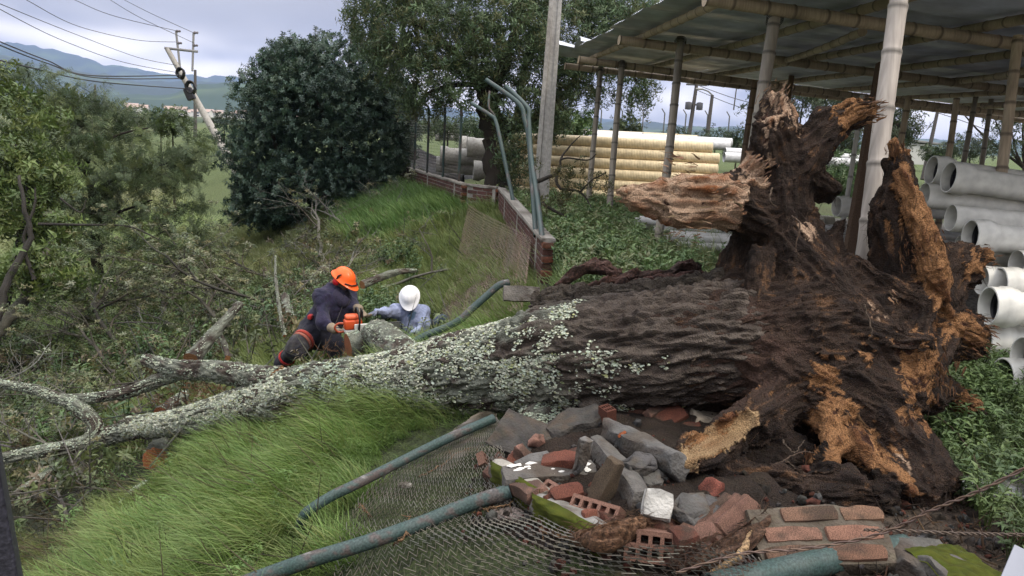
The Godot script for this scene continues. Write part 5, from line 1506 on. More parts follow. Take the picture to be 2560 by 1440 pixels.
	# concrete pieces
	var slabs := [
		[Vector3(0.649, 0.140, -3.543), Vector3(0.10, 0.15, 0.62), Vector3(-6, 26, 14), grey * 0.8, "long broken concrete beam lying beside the split lower root", 0.016, "concrete_beam"],
		[Vector3(0.517, 0.076, -3.364), Vector3(0.09, 0.15, 0.74), Vector3(-4, 10, -6), dgrey, "dark concrete beam running from under the trunk towards the front", 0.008, "concrete_beam"],
		[Vector3(0.215, 0.030, -3.430), Vector3(0.44, 0.085, 0.13), Vector3(10, 10, 3), dgrey, "short concrete lintel with flaking white paint on its top", 0.006, "concrete_lintel"],
		[Vector3(0.146, 0.000, -3.885), Vector3(0.42, 0.04, 0.26), Vector3(26, -28, -22), dgrey * 0.5, "dark concrete slab leaning under the trunk at left of the rubble", 0.012, "concrete_slab"],
		[Vector3(0.378, 0.077, -3.992), Vector3(0.32, 0.09, 0.16), Vector3(10, 20, 22), dgrey * 0.5, "earth-stained concrete slab wedged below the lichen trunk", 0.014, "concrete_slab"],
		[Vector3(0.149, 0.035, -3.568), Vector3(0.18, 0.045, 0.09), Vector3(16, 26, 14), grey * 0.8, "flat grey concrete splinter lying behind the white painted lintel", 0.008, "concrete_piece"],
		[Vector3(0.357, 0.163, -3.370), Vector3(0.075, 0.17, 0.05), Vector3(10, 20, -8), grey, "pointed grey concrete shard standing at the lintel's right end", 0.014, "concrete_piece"],
		[Vector3(0.610, 0.187, -2.866), Vector3(0.115, 0.10, 0.11), Vector3(48, -18, -10), L(0.40, 0.39, 0.365), "white plaster block perched on the rubble", 0.006, "plaster_block"],
		[Vector3(0.613, 0.153, -3.314), Vector3(0.12, 0.08, 0.12), Vector3(20, 30, 20), grey * 0.5, "crumbling grey mortar lump between the two concrete beams", 0.026, "mortar_lump"],
		[Vector3(0.655, 0.099, -3.269), Vector3(0.12, 0.09, 0.12), Vector3(10, 70, 20), dgrey * 0.8, "darker mortar lump below the crumbling one", 0.026, "mortar_lump"],
		[Vector3(0.791, 0.120, -2.929), Vector3(0.20, 0.11, 0.15), Vector3(14, 48, 20), grey * 0.5, "grey concrete lump right of the white plaster block", 0.022, "mortar_lump"],
		[Vector3(0.762, 0.160, -2.922), Vector3(0.17, 0.06, 0.11), Vector3(24, 60, 10), grey * 0.6, "jagged concrete piece under the split root's end", 0.018, "mortar_lump"],
		[Vector3(0.979, 0.050, -4.039), Vector3(0.12, 0.07, 0.09), Vector3(10, 20, 20), grey * 0.6, "grey stone-like lump among the bricks under the trunk", 0.012, "mortar_lump"],
		[Vector3(1.121, 0.080, -4.149), Vector3(0.26, 0.08, 0.20), Vector3(8, 10, -16), L(0.42, 0.36, 0.28), "pale plaster slab under the trunk beside the red bricks", 0.012, "plaster_slab"],
		[Vector3(0.084, -0.026, -3.398), Vector3(0.09, 0.15, 0.42), Vector3(-3, 34, 6), L(0.30, 0.285, 0.25), "mossy concrete coping running diagonally at the rubble's left", 0.006, "mossy_coping"],
		[Vector3(0.301, -0.006, -3.042), Vector3(0.09, 0.13, 0.46), Vector3(-2, 40, 4), L(0.22, 0.215, 0.20), "lower mossy concrete coping, broken off the upper one", 0.008, "mossy_coping"],
		[Vector3(0.043, -0.101, -3.274), Vector3(0.16, 0.07, 0.08), Vector3(12, -14, 4), L(0.26, 0.21, 0.19), "purplish stone chip on the mesh beside the mossy coping", 0.012, "stone_chip"],
		[Vector3(-0.507, -0.251, -3.847), Vector3(0.07, 0.025, 0.035), Vector3(0, -14, 4), L(0.36, 0.34, 0.31), "small pale chip lying on the wire mesh", 0.004, "stone_chip"],
		[Vector3(1.618, 0.050, -2.840), Vector3(0.15, 0.05, 0.10), Vector3(4, 8, 4), L(0.46, 0.45, 0.43), "pale concrete bit at the thick green pipe's end", 0.006, "concrete_piece"],
		[Vector3(1.613, 0.050, -2.767), Vector3(0.22, 0.12, 0.20), Vector3(0, 30, 10), dgrey * 0.8, "dark concrete lump between the thick pipe and the moss", 0.018, "concrete_piece"],
		[Vector3(1.699, 0.040, -2.695), Vector3(0.26, 0.14, 0.24), Vector3(5, 20, -6), dgrey * 0.8, "moss-topped concrete lump in the bottom right corner", 0.02, "mossy_lump"],
		[Vector3(2.343, 0.030, -3.567), Vector3(0.30, 0.07, 0.16), Vector3(4, 10, 4), L(0.36, 0.37, 0.37), "pale rubble lump lying in the weeds at right", 0.03, "concrete_piece"],
		[Vector3(2.471, 0.030, -3.539), Vector3(0.22, 0.06, 0.16), Vector3(0, 40, 4), L(0.36, 0.37, 0.37), "second pale rubble lump in the weeds near the picture edge", 0.03, "concrete_piece"]]
	for e in slabs:
		var col: Color = e[3]
		col.a = 1.0
		var mb := block(e[1], col, e[5], 14, 8.0 if e[5] > 0.012 else 5.0, rv() * 9.0)
		var r: Vector3 = e[2]
		var t := Transform3D(Basis.from_euler(r * PI / 180.0), e[0])
		var o := thing(e[6], e[4], "concrete", e[0])
		o.transform = t
		obj("core", mb.mesh(M.concrete), o)
		if e[6] == "concrete_lintel": # flakes of white paint
			for k in 26:
				var q := Vector3(rf(-0.17, 0.20), 0.044, rf(-0.05, 0.055))
				var f := MB.new()
				var n := 7
				f.p(q + Vector3(0, 0.003, 0), L(0.50, 0.49, 0.46))
				for s in n: f.p(q + Vector3(cos(TAU * s / n) * rf(0.012, 0.035), 0.001, sin(TAU * s / n) * rf(0.006, 0.018)), L(0.50, 0.49, 0.46))
				for s in n: f.tri(0, 1 + s, 1 + (s + 1) % n)
				obj("paint_flake", f.mesh(M.plain, false), o)
		if e[6].begins_with("mossy"):
			var f := MB.new()
			var sz: Vector3 = e[1]
			var side := -1.0 if e[6] == "mossy_coping" else 1.0
			for i in 15:
				for j in 15:
					var u := i / 7.0 - 1.0
					var w := j / 7.0 - 1.0
					var n := nz2.get_noise_2d(u * 4.0 + sz.z * 9.0, w * 4.0)
					var hgt: float = 0.012 + n * 0.016 - 0.03 * pow(max(abs(u), abs(w)), 6.0)
					var q := Vector3(u * sz.x * 0.53, sz.y * 0.5 + hgt, w * sz.z * 0.5)
					if side < 0.0: q = Vector3(-sz.x * 0.5 - hgt, u * sz.y * 0.5 + 0.01, w * sz.z * 0.5)
					f.p(q, vary(L(0.135, 0.16, 0.02), 0.3))
			for i in 14:
				for j in 14: f.quad(i * 15 + j, i * 15 + j + 1, (i + 1) * 15 + j + 1, (i + 1) * 15 + j)
			obj("moss", f.mesh(M.moss), o)
	# the slab of wall that fell in one piece
	var at := Vector3(1.233, 0.090, -2.832)
	var slab := thing("fallen_brick_slab", "slab of three brick courses fallen flat behind the thick green pipe", "brick slab", at)
	slab.rotation_degrees = Vector3(28, 4, 3)
	var mm := block(Vector3(0.53, 0.10, 0.262), L(0.115, 0.098, 0.075), 0.008, 16, 11.0)
	obj("mortar", mm.mesh(M.concrete), slab, Transform3D(Basis(), Vector3(0.01, -0.004, 0)))
	for r in 3:
		var x = -0.27 + [0.14, 0.03, 0.0][r]
		while x < 0.20:
			var ln: float = min(0.235, 0.29 - x)
			var mb := block(Vector3(ln - 0.012, 0.11 + rf(-0.012, 0.012), 0.066), vary(L(0.30, 0.165, 0.115), 0.2), 0.004, 7, 14.0, rv() * 5.0)
			obj("brick", mb.mesh(M.brick), slab, Transform3D(Basis.from_euler(Vector3(rf(-0.03, 0.03), rf(-0.03, 0.03), rf(-0.03, 0.03))), Vector3(x + ln * 0.5 + [0.0, 0.02, 0.03][r], 0.002, -0.088 + r * 0.088)))
			x += ln + 0.003
	# torn root wood among the bricks
	for e in [[[Vector3(0.288, -0.020, -2.959), Vector3(0.386, 0.070, -2.775), Vector3(0.477, 0.110, -2.787), Vector3(0.630, 0.110, -2.871)], [0.012, 0.055, 0.045, 0.008], "torn shaggy root lump lying on the bricks at the mesh edge", L(0.30, 0.165, 0.095)], [[Vector3(0.652, 0.051, -2.634), Vector3(0.757, 0.080, -2.658), Vector3(0.916, 0.100, -2.758), Vector3(1.047, 0.120, -2.922)], [0.012, 0.04, 0.045, 0.028], "curved slab of brown bark with a pale split edge before the brick slab", L(0.17, 0.095, 0.06)]]:
		var mb := MB.new()
		var sp := spline(e[0], 70)
		mb.tube(sp, lerps(e[1], 70), 40, Color.WHITE)
		var ax: Vector3 = (sp[69] - sp[0]).normalized()
		for k in mb.v.size():
			var v := mb.v[k]
			var w := v - ax * v.dot(ax) * 0.85
			var n := nridge.get_noise_3d(w.x * 16.0, w.y * 16.0, w.z * 16.0)
			var n2 := nz2.get_noise_3d(w.x * 70.0, w.y * 70.0, w.z * 70.0)
			mb.v[k] = v + Vector3(0.3, 0.8, 0.5) * (n * 0.038 + n2 * 0.020)
			mb.c[k] = Color(e[3].r * 0.45, e[3].g * 0.4, e[3].b * 0.4).lerp(e[3], clamp(0.5 + n * 0.5 + n2 * 0.8, 0, 1))
		var o := thing("torn_wood", e[2], "wood")
		obj("wood_body", mb.mesh(M.wood), o)
		if e[1][3] > 0.02:
			mb = MB.new()
			var q := spline([Vector3(0.768, 0.050, -2.628), Vector3(0.852, 0.100, -2.633), Vector3(0.904, 0.130, -2.675), Vector3(0.955, 0.150, -2.777)], 30)
			mb.tube(q, lerps([0.004, 0.016, 0.016, 0.012, 0.004], 30), 7, L(0.60, 0.40, 0.22))
			for k in mb.v.size(): mb.v[k] += Vector3.ONE * nz2.get_noise_3d(mb.v[k].x * 40.0, mb.v[k].y * 40.0, mb.v[k].z * 40.0) * 0.008
			obj("split_edge", mb.mesh(M.wood), o)
		var xf := []
		var cols := []
		for k in 420:
			var p: Vector3 = sp[rng.randi() % 70]
			var d := (ax * (1.0 if rng.randf() < 0.5 else -1.0) + rv() * 0.8).normalized()
			var ln := rf(0.015, 0.055)
			xf.append(Transform3D(look_basis(d, rv()).scaled_local(Vector3(ln * 0.9, ln, ln * 0.5)), p + rv() * 0.045 + Vector3(0, 0.03, 0)))
			cols.append(vary(e[3], 0.5))
		scatter("splinter", sliver_mesh(), xf, cols, o)
	# crumbs of brick and mortar nobody could count
	var crumb := block(Vector3(1, 0.8, 0.9), Color.WHITE, 0.12, 2, 1.3).mesh(M.brick)
	var xf := []
	var cols := []
	for k in 3200:
		var c := [Vector3(0.747, -0.000, -3.846), Vector3(0.277, -0.074, -3.485), Vector3(0.525, -0.026, -3.076), Vector3(0.945, -0.000, -3.140), Vector3(0.999, -0.000, -4.278), Vector3(1.104, -0.000, -2.833), Vector3(1.888, -0.000, -3.132), Vector3(0.999, -0.000, -3.434), Vector3(0.703, -0.000, -3.340)]
		var p: Vector3 = c[k % 9] + Vector3(rf(-0.45, 0.45), 0, rf(-0.35, 0.35))
		p.y = land_y(p.x, p.z) + rf(0.0, 0.11 if k % 9 < 3 or k % 9 > 6 else 0.05 if k % 9 != 6 else 0.01)
		xf.append(Transform3D(Basis.from_euler(rv() * 3.0).scaled(Vector3.ONE * rf(0.006, 0.03) * (1.9 if rng.randf() < 0.25 else 0.8)), p))
		var pick := rng.randf()
		cols.append(vary(red if pick < 0.3 else grey if pick < 0.65 else L(0.09, 0.07, 0.055), 0.3))
	scatter("rubble", crumb, xf, cols)
	# heap of loose earth that the pieces rest on
	var heap := MB.new()
	var hc := Vector3(0.675, -0.000, -3.640)
	for i in 70:
		for j in 60:
			var p := Vector3(hc.x - 1.0 + i * 0.045, 0, hc.z - 1.1 + j * 0.04)
			var f: float = max(0.0, 1.0 - Vector2((p.x - hc.x - 0.05) / 0.85, (p.z - hc.z) / 0.9).length())
			p.y = land_y(p.x, p.z) + min(f * 1.0, 0.3) * 0.42 - 0.02 + (nz2.get_noise_2d(p.x * 16.0, p.z * 16.0) * 0.03 + nz2.get_noise_2d(p.x * 46.0, p.z * 46.0) * 0.02) * min(f * 6.0, 1.0)
			heap.p(p, L(0.036, 0.026, 0.020).lerp(L(0.075, 0.052, 0.038), clamp(0.5 + nz2.get_noise_2d(p.x * 9.0, p.z * 9.0), 0, 1)))
	for i in 69:
		for j in 59: heap.quad(i * 60 + j, i * 60 + j + 1, (i + 1) * 60 + j + 1, (i + 1) * 60 + j)
	var h := obj("loose_earth", heap.mesh(M.earth))
	h.set_meta("kind", "stuff")
	h.set_meta("label", "heap of loose dark earth under the rubble and the root foot")
	h.set_meta("category", "earth")

# ------------------------------------------------------------------ poles and wires
func build_poles() -> void:
	rng.seed = 71
	# leaning power pole
	var a := Vector3(-10.875, -2.055, -32.924)
	var b := Vector3(-14.920, 4.204, -34.178)
	var pole := thing("power_pole", "leaning pale concrete power pole with crossarm and coiled black cable", "power pole", a)
	var mb := MB.new()
	mb.tube([Vector3.ZERO, (b - a) * 0.5, b - a], [0.19, 0.15, 0.10], 14, L(0.42, 0.40, 0.37))
	obj("shaft", mb.mesh(M.concrete), pole)
	mb = MB.new()
	var c0 := Vector3(-15.022, 4.232, -34.184) - a
	var c1 := Vector3(-13.644, 4.152, -34.168) - a
	mb.tube([c0, c1], [0.06, 0.06], 6, L(0.20, 0.20, 0.2))
	obj("crossarm", mb.mesh(M.plain), pole)
	for e in [[Vector3(-14.590, 4.944, -34.326) - a, Vector3(-14.346, 3.476, -34.032) - a], [Vector3(-13.851, 4.915, -34.320) - a, Vector3(-13.819, 3.338, -34.005) - a]]:
		mb = MB.new()
		mb.tube(e, [0.045, 0.045], 6, L(0.2, 0.2, 0.2))
		var arm := obj("bracket", mb.mesh(M.plain), pole)
		for s in [0.0, 0.33]:
			mb = MB.new()
			var p: Vector3 = e[0].lerp(e[1], s)
			mb.lathe(lay(p, Vector3(1, 0.05, 0)), [Vector2(0, 0.02), Vector2(0.02, 0.06), Vector2(0.08, 0.06), Vector2(0.1, 0.035), Vector2(0.16, 0.055), Vector2(0.2, 0.02)], 10, L(0.15, 0.14, 0.15))
			obj("insulator", mb.mesh(M.plain), arm)
	for e in [[Vector3(-14.101, 3.172, -33.665) - a, 0.19], [Vector3(-13.657, 2.608, -33.552) - a, 0.24]]:
		mb = MB.new()
		for r in 4:
			var pts := []
			for k in 21:
				var an := TAU * k / 20.0
				pts.append(e[0] + Vector3(cos(an) * e[1] * 0.75 + rf(-0.02, 0.02), sin(an) * e[1] + r * 0.02, 0.1 + r * 0.05))
			mb.tube(pts, lerps([0.04, 0.04], 21), 6, L(0.02, 0.02, 0.022), false)
		obj("cable_coil", mb.mesh(M.plastic), pole)
	mb = MB.new()
	mb.box(Transform3D(Basis.from_euler(Vector3(0, 0, 0.4)), Vector3(-13.720, 2.388, -33.406) - a), Vector3(0.32, 0.5, 0.25), L(0.03, 0.03, 0.035), 0.03)
	obj("cable_box", mb.mesh(M.plastic), pole)
	# cables
	var lines := [[Vector3(-6.979, 2.949, -10.469), Vector3(-10.188, 3.223, -18.683), Vector3(-13.122, 3.376, -27.893), Vector3(-14.518, 3.550, -34.047)], [Vector3(-7.603, 3.168, -12.553), Vector3(-10.377, 3.448, -19.238), Vector3(-13.396, 4.010, -28.530), Vector3(-14.550, 4.502, -34.238)], [Vector3(-8.585, 3.606, -15.700), Vector3(-10.836, 4.017, -21.902), Vector3(-14.574, 4.961, -34.330)], [Vector3(-9.490, 4.047, -18.848), Vector3(-11.577, 4.319, -25.022), Vector3(-13.829, 4.505, -34.238)], [Vector3(-9.680, 4.200, -19.899), Vector3(-11.724, 4.585, -26.095), Vector3(-13.851, 4.915, -34.320)], [Vector3(-6.873, 2.870, -10.453), Vector3(-9.952, 3.007, -17.620), Vector3(-12.637, 3.083, -25.794), Vector3(-14.401, 3.244, -33.986)], [Vector3(-7.536, 2.527, -11.404), Vector3(-10.266, 2.568, -17.532), Vector3(-12.516, 2.542, -23.646), Vector3(-14.209, 3.141, -33.761)], [Vector3(-7.533, 2.478, -11.395), Vector3(-10.263, 2.509, -17.520), Vector3(-12.582, 2.503, -24.148), Vector3(-14.136, 3.014, -33.735)], [Vector3(-7.521, 2.243, -11.348), Vector3(-9.486, 2.328, -15.444), Vector3(-12.843, 2.403, -24.638), Vector3(-13.881, 2.602, -33.653)]]
	var ll := ["lowest bare power line meeting the pole below its arm", "power line ending at the left bracket's lower insulator", "power line ending at the top of the left bracket", "power line crossing to the right bracket's lower insulator", "power line reaching the top of the right bracket", "power line just under the lowest bare one, sagging to the pole", "thick black cable, upper of the pair sagging low at left", "thick black cable, lower of the pair sagging low at left", "lowest sagging cable that reaches the coil on the pole"]
	for k in lines.size():
		mb = MB.new()
		var sp := spline(lines[k], 40)
		var r := 0.010 if k < 6 else 0.019
		mb.tube(sp, lerps([r * 0.55, r * 1.15], 40), 5, L(0.06, 0.06, 0.065), false)
		single("power_line", mb.mesh(M.plain), ll[k], "cable", Transform3D(), "cables of the leaning power pole")
	# big concrete pole beside the tree
	var base := Vector3(0.42, -0.2, -14.2)
	var top := Vector3(0.507, 4.101, -14.372)
	mb = MB.new()
	var up := (top - base).normalized()
	var lnp := base.distance_to(top) + 2.5
	var bs := look_basis(up, Vector3.BACK)
	var ring := [Vector2(-1, -0.7), Vector2(-0.45, -0.7), Vector2(-0.35, -0.5), Vector2(0.35, -0.5), Vector2(0.45, -0.7), Vector2(1, -0.7), Vector2(1, 0.7), Vector2(0.45, 0.7), Vector2(0.35, 0.5), Vector2(-0.35, 0.5), Vector2(-0.45, 0.7), Vector2(-1, 0.7)]
	var nr := ring.size()
	for k in 30:
		var f := k / 29.0
		for q in ring:
			var w := lerpf(0.145, 0.085, f)
			var p: Vector3 = base + bs * Vector3(q.x * w, f * lnp, q.y * w)
			mb.p(p, L(0.40, 0.385, 0.36).lerp(L(0.26, 0.24, 0.215), clamp(0.3 + nz2.get_noise_3d(p.x * 4.0, p.y * 1.2, p.z * 4.0), 0, 1)))
	for k in 29:
		for s in nr: mb.quad(k * nr + s, (k + 1) * nr + s, (k + 1) * nr + (s + 1) % nr, k * nr + (s + 1) % nr)
	single("concrete_pole", mb.mesh(M.concrete, false), "tall square concrete pole standing in front of the big tree", "pole")
	# poles of the far side
	var far := [[Vector3(9.856, 1.712, -46.937), Vector3(10.164, 4.797, -47.555), 0.13, "far dark utility pole with crossarm and transformer beyond the yellow pipes", 1], [Vector3(10.438, 1.625, -44.880), Vector3(10.625, 4.046, -45.365), 0.12, "far street light pole just right of the crossarm pole", 2], [Vector3(20.722, 1.304, -40.736), Vector3(21.112, 3.595, -41.195), 0.11, "far leaning dark pole seen under the shed's right side", 0], [Vector3(19.295, 2.228, -34.802), Vector3(19.507, 3.814, -35.120), 0.08, "far slim pole between the right-hand trees", 0], [Vector3(-28.846, 1.057, -71.283), Vector3(-29.071, 5.404, -72.154), 0.16, "distant dark pole behind the leaning power pole", 0], [Vector3(-5.888, 4.071, -28.032), Vector3(-5.847, 5.391, -28.297), 0.10, "bare post top rising above the dark bush", 0], [Vector3(-32.445, 1.886, -61.250), Vector3(-32.462, 3.380, -61.550), 0.1, "thin distant post among the left trees", 0], [Vector3(13.527, 4.277, -51.531), Vector3(13.653, 5.777, -51.831), 0.04, "thin far post behind the shed post", 0]]
	for e in far:
		var p := thing("utility_pole", e[3], "pole", e[0])
		var d: Vector3 = e[1] - e[0]
		mb = MB.new()
		mb.tube([-d * 0.5, d], [e[2] * 1.1, e[2] * 0.75], 8, L(0.13, 0.12, 0.11))
		obj("shaft", mb.mesh(M.bark_pole), p)
		if e[4] == 1:
			for s in [[0.97, 0.75], [0.60, 0.45]]:
				mb = MB.new()
				mb.box(Transform3D(Basis(), d * s[0]), Vector3(s[1] * 1.6, 0.1, 0.1), L(0.1, 0.1, 0.1), 0.01)
				obj("crossarm", mb.mesh(M.plain), p)
			for s in [-0.3, 0.35]:
				mb = MB.new()
				mb.lathe(Transform3D(Basis(), d * 0.50 + Vector3(s, 0, 0.1)), [Vector2(0, 0.02), Vector2(0.02, 0.19), Vector2(0.42, 0.19), Vector2(0.46, 0.02)], 12, L(0.1, 0.1, 0.11))
				obj("transformer", mb.mesh(M.plain), p)
			for s in [-0.5, -0.2, 0.2, 0.5]:
				mb = MB.new()
				mb.tube([d * 0.97 + Vector3(s, 0, 0), d * 0.97 + Vector3(s, 0.22, 0)], [0.04, 0.03], 6, L(0.1, 0.1, 0.1))
				obj("insulator", mb.mesh(M.plain), p)
		if e[4] == 2:
			mb = MB.new()
			mb.tube([d, d + Vector3(-0.25, 0.2, 0), d + Vector3(-0.6, 0.3, 0)], [0.05, 0.045, 0.04], 6, L(0.2, 0.2, 0.2))
			mb.box(Transform3D(Basis(), d + Vector3(-0.75, 0.3, 0)), Vector3(0.4, 0.1, 0.18), L(0.3, 0.3, 0.3), 0.03)
			obj("lamp_head", mb.mesh(M.plain), p)
	var fl := [[Vector3(21.116, 3.516, -41.179), Vector3(21.156, 3.134, -39.063), Vector3(21.529, 2.589, -36.914)], [Vector3(21.124, 3.357, -41.147), Vector3(22.825, 2.297, -46.034), Vector3(24.639, 1.591, -50.992)], [Vector3(10.169, 4.706, -47.537), Vector3(12.177, 3.860, -45.328), Vector3(14.636, 3.279, -43.172)], [Vector3(10.184, 4.409, -47.478), Vector3(12.198, 3.466, -45.249), Vector3(14.657, 2.862, -43.088)], [Vector3(10.166, 4.752, -47.546), Vector3(7.439, 4.720, -45.500), Vector3(4.126, 4.347, -43.386)]]
	for k in fl.size():
		mb = MB.new()
		mb.tube(spline(fl[k], 16), lerps([0.018, 0.018], 16), 4, L(0.08, 0.08, 0.085), false)
		single("power_line", mb.mesh(M.plain), ["far cable from the leaning dark pole towards the right", "stay wire running down left from the leaning dark pole", "upper far cable from the crossarm pole to the right", "lower far cable from the crossarm pole to the right", "far cable from the crossarm pole towards the left"][k], "cable", Transform3D(), "far cables")
	# small house far off on the right
	var hp := Vector3(31.134, 1.309, -63.174)
	var house := thing("house", "small grey-roofed house far behind the shed's right side", "house", hp)
	mb = MB.new()
	mb.box(Transform3D(Basis(), Vector3(0, 0.0, 0)), Vector3(1.7, 1.6, 1.6), L(0.5, 0.5, 0.48), 0.02)
	obj("wall", mb.mesh(M.plain), house)
	mb = MB.new()
	mb.box(Transform3D(Basis.from_euler(Vector3(0.0, 0, -0.08)), Vector3(0, 0.95, 0)), Vector3(2.7, 0.16, 2.0), L(0.2, 0.2, 0.2), 0.02)
	obj("roof", mb.mesh(M.plain), house)
	# far security fence posts behind the pipes
	for k in 12:
		var p := Vector3(6.099, 1.559, -61.185) + Vector3(k * 1.55, -0.2, k * 0.25)
		mb = MB.new()
		mb.tube([Vector3.ZERO, Vector3(0, 2.0, 0), Vector3(-0.25, 2.35, 0)], [0.05, 0.05, 0.04], 5, L(0.12, 0.12, 0.12))
		single("far_fence_post", mb.mesh(M.plain), "thin bent-topped post of the far fence behind the yellow pipes", "fence post", Transform3D(Basis(), p), "posts of the far fence")
	# dark steel post at the picture's left edge
	var pp := Vector3(-0.837, 0.809, -1.218)
	mb = MB.new()
	mb.box(Transform3D(Basis(Vector3(0, 0, 1), 0.085) * Basis.from_euler(Vector3(0, 0.5, 0)), Vector3(pp.x - 0.012, pp.y - 0.1, pp.z)), Vector3(0.07, 1.05, 0.07), L(0.05, 0.05, 0.066), 0.006)
	single("steel_post", mb.mesh(M.paint), "dark blue-grey steel post at the left picture edge", "post")
	# sheet corner at bottom right
	mb = MB.new()
	mb.box(Transform3D(Basis.from_euler(Vector3(0.2, 0.9, 0.35)), Vector3(1.365, 0.548, -1.829)), Vector3(0.16, 0.01, 0.14), L(0.25, 0.26, 0.30), 0.002)
	single("metal_sheet", mb.mesh(M.sheet), "corner of a pale metal sheet at the bottom right", "sheet")


# ------------------------------------------------------------------ the two workers
func add_net(into: MB, bones: Array, cell: float, k: float, colors: Dictionary, wob := 0.0, wobf := 1.0) -> void:
	var g := net(bones, [], cell, k, wob, wobf)
	var m: MB = g.mb
	var off := into.v.size()
	for q in m.v.size():
		into.v.append(m.v[q])
		var c: Color = colors.get(g.ids[q], Color.WHITE)
		into.c.append(c)
	for q in m.i: into.i.append(q + off)

func hand_bones(wrist: Vector3, dir: Vector3, palm_n: Vector3, thumb_side: float, s: float, curl: float, id: int) -> Array:
	# wrist, direction of the knuckles, the way the palm faces
	dir = dir.normalized()
	palm_n = (palm_n - dir * palm_n.dot(dir)).normalized()
	var side := dir.cross(palm_n) * thumb_side
	var out := []
	var kn := wrist + dir * 0.085 * s
	for f in 4:
		var o := (f - 1.5) * 0.021 * s
		var b0 := kn - side * o
		out.append([wrist - side * o * 0.5, b0, 0.017 * s, 0.0125 * s, id])
		var ln: float = [0.040, 0.046, 0.042, 0.033][3 - f] * s
		var d := dir
		var p := b0
		for j in 3:
			d = d.rotated(side, -curl * thumb_side * [0.6, 1.0, 0.8][j]) if true else d
			var q = p + d * ln * [1.0, 0.7, 0.5][j]
			out.append([p, q, (0.0105 - j * 0.0008) * s, (0.0098 - j * 0.001) * s, id])
			p = q
	var t0 := wrist + dir * 0.025 * s + side * 0.024 * s
	var t1 := t0 + (dir * 0.6 + side * 0.8 + palm_n * 0.3).normalized() * 0.038 * s
	var t2 := t1 + (dir * 0.9 + palm_n * 0.7 * curl + side * 0.1).normalized() * 0.032 * s
	out.append([t0, t1, 0.0135 * s, 0.0115 * s, id])
	out.append([t1, t2, 0.0112 * s, 0.009 * s, id])
	return out

# creases that run round bent limbs and hang off the shoulders
func fold_cloth(mb: MB, bones: Array, amp: float) -> void:
	var n := mb.normals()
	for k in mb.v.size():
		var v := mb.v[k]
		var best := 1e9
		var ax := Vector3.UP
		for b in bones:
			var ba: Vector3 = b[1] - b[0]
			var t: float = clamp((v - b[0]).dot(ba) / max(ba.length_squared(), 1e-6), 0.0, 1.0)
			var d: float = (v - b[0] - ba * t).length() - b[2]
			if d < best:
				best = d
				ax = ba
		ax = ax.normalized()
		var w := v - ax * v.dot(ax) * 0.35 + ax * nz2.get_noise_3d(v.x * 5.0, v.y * 5.0, v.z * 5.0) * 0.06
		var f := nridge.get_noise_3d(w.x * 5.5, w.y * 8.0, w.z * 5.5)
		mb.v[k] = v + n[k] * (f * amp + 0.003)
		var c := mb.c[k]
		var g: float = 1.0 + 0.35 * nz2.get_noise_3d(v.x * 7.0, v.y * 7.0, v.z * 7.0)
		mb.c[k] = Color(c.r * g, c.g * g, c.b * g)

func head_bones(c: Vector3, fwd: Vector3, up: Vector3, s: float) -> Array:
	var r := fwd.cross(up).normalized()
	var b := []
	b.append([c + up * 0.02 * s - fwd * 0.02 * s, c + up * 0.02 * s + fwd * 0.02 * s, 0.088 * s, 0.084 * s, 1])
	b.append([c - up * 0.03 * s + fwd * 0.03 * s, c - up * 0.085 * s + fwd * 0.045 * s, 0.062 * s, 0.040 * s, 1])
	b.append([c + up * 0.005 * s + fwd * 0.098 * s, c - up * 0.028 * s + fwd * 0.112 * s, 0.010 * s, 0.015 * s, 1])
	b.append([c - up * 0.058 * s + fwd * 0.082 * s - r * 0.015 * s, c - up * 0.058 * s + fwd * 0.082 * s + r * 0.015 * s, 0.012 * s, 0.012 * s, 2])
	for e in [-1, 1]:
		b.append([c + r * e * 0.033 * s + up * 0.008 * s + fwd * 0.082 * s, c + r * e * 0.034 * s + up * 0.008 * s + fwd * 0.083 * s, 0.011 * s, 0.011 * s, 3])
		b.append([c + r * e * 0.086 * s - up * 0.01 * s, c + r * e * 0.092 * s - up * 0.03 * s - fwd * 0.01 * s, 0.018 * s, 0.013 * s, 1])
	return b

func helmet(col: Color, peak := 0.05) -> Mesh: # dome, brim, peak to +z, a raised ridge
	var mb := MB.new()
	var n := 40
	var rings := []
	for k in 9:
		var a := k / 8.0 * PI / 2.0
		rings.append([sin(a) * 0.118 + 0.012 * float(k == 8), cos(a) * 0.105])
	rings.append([0.142, -0.012])
	rings.append([0.144, -0.020])
	rings.append([0.118, -0.016])
	for r in rings.size():
		for s in n:
			var an := TAU * s / n
			var x := cos(an)
			var z := sin(an)
			var rr: float = rings[r][0]
			var q := Vector3(x * rr * 0.92, rings[r][1], z * rr * 1.12)
			if r >= 8: q.z += peak * max(0.0, z) * max(0.0, z) * (1.0 if r > 8 else 0.2)
			if r >= 8: q.y -= 0.012 * max(0.0, z)
			var ridge: float = exp(-pow(q.x / 0.016, 2.0)) + 0.7 * exp(-pow((abs(q.x) - 0.045) / 0.01, 2.0))
			if r < 8: q.y += ridge * 0.008
			mb.p(q, col)
	for r in rings.size() - 1:
		for s in n: mb.quad(r * n + s, (r + 1) * n + s, (r + 1) * n + (s + 1) % n, r * n + (s + 1) % n)
	return mb.mesh(M.plastic)

func ring(mb: MB, c: Vector3, axis: Vector3, r: float, t: float, col: Color) -> void: # a band round a limb
	var b := look_basis(axis)
	mb.lathe(Transform3D(b, c), [Vector2(-t * 0.5, r * 0.9), Vector2(-t * 0.5, r), Vector2(0, r * 1.03), Vector2(t * 0.5, r), Vector2(t * 0.5, r * 0.9)], 18, col)

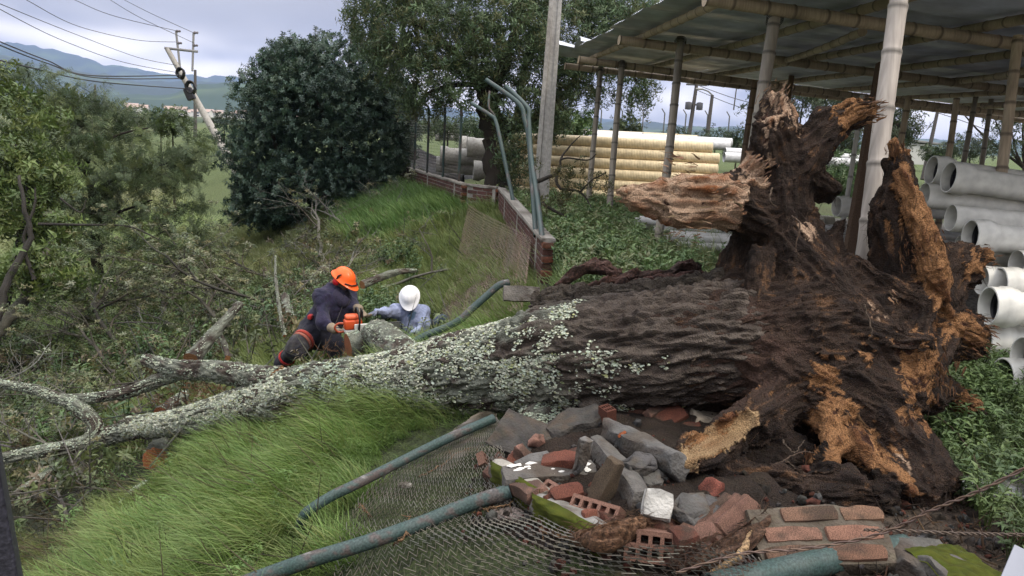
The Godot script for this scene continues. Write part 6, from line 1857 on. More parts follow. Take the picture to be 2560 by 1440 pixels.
func build_people() -> void:
	rng.seed = 83
	# ---- the sawyer in dark clothes and an orange helmet, feet apart on the slope, bent over the saw
	var navy := L(0.022, 0.020, 0.045)
	var trouser := L(0.014, 0.014, 0.022)
	var skin := L(0.23, 0.12, 0.075)
	var one := thing("person", "person in dark overalls and orange helmet bending over a chainsaw", "person", Vector3.ZERO, "")
	var neck := Vector3(-1.914, -0.184, -8.363)
	var shn := Vector3(-2.021, -0.239, -8.178)
	var shf := Vector3(-1.812, -0.285, -8.577)
	var chest := Vector3(-1.911, -0.395, -8.351)
	var hip := Vector3(-2.086, -0.653, -8.340)
	var hn := Vector3(-2.121, -0.641, -8.220)
	var hf := Vector3(-2.050, -0.709, -8.461)
	var kn := Vector3(-2.226, -0.740, -7.976)
	var an := Vector3(-2.412, -0.966, -8.114)
	var kf := Vector3(-1.855, -0.742, -8.118)
	var af := Vector3(-1.835, -1.066, -8.114)
	var eln := Vector3(-1.947, -0.472, -7.968)
	var wrn := Vector3(-1.797, -0.505, -7.860)
	var elf := Vector3(-1.723, -0.390, -8.372)
	var wrf := Vector3(-1.615, -0.348, -8.177)
	var bones := [
		[hip, chest, 0.150, 0.165, 1], [chest, (shn + shf) * 0.5 + Vector3(0, 0.02, 0), 0.16, 0.115, 1], [shn, shf, 0.085, 0.085, 1], [hn, hf, 0.135, 0.13, 2], [neck - Vector3(0, 0.03, 0), neck + Vector3(0.03, 0.06, 0.01), 0.06, 0.055, 3],
		[shn, eln, 0.078, 0.060, 1], [eln, wrn, 0.060, 0.046, 1], [shf, elf, 0.078, 0.060, 1], [elf, wrf, 0.060, 0.046, 1],
		[hn, kn, 0.125, 0.092, 2], [kn, an, 0.092, 0.072, 2], [hf, kf, 0.125, 0.09, 2], [kf, af, 0.088, 0.07, 2],
		[hip + Vector3(0, 0.02, 0.02), neck + Vector3(-0.02, -0.10, 0.04), 0.165, 0.12, 1], [hip + Vector3(-0.03, -0.03, 0), hip + Vector3(0.03, -0.02, 0.0), 0.165, 0.165, 1],
		[(shn + shf) * 0.5 + Vector3(0.02, -0.06, 0.05), hip + Vector3(0.05, 0.02, 0.05), 0.145, 0.15, 1],
		# boots
		[an, an + Vector3(-0.02, -0.09, 0.02), 0.068, 0.06, 4], [an + Vector3(-0.02, -0.10, 0.0), an + Vector3(0.13, -0.12, 0.10), 0.058, 0.045, 4], [af, af + Vector3(0, -0.09, 0), 0.068, 0.06, 4], [af + Vector3(0, -0.10, 0), af + Vector3(0.17, -0.11, 0.08), 0.058, 0.045, 4],
		# folds of cloth at elbow, knee and waist
		[hip + Vector3(-0.12, 0.02, 0.06), hip + Vector3(0.10, 0.0, 0.16), 0.05, 0.04, 1], [kn + Vector3(-0.03, -0.06, 0.05), kn + Vector3(0.05, -0.07, 0.06), 0.05, 0.04, 2]]
	var body := MB.new()
	add_net(body, bones, 0.016, 0.10, {1: navy, 2: trouser, 3: skin, 4: L(0.02, 0.018, 0.016)}, 0.010, 9.0)
	fold_cloth(body, bones, 0.011)
	for k in body.v.size(): # dusty knees
		if body.v[k].distance_to(kn + Vector3(0, 0.06, 0.05)) < 0.14: body.c[k] = body.c[k].lerp(L(0.10, 0.09, 0.08), 0.35 * clamp(0.5 + nz2.get_noise_3d(body.v[k].x * 20.0, body.v[k].y * 20.0, body.v[k].z * 20.0), 0, 1))
	var head := Vector3(-1.822, -0.076, -8.333)
	var fwd := Vector3(0.72, -0.45, 0.40).normalized()
	var hup := Vector3(0.35, 0.88, 0.12)
	hup = (hup - fwd * hup.dot(fwd)).normalized()
	add_net(body, head_bones(head, fwd, hup, 1.0), 0.006, 0.016, {1: skin, 2: L(0.16, 0.06, 0.05), 3: L(0.02, 0.015, 0.012)})
	var b := obj("body", body.mesh(M.cloth), one)
	b.set_meta("label", "dark overalls, boots and bent figure")
	# cloth hanging round the neck
	var mb := MB.new()
	var cl := [head + Vector3(-0.07, -0.10, 0.04), head + Vector3(-0.05, -0.17, 0.10), head + Vector3(0.02, -0.22, 0.11), head + Vector3(0.07, -0.17, 0.09)]
	mb.tube(spline(cl, 20), lerps([0.05, 0.075, 0.07, 0.04], 20), 12, L(0.03, 0.027, 0.05))
	obj("neck_cloth", mb.mesh(M.cloth), one)
	var glove := L(0.36, 0.29, 0.21)
	mb = MB.new()
	add_net(mb, hand_bones(wrn, (Vector3(-1.669, -0.510, -7.838) - wrn), Vector3(0.3, -0.8, 0.3), -1.0, 1.12, 0.55, 1), 0.0055, 0.008, {1: glove})
	add_net(mb, [[wrn.lerp(eln, 0.30), wrn, 0.052, 0.045, 1]], 0.009, 0.01, {1: glove})
	obj("glove", mb.mesh(M.glove), one)
	mb = MB.new()
	add_net(mb, hand_bones(wrf, (Vector3(-1.542, -0.408, -8.114) - wrf), Vector3(-0.2, -0.9, 0.1), 1.0, 1.12, 0.6, 1), 0.0055, 0.008, {1: glove})
	add_net(mb, [[wrf.lerp(elf, 0.30), wrf, 0.052, 0.045, 1]], 0.009, 0.01, {1: glove})
	obj("glove", mb.mesh(M.glove), one)
	var orange := L(0.80, 0.115, 0.02)
	var hm := obj("helmet", helmet(orange), one)
	var hb := Basis(hup.cross(fwd).normalized(), hup, fwd)
	hm.transform = Transform3D(hb, head + hup * 0.035)
	mb = MB.new()
	for e in [-1, 1]:
		var c := Vector3(e * 0.108, -0.045, 0.0)
		mb.lathe(Transform3D(Basis(Vector3(0, 1, 0), Vector3(e, 0, 0), Vector3(0, 0, 1)), c), [Vector2(-0.02, 0.0), Vector2(-0.02, 0.036), Vector2(0.0, 0.042), Vector2(0.018, 0.036), Vector2(0.024, 0.0)], 18, L(0.42, 0.012, 0.02))
		mb.tube([c + Vector3(e * 0.012, 0.02, 0), Vector3(e * 0.122, 0.03, 0.0), Vector3(e * 0.112, 0.062, 0.02)], [0.010, 0.012, 0.009], 6, L(0.02, 0.02, 0.022))
	obj("ear_muff", mb.mesh(M.plastic), hm)
	mb = MB.new()
	mb.tube([Vector3(-0.10, 0.0, 0.10), Vector3(-0.05, 0.005, 0.155), Vector3(0.05, 0.005, 0.155), Vector3(0.10, 0.0, 0.10)], lerps([0.008, 0.008], 4), 6, L(0.02, 0.02, 0.022))
	obj("visor_rail", mb.mesh(M.plastic), hm)
	for e in [[kn.lerp(hn, 0.45), hn - kn, 0.122, 0.035, L(0.36, 0.05, 0.035)], [kn.lerp(hn, 0.30), hn - kn, 0.116, 0.03, L(0.30, 0.10, 0.07)], [an.lerp(kn, 0.28), kn - an, 0.092, 0.03, L(0.40, 0.03, 0.03)]]:
		mb = MB.new()
		ring(mb, e[0], e[1], e[2], e[3], e[4])
		obj("red_band", mb.mesh(M.cloth), one)
	mb = MB.new()
	mb.box(Transform3D(Basis(), Vector3(-2.130, -0.458, -8.155)), Vector3(0.05, 0.05, 0.08), L(0.45, 0.03, 0.03), 0.01)
	obj("belt_tag", mb.mesh(M.cloth), one)
	# ---- chainsaw
	var so := Vector3(-1.586, -0.424, -7.713)
	var saw := thing("chainsaw", "orange and grey chainsaw held into the sawn limb by the person in the orange helmet", "chainsaw", so)
	var bar_d := Vector3(0.93, 0.03, -0.36).normalized()
	var sb := Basis(bar_d, Vector3(0, 1, 0.1).normalized(), bar_d.cross(Vector3(0, 1, 0.1)).normalized()).orthonormalized()
	saw.transform = Transform3D(sb.scaled(Vector3.ONE * 0.9), so)
	mb = MB.new()
	mb.box(Transform3D(Basis(), Vector3(0, 0.03, 0)), Vector3(0.20, 0.12, 0.12), L(0.50, 0.075, 0.025), 0.02)
	mb.box(Transform3D(Basis(), Vector3(-0.01, 0.11, -0.01)), Vector3(0.15, 0.06, 0.10), L(0.55, 0.10, 0.04), 0.02)
	obj("engine_cover", mb.mesh(M.plastic), saw)
	mb = MB.new()
	mb.box(Transform3D(Basis(), Vector3(0.02, -0.045, 0)), Vector3(0.24, 0.05, 0.13), L(0.30, 0.30, 0.29), 0.015)
	mb.box(Transform3D(Basis(), Vector3(0.085, 0.0, 0.075)), Vector3(0.16, 0.10, 0.03), L(0.50, 0.50, 0.48), 0.014)
	obj("side_cover", mb.mesh(M.plastic), saw)
	mb = MB.new()
	mb.tube(spline([Vector3(0.05, -0.05, 0.09), Vector3(0.06, 0.10, 0.10), Vector3(0.055, 0.19, 0.03), Vector3(0.05, 0.18, -0.08), Vector3(0.03, -0.04, -0.10)], 24), lerps([0.012, 0.012], 24), 8, L(0.018, 0.018, 0.018))
	obj("front_handle", mb.mesh(M.plastic), saw)
	mb = MB.new()
	mb.tube(spline([Vector3(-0.09, 0.04, 0), Vector3(-0.16, 0.045, 0), Vector3(-0.20, 0.0, 0), Vector3(-0.16, -0.055, 0), Vector3(-0.08, -0.05, 0)], 24), lerps([0.014, 0.012, 0.012, 0.015], 24), 8, L(0.30, 0.06, 0.03))
	obj("rear_handle", mb.mesh(M.plastic), saw)
	mb = MB.new()
	mb.box(Transform3D(Basis(), Vector3(0.10, 0.145, 0.0)), Vector3(0.015, 0.10, 0.13), L(0.02, 0.02, 0.02), 0.006)
	obj("hand_guard", mb.mesh(M.plastic), saw)
	mb = MB.new()
	mb.box(Transform3D(Basis(), Vector3(0.33, -0.005, 0.045)), Vector3(0.38, 0.07, 0.006), L(0.32, 0.32, 0.32), 0.002)
	obj("guide_bar", mb.mesh(M.metal), saw)
	mb = MB.new()
	var loop := []
	for k in 41:
		var f := k / 40.0 * 2.0
		if f < 0.8: loop.append(Vector3(0.14 + f / 0.8 * 0.37, 0.033, 0.045))
		elif f < 1.2: loop.append(Vector3(0.51, -0.005, 0.045) + Vector3(sin((f - 0.8) / 0.4 * PI), cos((f - 0.8) / 0.4 * PI), 0) * 0.038)
		else: loop.append(Vector3(0.51 - (f - 1.2) / 0.8 * 0.37, -0.043, 0.045))
	mb.tube(loop, lerps([0.006, 0.006], 41), 5, L(0.08, 0.08, 0.08), false)
	obj("chain", mb.mesh(M.metal), saw)
	# ---- the helper in a light blue shirt and a white helmet, crouching behind the limb
	var blue := L(0.27, 0.31, 0.46)
	var jeans := L(0.030, 0.042, 0.085)
	var two := thing("person", "person in light blue shirt, jeans and white helmet crouching behind the sawn limb", "person")
	neck = Vector3(-1.284, -0.616, -9.653)
	shn = Vector3(-1.428, -0.668, -9.489)
	shf = Vector3(-1.109, -0.719, -9.734)
	chest = Vector3(-1.244, -0.802, -9.616)
	hip = Vector3(-1.153, -0.993, -9.730)
	hn = Vector3(-1.167, -0.992, -9.526)
	hf = Vector3(-1.091, -1.035, -9.824)
	kn = Vector3(-0.812, -0.702, -9.177)
	an = Vector3(-0.796, -1.020, -9.215)
	kf = Vector3(-1.257, -1.016, -9.114)
	af = Vector3(-1.119, -1.187, -9.385)
	eln = Vector3(-1.524, -0.647, -9.290)
	wrn = Vector3(-1.587, -0.586, -9.098)
	elf = Vector3(-1.048, -0.812, -9.328)
	wrf = Vector3(-1.133, -0.803, -9.003)
	bones = [
		[hip, chest, 0.155, 0.165, 1], [chest, (shn + shf) * 0.5, 0.16, 0.11, 1], [shn, shf, 0.082, 0.082, 1], [hn, hf, 0.14, 0.14, 2], [neck - Vector3(0, 0.04, 0), neck + Vector3(0, 0.06, 0.02), 0.06, 0.055, 3],
		[shn, eln, 0.076, 0.06, 1], [eln, wrn, 0.058, 0.042, 1], [shf, elf, 0.078, 0.06, 1], [elf, wrf, 0.06, 0.044, 1],
		[hf, kn, 0.12, 0.088, 2], [kn, an, 0.085, 0.065, 2], [hn, kf, 0.12, 0.09, 2], [kf, af, 0.085, 0.065, 2],
		[an, an + Vector3(0.02, -0.08, 0.04), 0.06, 0.055, 4], [an + Vector3(0, -0.09, 0), an + Vector3(-0.02, -0.10, 0.18), 0.055, 0.042, 4], [af, af + Vector3(0, -0.10, -0.02), 0.06, 0.055, 4],
		[chest + Vector3(0.0, -0.05, 0.13), chest + Vector3(0.02, 0.09, 0.12), 0.06, 0.05, 5]]
	body = MB.new()
	add_net(body, bones, 0.016, 0.09, {1: blue, 2: jeans, 3: skin, 4: L(0.025, 0.02, 0.018), 5: L(0.085, 0.14, 0.22)}, 0.010, 9.0)
	fold_cloth(body, bones, 0.012)
	head = Vector3(-1.259, -0.485, -9.526)
	fwd = Vector3(0.10, -0.72, 0.68).normalized()
	hup = Vector3(-0.05, 0.68, 0.70)
	hup = (hup - fwd * hup.dot(fwd)).normalized()
	add_net(body, head_bones(head, fwd, hup, 1.0), 0.006, 0.016, {1: L(0.10, 0.055, 0.04), 2: L(0.10, 0.05, 0.04), 3: L(0.02, 0.015, 0.012)})
	var b2 := obj("body", body.mesh(M.cloth), two)
	b2.set_meta("label", "light blue shirt and dark jeans")
	mb = MB.new()
	add_net(mb, hand_bones(wrn, (Vector3(-1.652, -0.615, -9.041) - wrn), Vector3(0, -0.9, 0.2), 1.0, 1.05, 0.35, 1), 0.0055, 0.008, {1: L(0.20, 0.22, 0.30)})
	obj("glove", mb.mesh(M.glove), two)
	mb = MB.new()
	add_net(mb, hand_bones(wrf, (Vector3(-1.195, -0.831, -8.916) - wrf), Vector3(0.2, -0.8, 0.3), -1.0, 1.05, 0.5, 1), 0.0055, 0.008, {1: L(0.05, 0.06, 0.09)})
	obj("glove", mb.mesh(M.glove), two)
	hm = obj("helmet", helmet(L(0.80, 0.80, 0.82), 0.045), two)
	hm.transform = Transform3D(Basis(hup.cross(fwd).normalized(), hup, fwd), head + hup * 0.03)


# ------------------------------------------------------------------ leaves and crowns
func leaf(mb: MB, at: Vector3, dir: Vector3, up: Vector3, ln: float, wd: float, col: Color, droop := 0.25) -> void:
	var d := dir.normalized()
	var s := d.cross(up).normalized()
	var n := s.cross(d)
	var mid := at + d * ln * 0.5 - n * ln * 0.03
	var tip := at + d * ln - n * ln * droop
	var a := mb.p(at, col)
	var l := mb.p(at + d * ln * 0.42 + s * wd * 0.5 + n * wd * 0.16, col)
	var m := mb.p(mid, Color(col.r * 0.9, col.g * 0.9, col.b * 0.9))
	var r := mb.p(at + d * ln * 0.42 - s * wd * 0.5 + n * wd * 0.16, col)
	var t := mb.p(tip, col)
	mb.tri(a, l, m)
	mb.tri(m, l, t)
	mb.tri(a, m, r)
	mb.tri(m, t, r)

func spray(kind: String, sd: int) -> Mesh: # a twig with its leaves, about one unit long, pointing along y
	rng.seed = sd
	var mb := MB.new()
	var stem := L(0.09, 0.08, 0.055)
	if kind == "feather": # a twig of paired leaflets on side stalks
		mb.tube([Vector3.ZERO, Vector3(0.02, 0.5, 0), Vector3(0, 1, 0.05)], [0.012, 0.01, 0.004], 3, stem, false)
		for k in 9:
			var y := 0.12 + k * 0.1
			for s in [-1, 1]:
				var d := Vector3(s * rf(0.7, 1.0), rf(0.25, 0.6), rf(-0.5, 0.5)).normalized()
				for j in 4:
					var at := Vector3(0, y, 0) + d * (0.09 + j * 0.085)
					for e in [-1, 1]: leaf(mb, at, (d * 0.6 + Vector3(rf(-0.3, 0.3), rf(-0.2, 0.3), e * 0.9)), Vector3(rf(-0.3, 0.3), 1, rf(-0.3, 0.3)), rf(0.10, 0.15), 0.042, vary(L(1, 1, 1), 0.3))
	else:
		var n := 16
		var ln := [0.26, 0.36]
		var wd := 0.085
		var droop := 0.3
		if kind == "oval":
			n = 20
			ln = [0.20, 0.30]
			wd = 0.13
			droop = 0.12
		if kind == "broad":
			n = 13
			ln = [0.28, 0.42]
			wd = 0.15
		mb.tube([Vector3.ZERO, Vector3(0.03, 0.45, 0.02), Vector3(0, 0.85, 0.0)], [0.014, 0.011, 0.005], 3, stem, false)
		for k in n:
			var y := 0.08 + 0.8 * k / n
			var an := k * 2.4 + rf(-0.4, 0.4)
			var d := Vector3(cos(an), rf(0.0, 0.7), sin(an))
			if kind == "lance": d.y = rf(-0.9, 0.4)
			leaf(mb, Vector3(0, y, 0), d, Vector3(rf(-0.4, 0.4), 1, rf(-0.4, 0.4)), rf(ln[0], ln[1]), wd * rf(0.8, 1.2), vary(L(1, 1, 1), 0.25), droop)
	return mb.mesh(M.leaf if kind != "oval" else M.leaf_dark, false)

var sprays := {}
func get_spray(kind: String) -> Mesh:
	if not sprays.has(kind):
		var keep := rng.state
		sprays[kind] = spray(kind, 400 + kind.length() * 7)
		rng.state = keep
	return sprays[kind]

# fill lobes (middle, half-widths) with sprays, thick towards the outside, with gaps
func crown(parent: Node3D, kind: String, lobes: Array, count: int, size: Array, cols: Array, gap := 0.0, down := 0.0, shell := 0.5) -> void:
	var xf := []
	var cc := []
	var vol := 0.0
	for l in lobes: vol += pow(l[1].x * l[1].y * l[1].z, 0.6)
	for l in lobes:
		var n := int(count * pow(l[1].x * l[1].y * l[1].z, 0.6) / vol)
		for k in n:
			var d := rv()
			var rad: float = lerp(shell, 1.06, pow(rng.randf(), 0.6))
			var bump := 1.0 + 0.34 * nz2.get_noise_3d(l[0].x * 3.0 + d.x * 2.6, l[0].y + d.y * 2.6, d.z * 2.6)
			var p: Vector3 = l[0] + d * rad * bump * l[1]
			if gap > 0.0 and nz2.get_noise_3d(p.x * 1.7, p.y * 1.7, p.z * 1.7) < gap - 0.5: continue
			var dir = (d * l[1].normalized() + rv() * 0.8 + Vector3(0, -down, 0)).normalized()
			xf.append(Transform3D(look_basis(dir, rv()).scaled(Vector3.ONE * rf(size[0], size[1])), p))
			var c: Color = cols[rng.randi() % cols.size()]
			cc.append(vary(c, 0.18))
	scatter("crown", get_spray(kind), xf, cc, parent)

func limb(parent: Node3D, called: String, pts: Array, r0: float, r1: float, col: Color, rough := 0.1) -> void:
	var mb := MB.new()
	var n := 26
	var sp := spline(pts, n)
	for k in range(1, n): sp[k] += Vector3(nz2.get_noise_2d(k * 1.7, r0 * 90.0), 0, nz2.get_noise_2d(k * 1.7, 50.0 + r0 * 90.0)) * r0 * 0.5
	mb.tube(sp, lerps([r0, lerp(r0, r1, 0.55), r1], n), 12, col)
	for k in mb.v.size():
		var q := mb.v[k]
		var v := nz2.get_noise_3d(q.x * 8.0, q.y * 2.5, q.z * 8.0)
		mb.c[k] = Color(col.r, col.g, col.b).lerp(Color(col.r * 1.7, col.g * 1.7, col.b * 1.6), clamp(0.3 + v, 0, 1))
		mb.v[k] += Vector3(v, 0, v) * r0 * rough
	obj(called, mb.mesh(M.bark), parent)

func lobe(p: Vector3, rx: float, ry: float, rz: float) -> Array: return [p, Vector3(rx, ry, rz)]

func build_trees() -> void:
	rng.seed = 101
	var dark_bark := L(0.055, 0.045, 0.036)
	# big tree by the fence
	var t := thing("tree", "big leaning dark-trunked tree with hanging narrow leaves behind the wall corner", "tree", Vector3(-0.32, 0, -16.9))
	var o := t.position
	var w := func(p: Vector3) -> Vector3: return p - o
	limb(t, "trunk", [Vector3(0, -0.1, 0), w.call(Vector3(-0.439, 0.951, -17.106)), w.call(Vector3(-0.585, 1.617, -17.240)), w.call(Vector3(-0.767, 2.324, -17.381))], 0.33, 0.22, dark_bark, 0.25)
	for e in [[[Vector3(-0.765, 2.282, -17.373), Vector3(-1.209, 2.834, -17.279), Vector3(-1.690, 3.298, -17.270), Vector3(-2.286, 3.669, -17.243)], 0.16, 0.04], [[Vector3(-0.737, 2.241, -17.365), Vector3(-0.417, 2.981, -17.615), Vector3(-0.204, 3.865, -17.996), Vector3(-0.083, 4.918, -18.309)], 0.17, 0.06], [[Vector3(-0.542, 1.283, -17.172), Vector3(-0.059, 1.903, -17.705), Vector3(-0.012, 2.700, -18.170), Vector3(0.253, 3.701, -18.575)], 0.15, 0.05], [[Vector3(-0.090, 1.643, -17.653), Vector3(0.858, 2.305, -18.091), Vector3(1.453, 3.228, -18.480), Vector3(2.055, 4.069, -18.751)], 0.13, 0.04], [[Vector3(-0.986, 2.518, -17.318), Vector3(-1.570, 2.441, -17.201), Vector3(-2.082, 2.254, -17.265)], 0.07, 0.02], [[Vector3(1.543, 3.233, -18.481), Vector3(2.287, 3.100, -18.557), Vector3(2.768, 2.589, -18.454)], 0.05, 0.015], [[Vector3(-1.340, 2.910, -17.295), Vector3(-1.951, 2.812, -17.479), Vector3(-2.779, 2.966, -17.816)], 0.07, 0.02]]:
		limb(t, "limb", [w.call(e[0][0]), w.call(e[0][1]), w.call(e[0][2])] + ([w.call(e[0][3])] if e[0].size() > 3 else []), e[1], e[2], dark_bark)
	var lo := []
	for e in [[Vector3(-1.625, 3.323, -17.479), 1.55, 0.95, 1.6], [Vector3(-2.763, 3.764, -18.180), 1.05, 0.8, 1.2], [Vector3(-0.523, 3.661, -17.139), 1.5, 1.05, 1.5], [Vector3(0.927, 3.725, -17.764), 1.2, 0.95, 1.5], [Vector3(2.172, 4.052, -18.237), 1.0, 0.7, 1.2], [Vector3(2.398, 2.776, -18.186), 0.6, 0.55, 0.7], [Vector3(1.167, 2.826, -17.890), 0.75, 0.6, 0.9], [Vector3(-1.297, 2.520, -16.910), 1.1, 0.5, 1.0], [Vector3(-1.895, 4.855, -17.990), 2.4, 0.9, 2.0], [Vector3(0.871, 5.032, -18.230), 2.1, 0.8, 2.0], [Vector3(-2.853, 2.936, -18.014), 0.6, 0.5, 0.8], [Vector3(-0.239, 2.205, -16.847), 0.5, 0.8, 0.5], [Vector3(-0.137, 1.073, -16.416), 0.3, 0.6, 0.4], [Vector3(0.583, 2.147, -17.652), 0.6, 0.6, 0.8], [Vector3(2.734, 4.063, -18.444), 0.7, 0.6, 0.8], [Vector3(-2.212, 2.137, -17.650), 0.55, 0.3, 0.6], [Vector3(-3.693, 3.948, -18.624), 0.4, 0.5, 0.6]]: lo.append(lobe(w.call(e[0]), e[1], e[2], e[3]))
	crown(t, "lance", lo, 8200, [0.26, 0.42], [L(0.095, 0.145, 0.072), L(0.115, 0.165, 0.085), L(0.075, 0.115, 0.058), L(0.13, 0.145, 0.07)], 0.36, 0.7, 0.25)
	# dark round bush
	t = thing("bush", "large dense dark green bush left of the fence", "bush", on_land(-5.2, -20.6))
	o = t.position
	for k in 5: limb(t, "stem", [Vector3(rf(-0.3, 0.3), -0.1, 0), Vector3(rf(-0.8, 0.8), 1.4, rf(-0.5, 0.5)), Vector3(rf(-1.8, 1.8), 3.0, rf(-1, 1))], 0.11, 0.03, dark_bark)
	lo = []
	for e in [[Vector3(-5.362, 1.080, -21.109), 2.15, 1.9, 1.9], [Vector3(-6.019, 2.550, -21.404), 1.0, 0.95, 1.1], [Vector3(-4.747, 2.625, -21.623), 1.5, 1.05, 1.5], [Vector3(-6.271, 0.232, -20.429), 0.95, 1.35, 1.1], [Vector3(-3.844, 1.362, -21.166), 1.05, 1.4, 1.3], [Vector3(-6.051, 3.170, -21.528), 0.5, 0.4, 0.5], [Vector3(-5.037, -0.205, -20.240), 1.8, 0.85, 1.3], [Vector3(-3.236, 1.709, -21.643), 0.45, 0.9, 0.6], [Vector3(-6.553, 1.642, -21.222), 0.5, 0.8, 0.8], [Vector3(-5.192, 1.884, -20.047), 1.2, 0.9, 0.7], [Vector3(-6.557, -0.582, -20.164), 0.7, 0.5, 0.8], [Vector3(-4.096, 0.256, -20.128), 0.9, 0.6, 0.8]]: lo.append(lobe(w.call(e[0]) if false else e[0] - o, e[1], e[2], e[3]))
	crown(t, "oval", lo, 12500, [0.24, 0.36], [L(0.045, 0.080, 0.056), L(0.055, 0.094, 0.065), L(0.036, 0.064, 0.046), L(0.072, 0.108, 0.070)], 0.1, 0.1, 0.72)
	for s in [Vector3(-5.490, 3.560, -21.606), Vector3(-5.278, 3.477, -21.692), Vector3(-4.583, 3.806, -22.064), Vector3(-6.378, 3.361, -21.566)]: limb(t, "shoot", [s - o - Vector3(0, 0.3, 0), s - o, s - o + Vector3(0.05, 0.35, 0)], 0.012, 0.004, dark_bark)
	crown(t, "oval", [lobe(Vector3(-5.498, 3.715, -21.637) - o, 0.08, 0.3, 0.08), lobe(Vector3(-4.591, 3.964, -22.095) - o, 0.2, 0.3, 0.2)], 40, [0.14, 0.2], [L(0.05, 0.075, 0.04)], 0.0, 0.0, 0.1)
	# feathery tree of the left bank
	t = thing("tree", "grey-green feathery tree with dark forked trunk standing left on the bank", "tree", on_land(-8.0, -14.9))
	o = t.position
	limb(t, "trunk", [Vector3(0, -0.15, 0), Vector3(-8.018, -1.179, -14.945) - o, Vector3(-8.150, -0.277, -15.126) - o, Vector3(-8.441, 0.686, -15.523) - o], 0.13, 0.05, L(0.028, 0.024, 0.02))
	for e in [[Vector3(-8.005, -1.292, -14.923), Vector3(-7.334, -0.980, -14.781), Vector3(-6.623, -0.603, -14.755), 0.06], [Vector3(-8.177, -0.052, -15.171), Vector3(-7.607, 0.361, -15.152), Vector3(-6.582, 0.679, -15.114), 0.055], [Vector3(-8.057, -0.878, -15.006), Vector3(-8.506, -0.425, -14.892), Vector3(-9.015, 0.013, -14.776), 0.055], [Vector3(-8.312, 0.315, -15.347), Vector3(-9.018, 0.886, -15.665), Vector3(-9.786, 1.472, -16.089), 0.05], [Vector3(-8.414, 0.611, -15.508), Vector3(-7.978, 1.091, -15.808), Vector3(-7.448, 1.273, -16.049), 0.04], [Vector3(-8.111, -0.578, -15.066), Vector3(-7.522, -0.301, -14.917), Vector3(-6.833, -0.026, -14.768), 0.04]]:
		limb(t, "limb", [e[0] - o, e[1] - o, e[2] - o], e[3], 0.012, L(0.03, 0.026, 0.022))
	lo = []
	for e in [[Vector3(-7.412, 0.526, -15.083), 1.35, 0.42, 1.1], [Vector3(-8.635, 1.098, -15.708), 1.15, 0.5, 1.1], [Vector3(-6.612, 0.528, -15.083), 0.6, 0.3, 0.7], [Vector3(-8.932, 0.450, -15.068), 0.95, 0.45, 0.9], [Vector3(-6.555, -0.722, -14.425), 0.75, 0.3, 0.8], [Vector3(-7.249, -0.204, -14.835), 1.15, 0.28, 0.9], [Vector3(-8.420, -0.524, -14.465), 0.9, 0.5, 0.9], [Vector3(-7.335, -1.415, -14.286), 0.5, 0.2, 0.5], [Vector3(-9.625, 1.480, -16.090), 0.9, 0.45, 0.9], [Vector3(-7.604, 1.187, -16.031), 0.9, 0.28, 0.8], [Vector3(-6.458, -0.249, -14.928), 0.5, 0.25, 0.6], [Vector3(-10.225, 1.984, -16.599), 0.7, 0.45, 0.8], [Vector3(-8.945, 1.678, -16.334), 0.8, 0.35, 0.7], [Vector3(-6.178, -0.849, -14.400), 0.35, 0.2, 0.5], [Vector3(-7.125, -0.691, -14.533), 0.7, 0.22, 0.7], [Vector3(-8.340, 0.047, -14.783), 0.8, 0.35, 0.8], [Vector3(-6.529, 0.939, -15.370), 0.45, 0.22, 0.5]]: lo.append(lobe(e[0] - o, e[1], e[2], e[3]))
	crown(t, "feather", lo, 1750, [0.24, 0.46], [L(0.085, 0.12, 0.062), L(0.10, 0.135, 0.075), L(0.07, 0.098, 0.05), L(0.12, 0.15, 0.06)], 0.40, 0.25, 0.15)
	# yellow-green tree at the left edge
	t = thing("tree", "yellow-green leafy tree at the far left edge with a grey lichened trunk", "tree", on_land(-8.4, -11.2))
	o = t.position
	limb(t, "trunk", [Vector3(-7.212, -1.577, -10.582) - o, Vector3(-6.969, -1.170, -10.868) - o, Vector3(-6.857, -0.754, -11.155) - o, Vector3(-6.851, -0.384, -11.433) - o], 0.10, 0.05, L(0.16, 0.155, 0.13))
	for e in [[Vector3(-7.368, -1.656, -11.076), Vector3(-7.365, -0.699, -11.370), Vector3(-7.225, 0.002, -11.510), 0.07], [Vector3(-7.171, -1.036, -11.302), Vector3(-7.130, -0.109, -11.488), Vector3(-7.257, 0.636, -11.637), 0.05], [Vector3(-7.207, -0.344, -11.441), Vector3(-7.403, 0.442, -11.803), Vector3(-7.651, 1.014, -12.121), 0.04]]: limb(t, "limb", [e[0] - o, e[1] - o, e[2] - o], e[3], 0.015, L(0.035, 0.03, 0.028))
	lo = []
	for e in [[Vector3(-7.660, 1.193, -12.157), 0.5, 0.55, 0.6], [Vector3(-8.206, 1.855, -12.902), 0.3, 0.3, 0.4], [Vector3(-7.110, 0.574, -11.829), 0.32, 0.32, 0.4], [Vector3(-7.345, 0.054, -11.521), 0.4, 0.3, 0.4], [Vector3(-6.944, -0.555, -10.991), 0.45, 0.3, 0.5], [Vector3(-7.482, 1.324, -12.591), 0.35, 0.25, 0.4], [Vector3(-6.924, -0.122, -11.689), 0.4, 0.25, 0.4], [Vector3(-7.684, 0.663, -11.847), 0.4, 0.4, 0.4], [Vector3(-6.422, -0.752, -10.951), 0.4, 0.2, 0.4]]: lo.append(lobe(e[0] - o, e[1], e[2], e[3]))
	crown(t, "broad", lo, 760, [0.24, 0.4], [L(0.095, 0.14, 0.042), L(0.12, 0.16, 0.05), L(0.078, 0.115, 0.04)], 0.25, 0.4, 0.15)
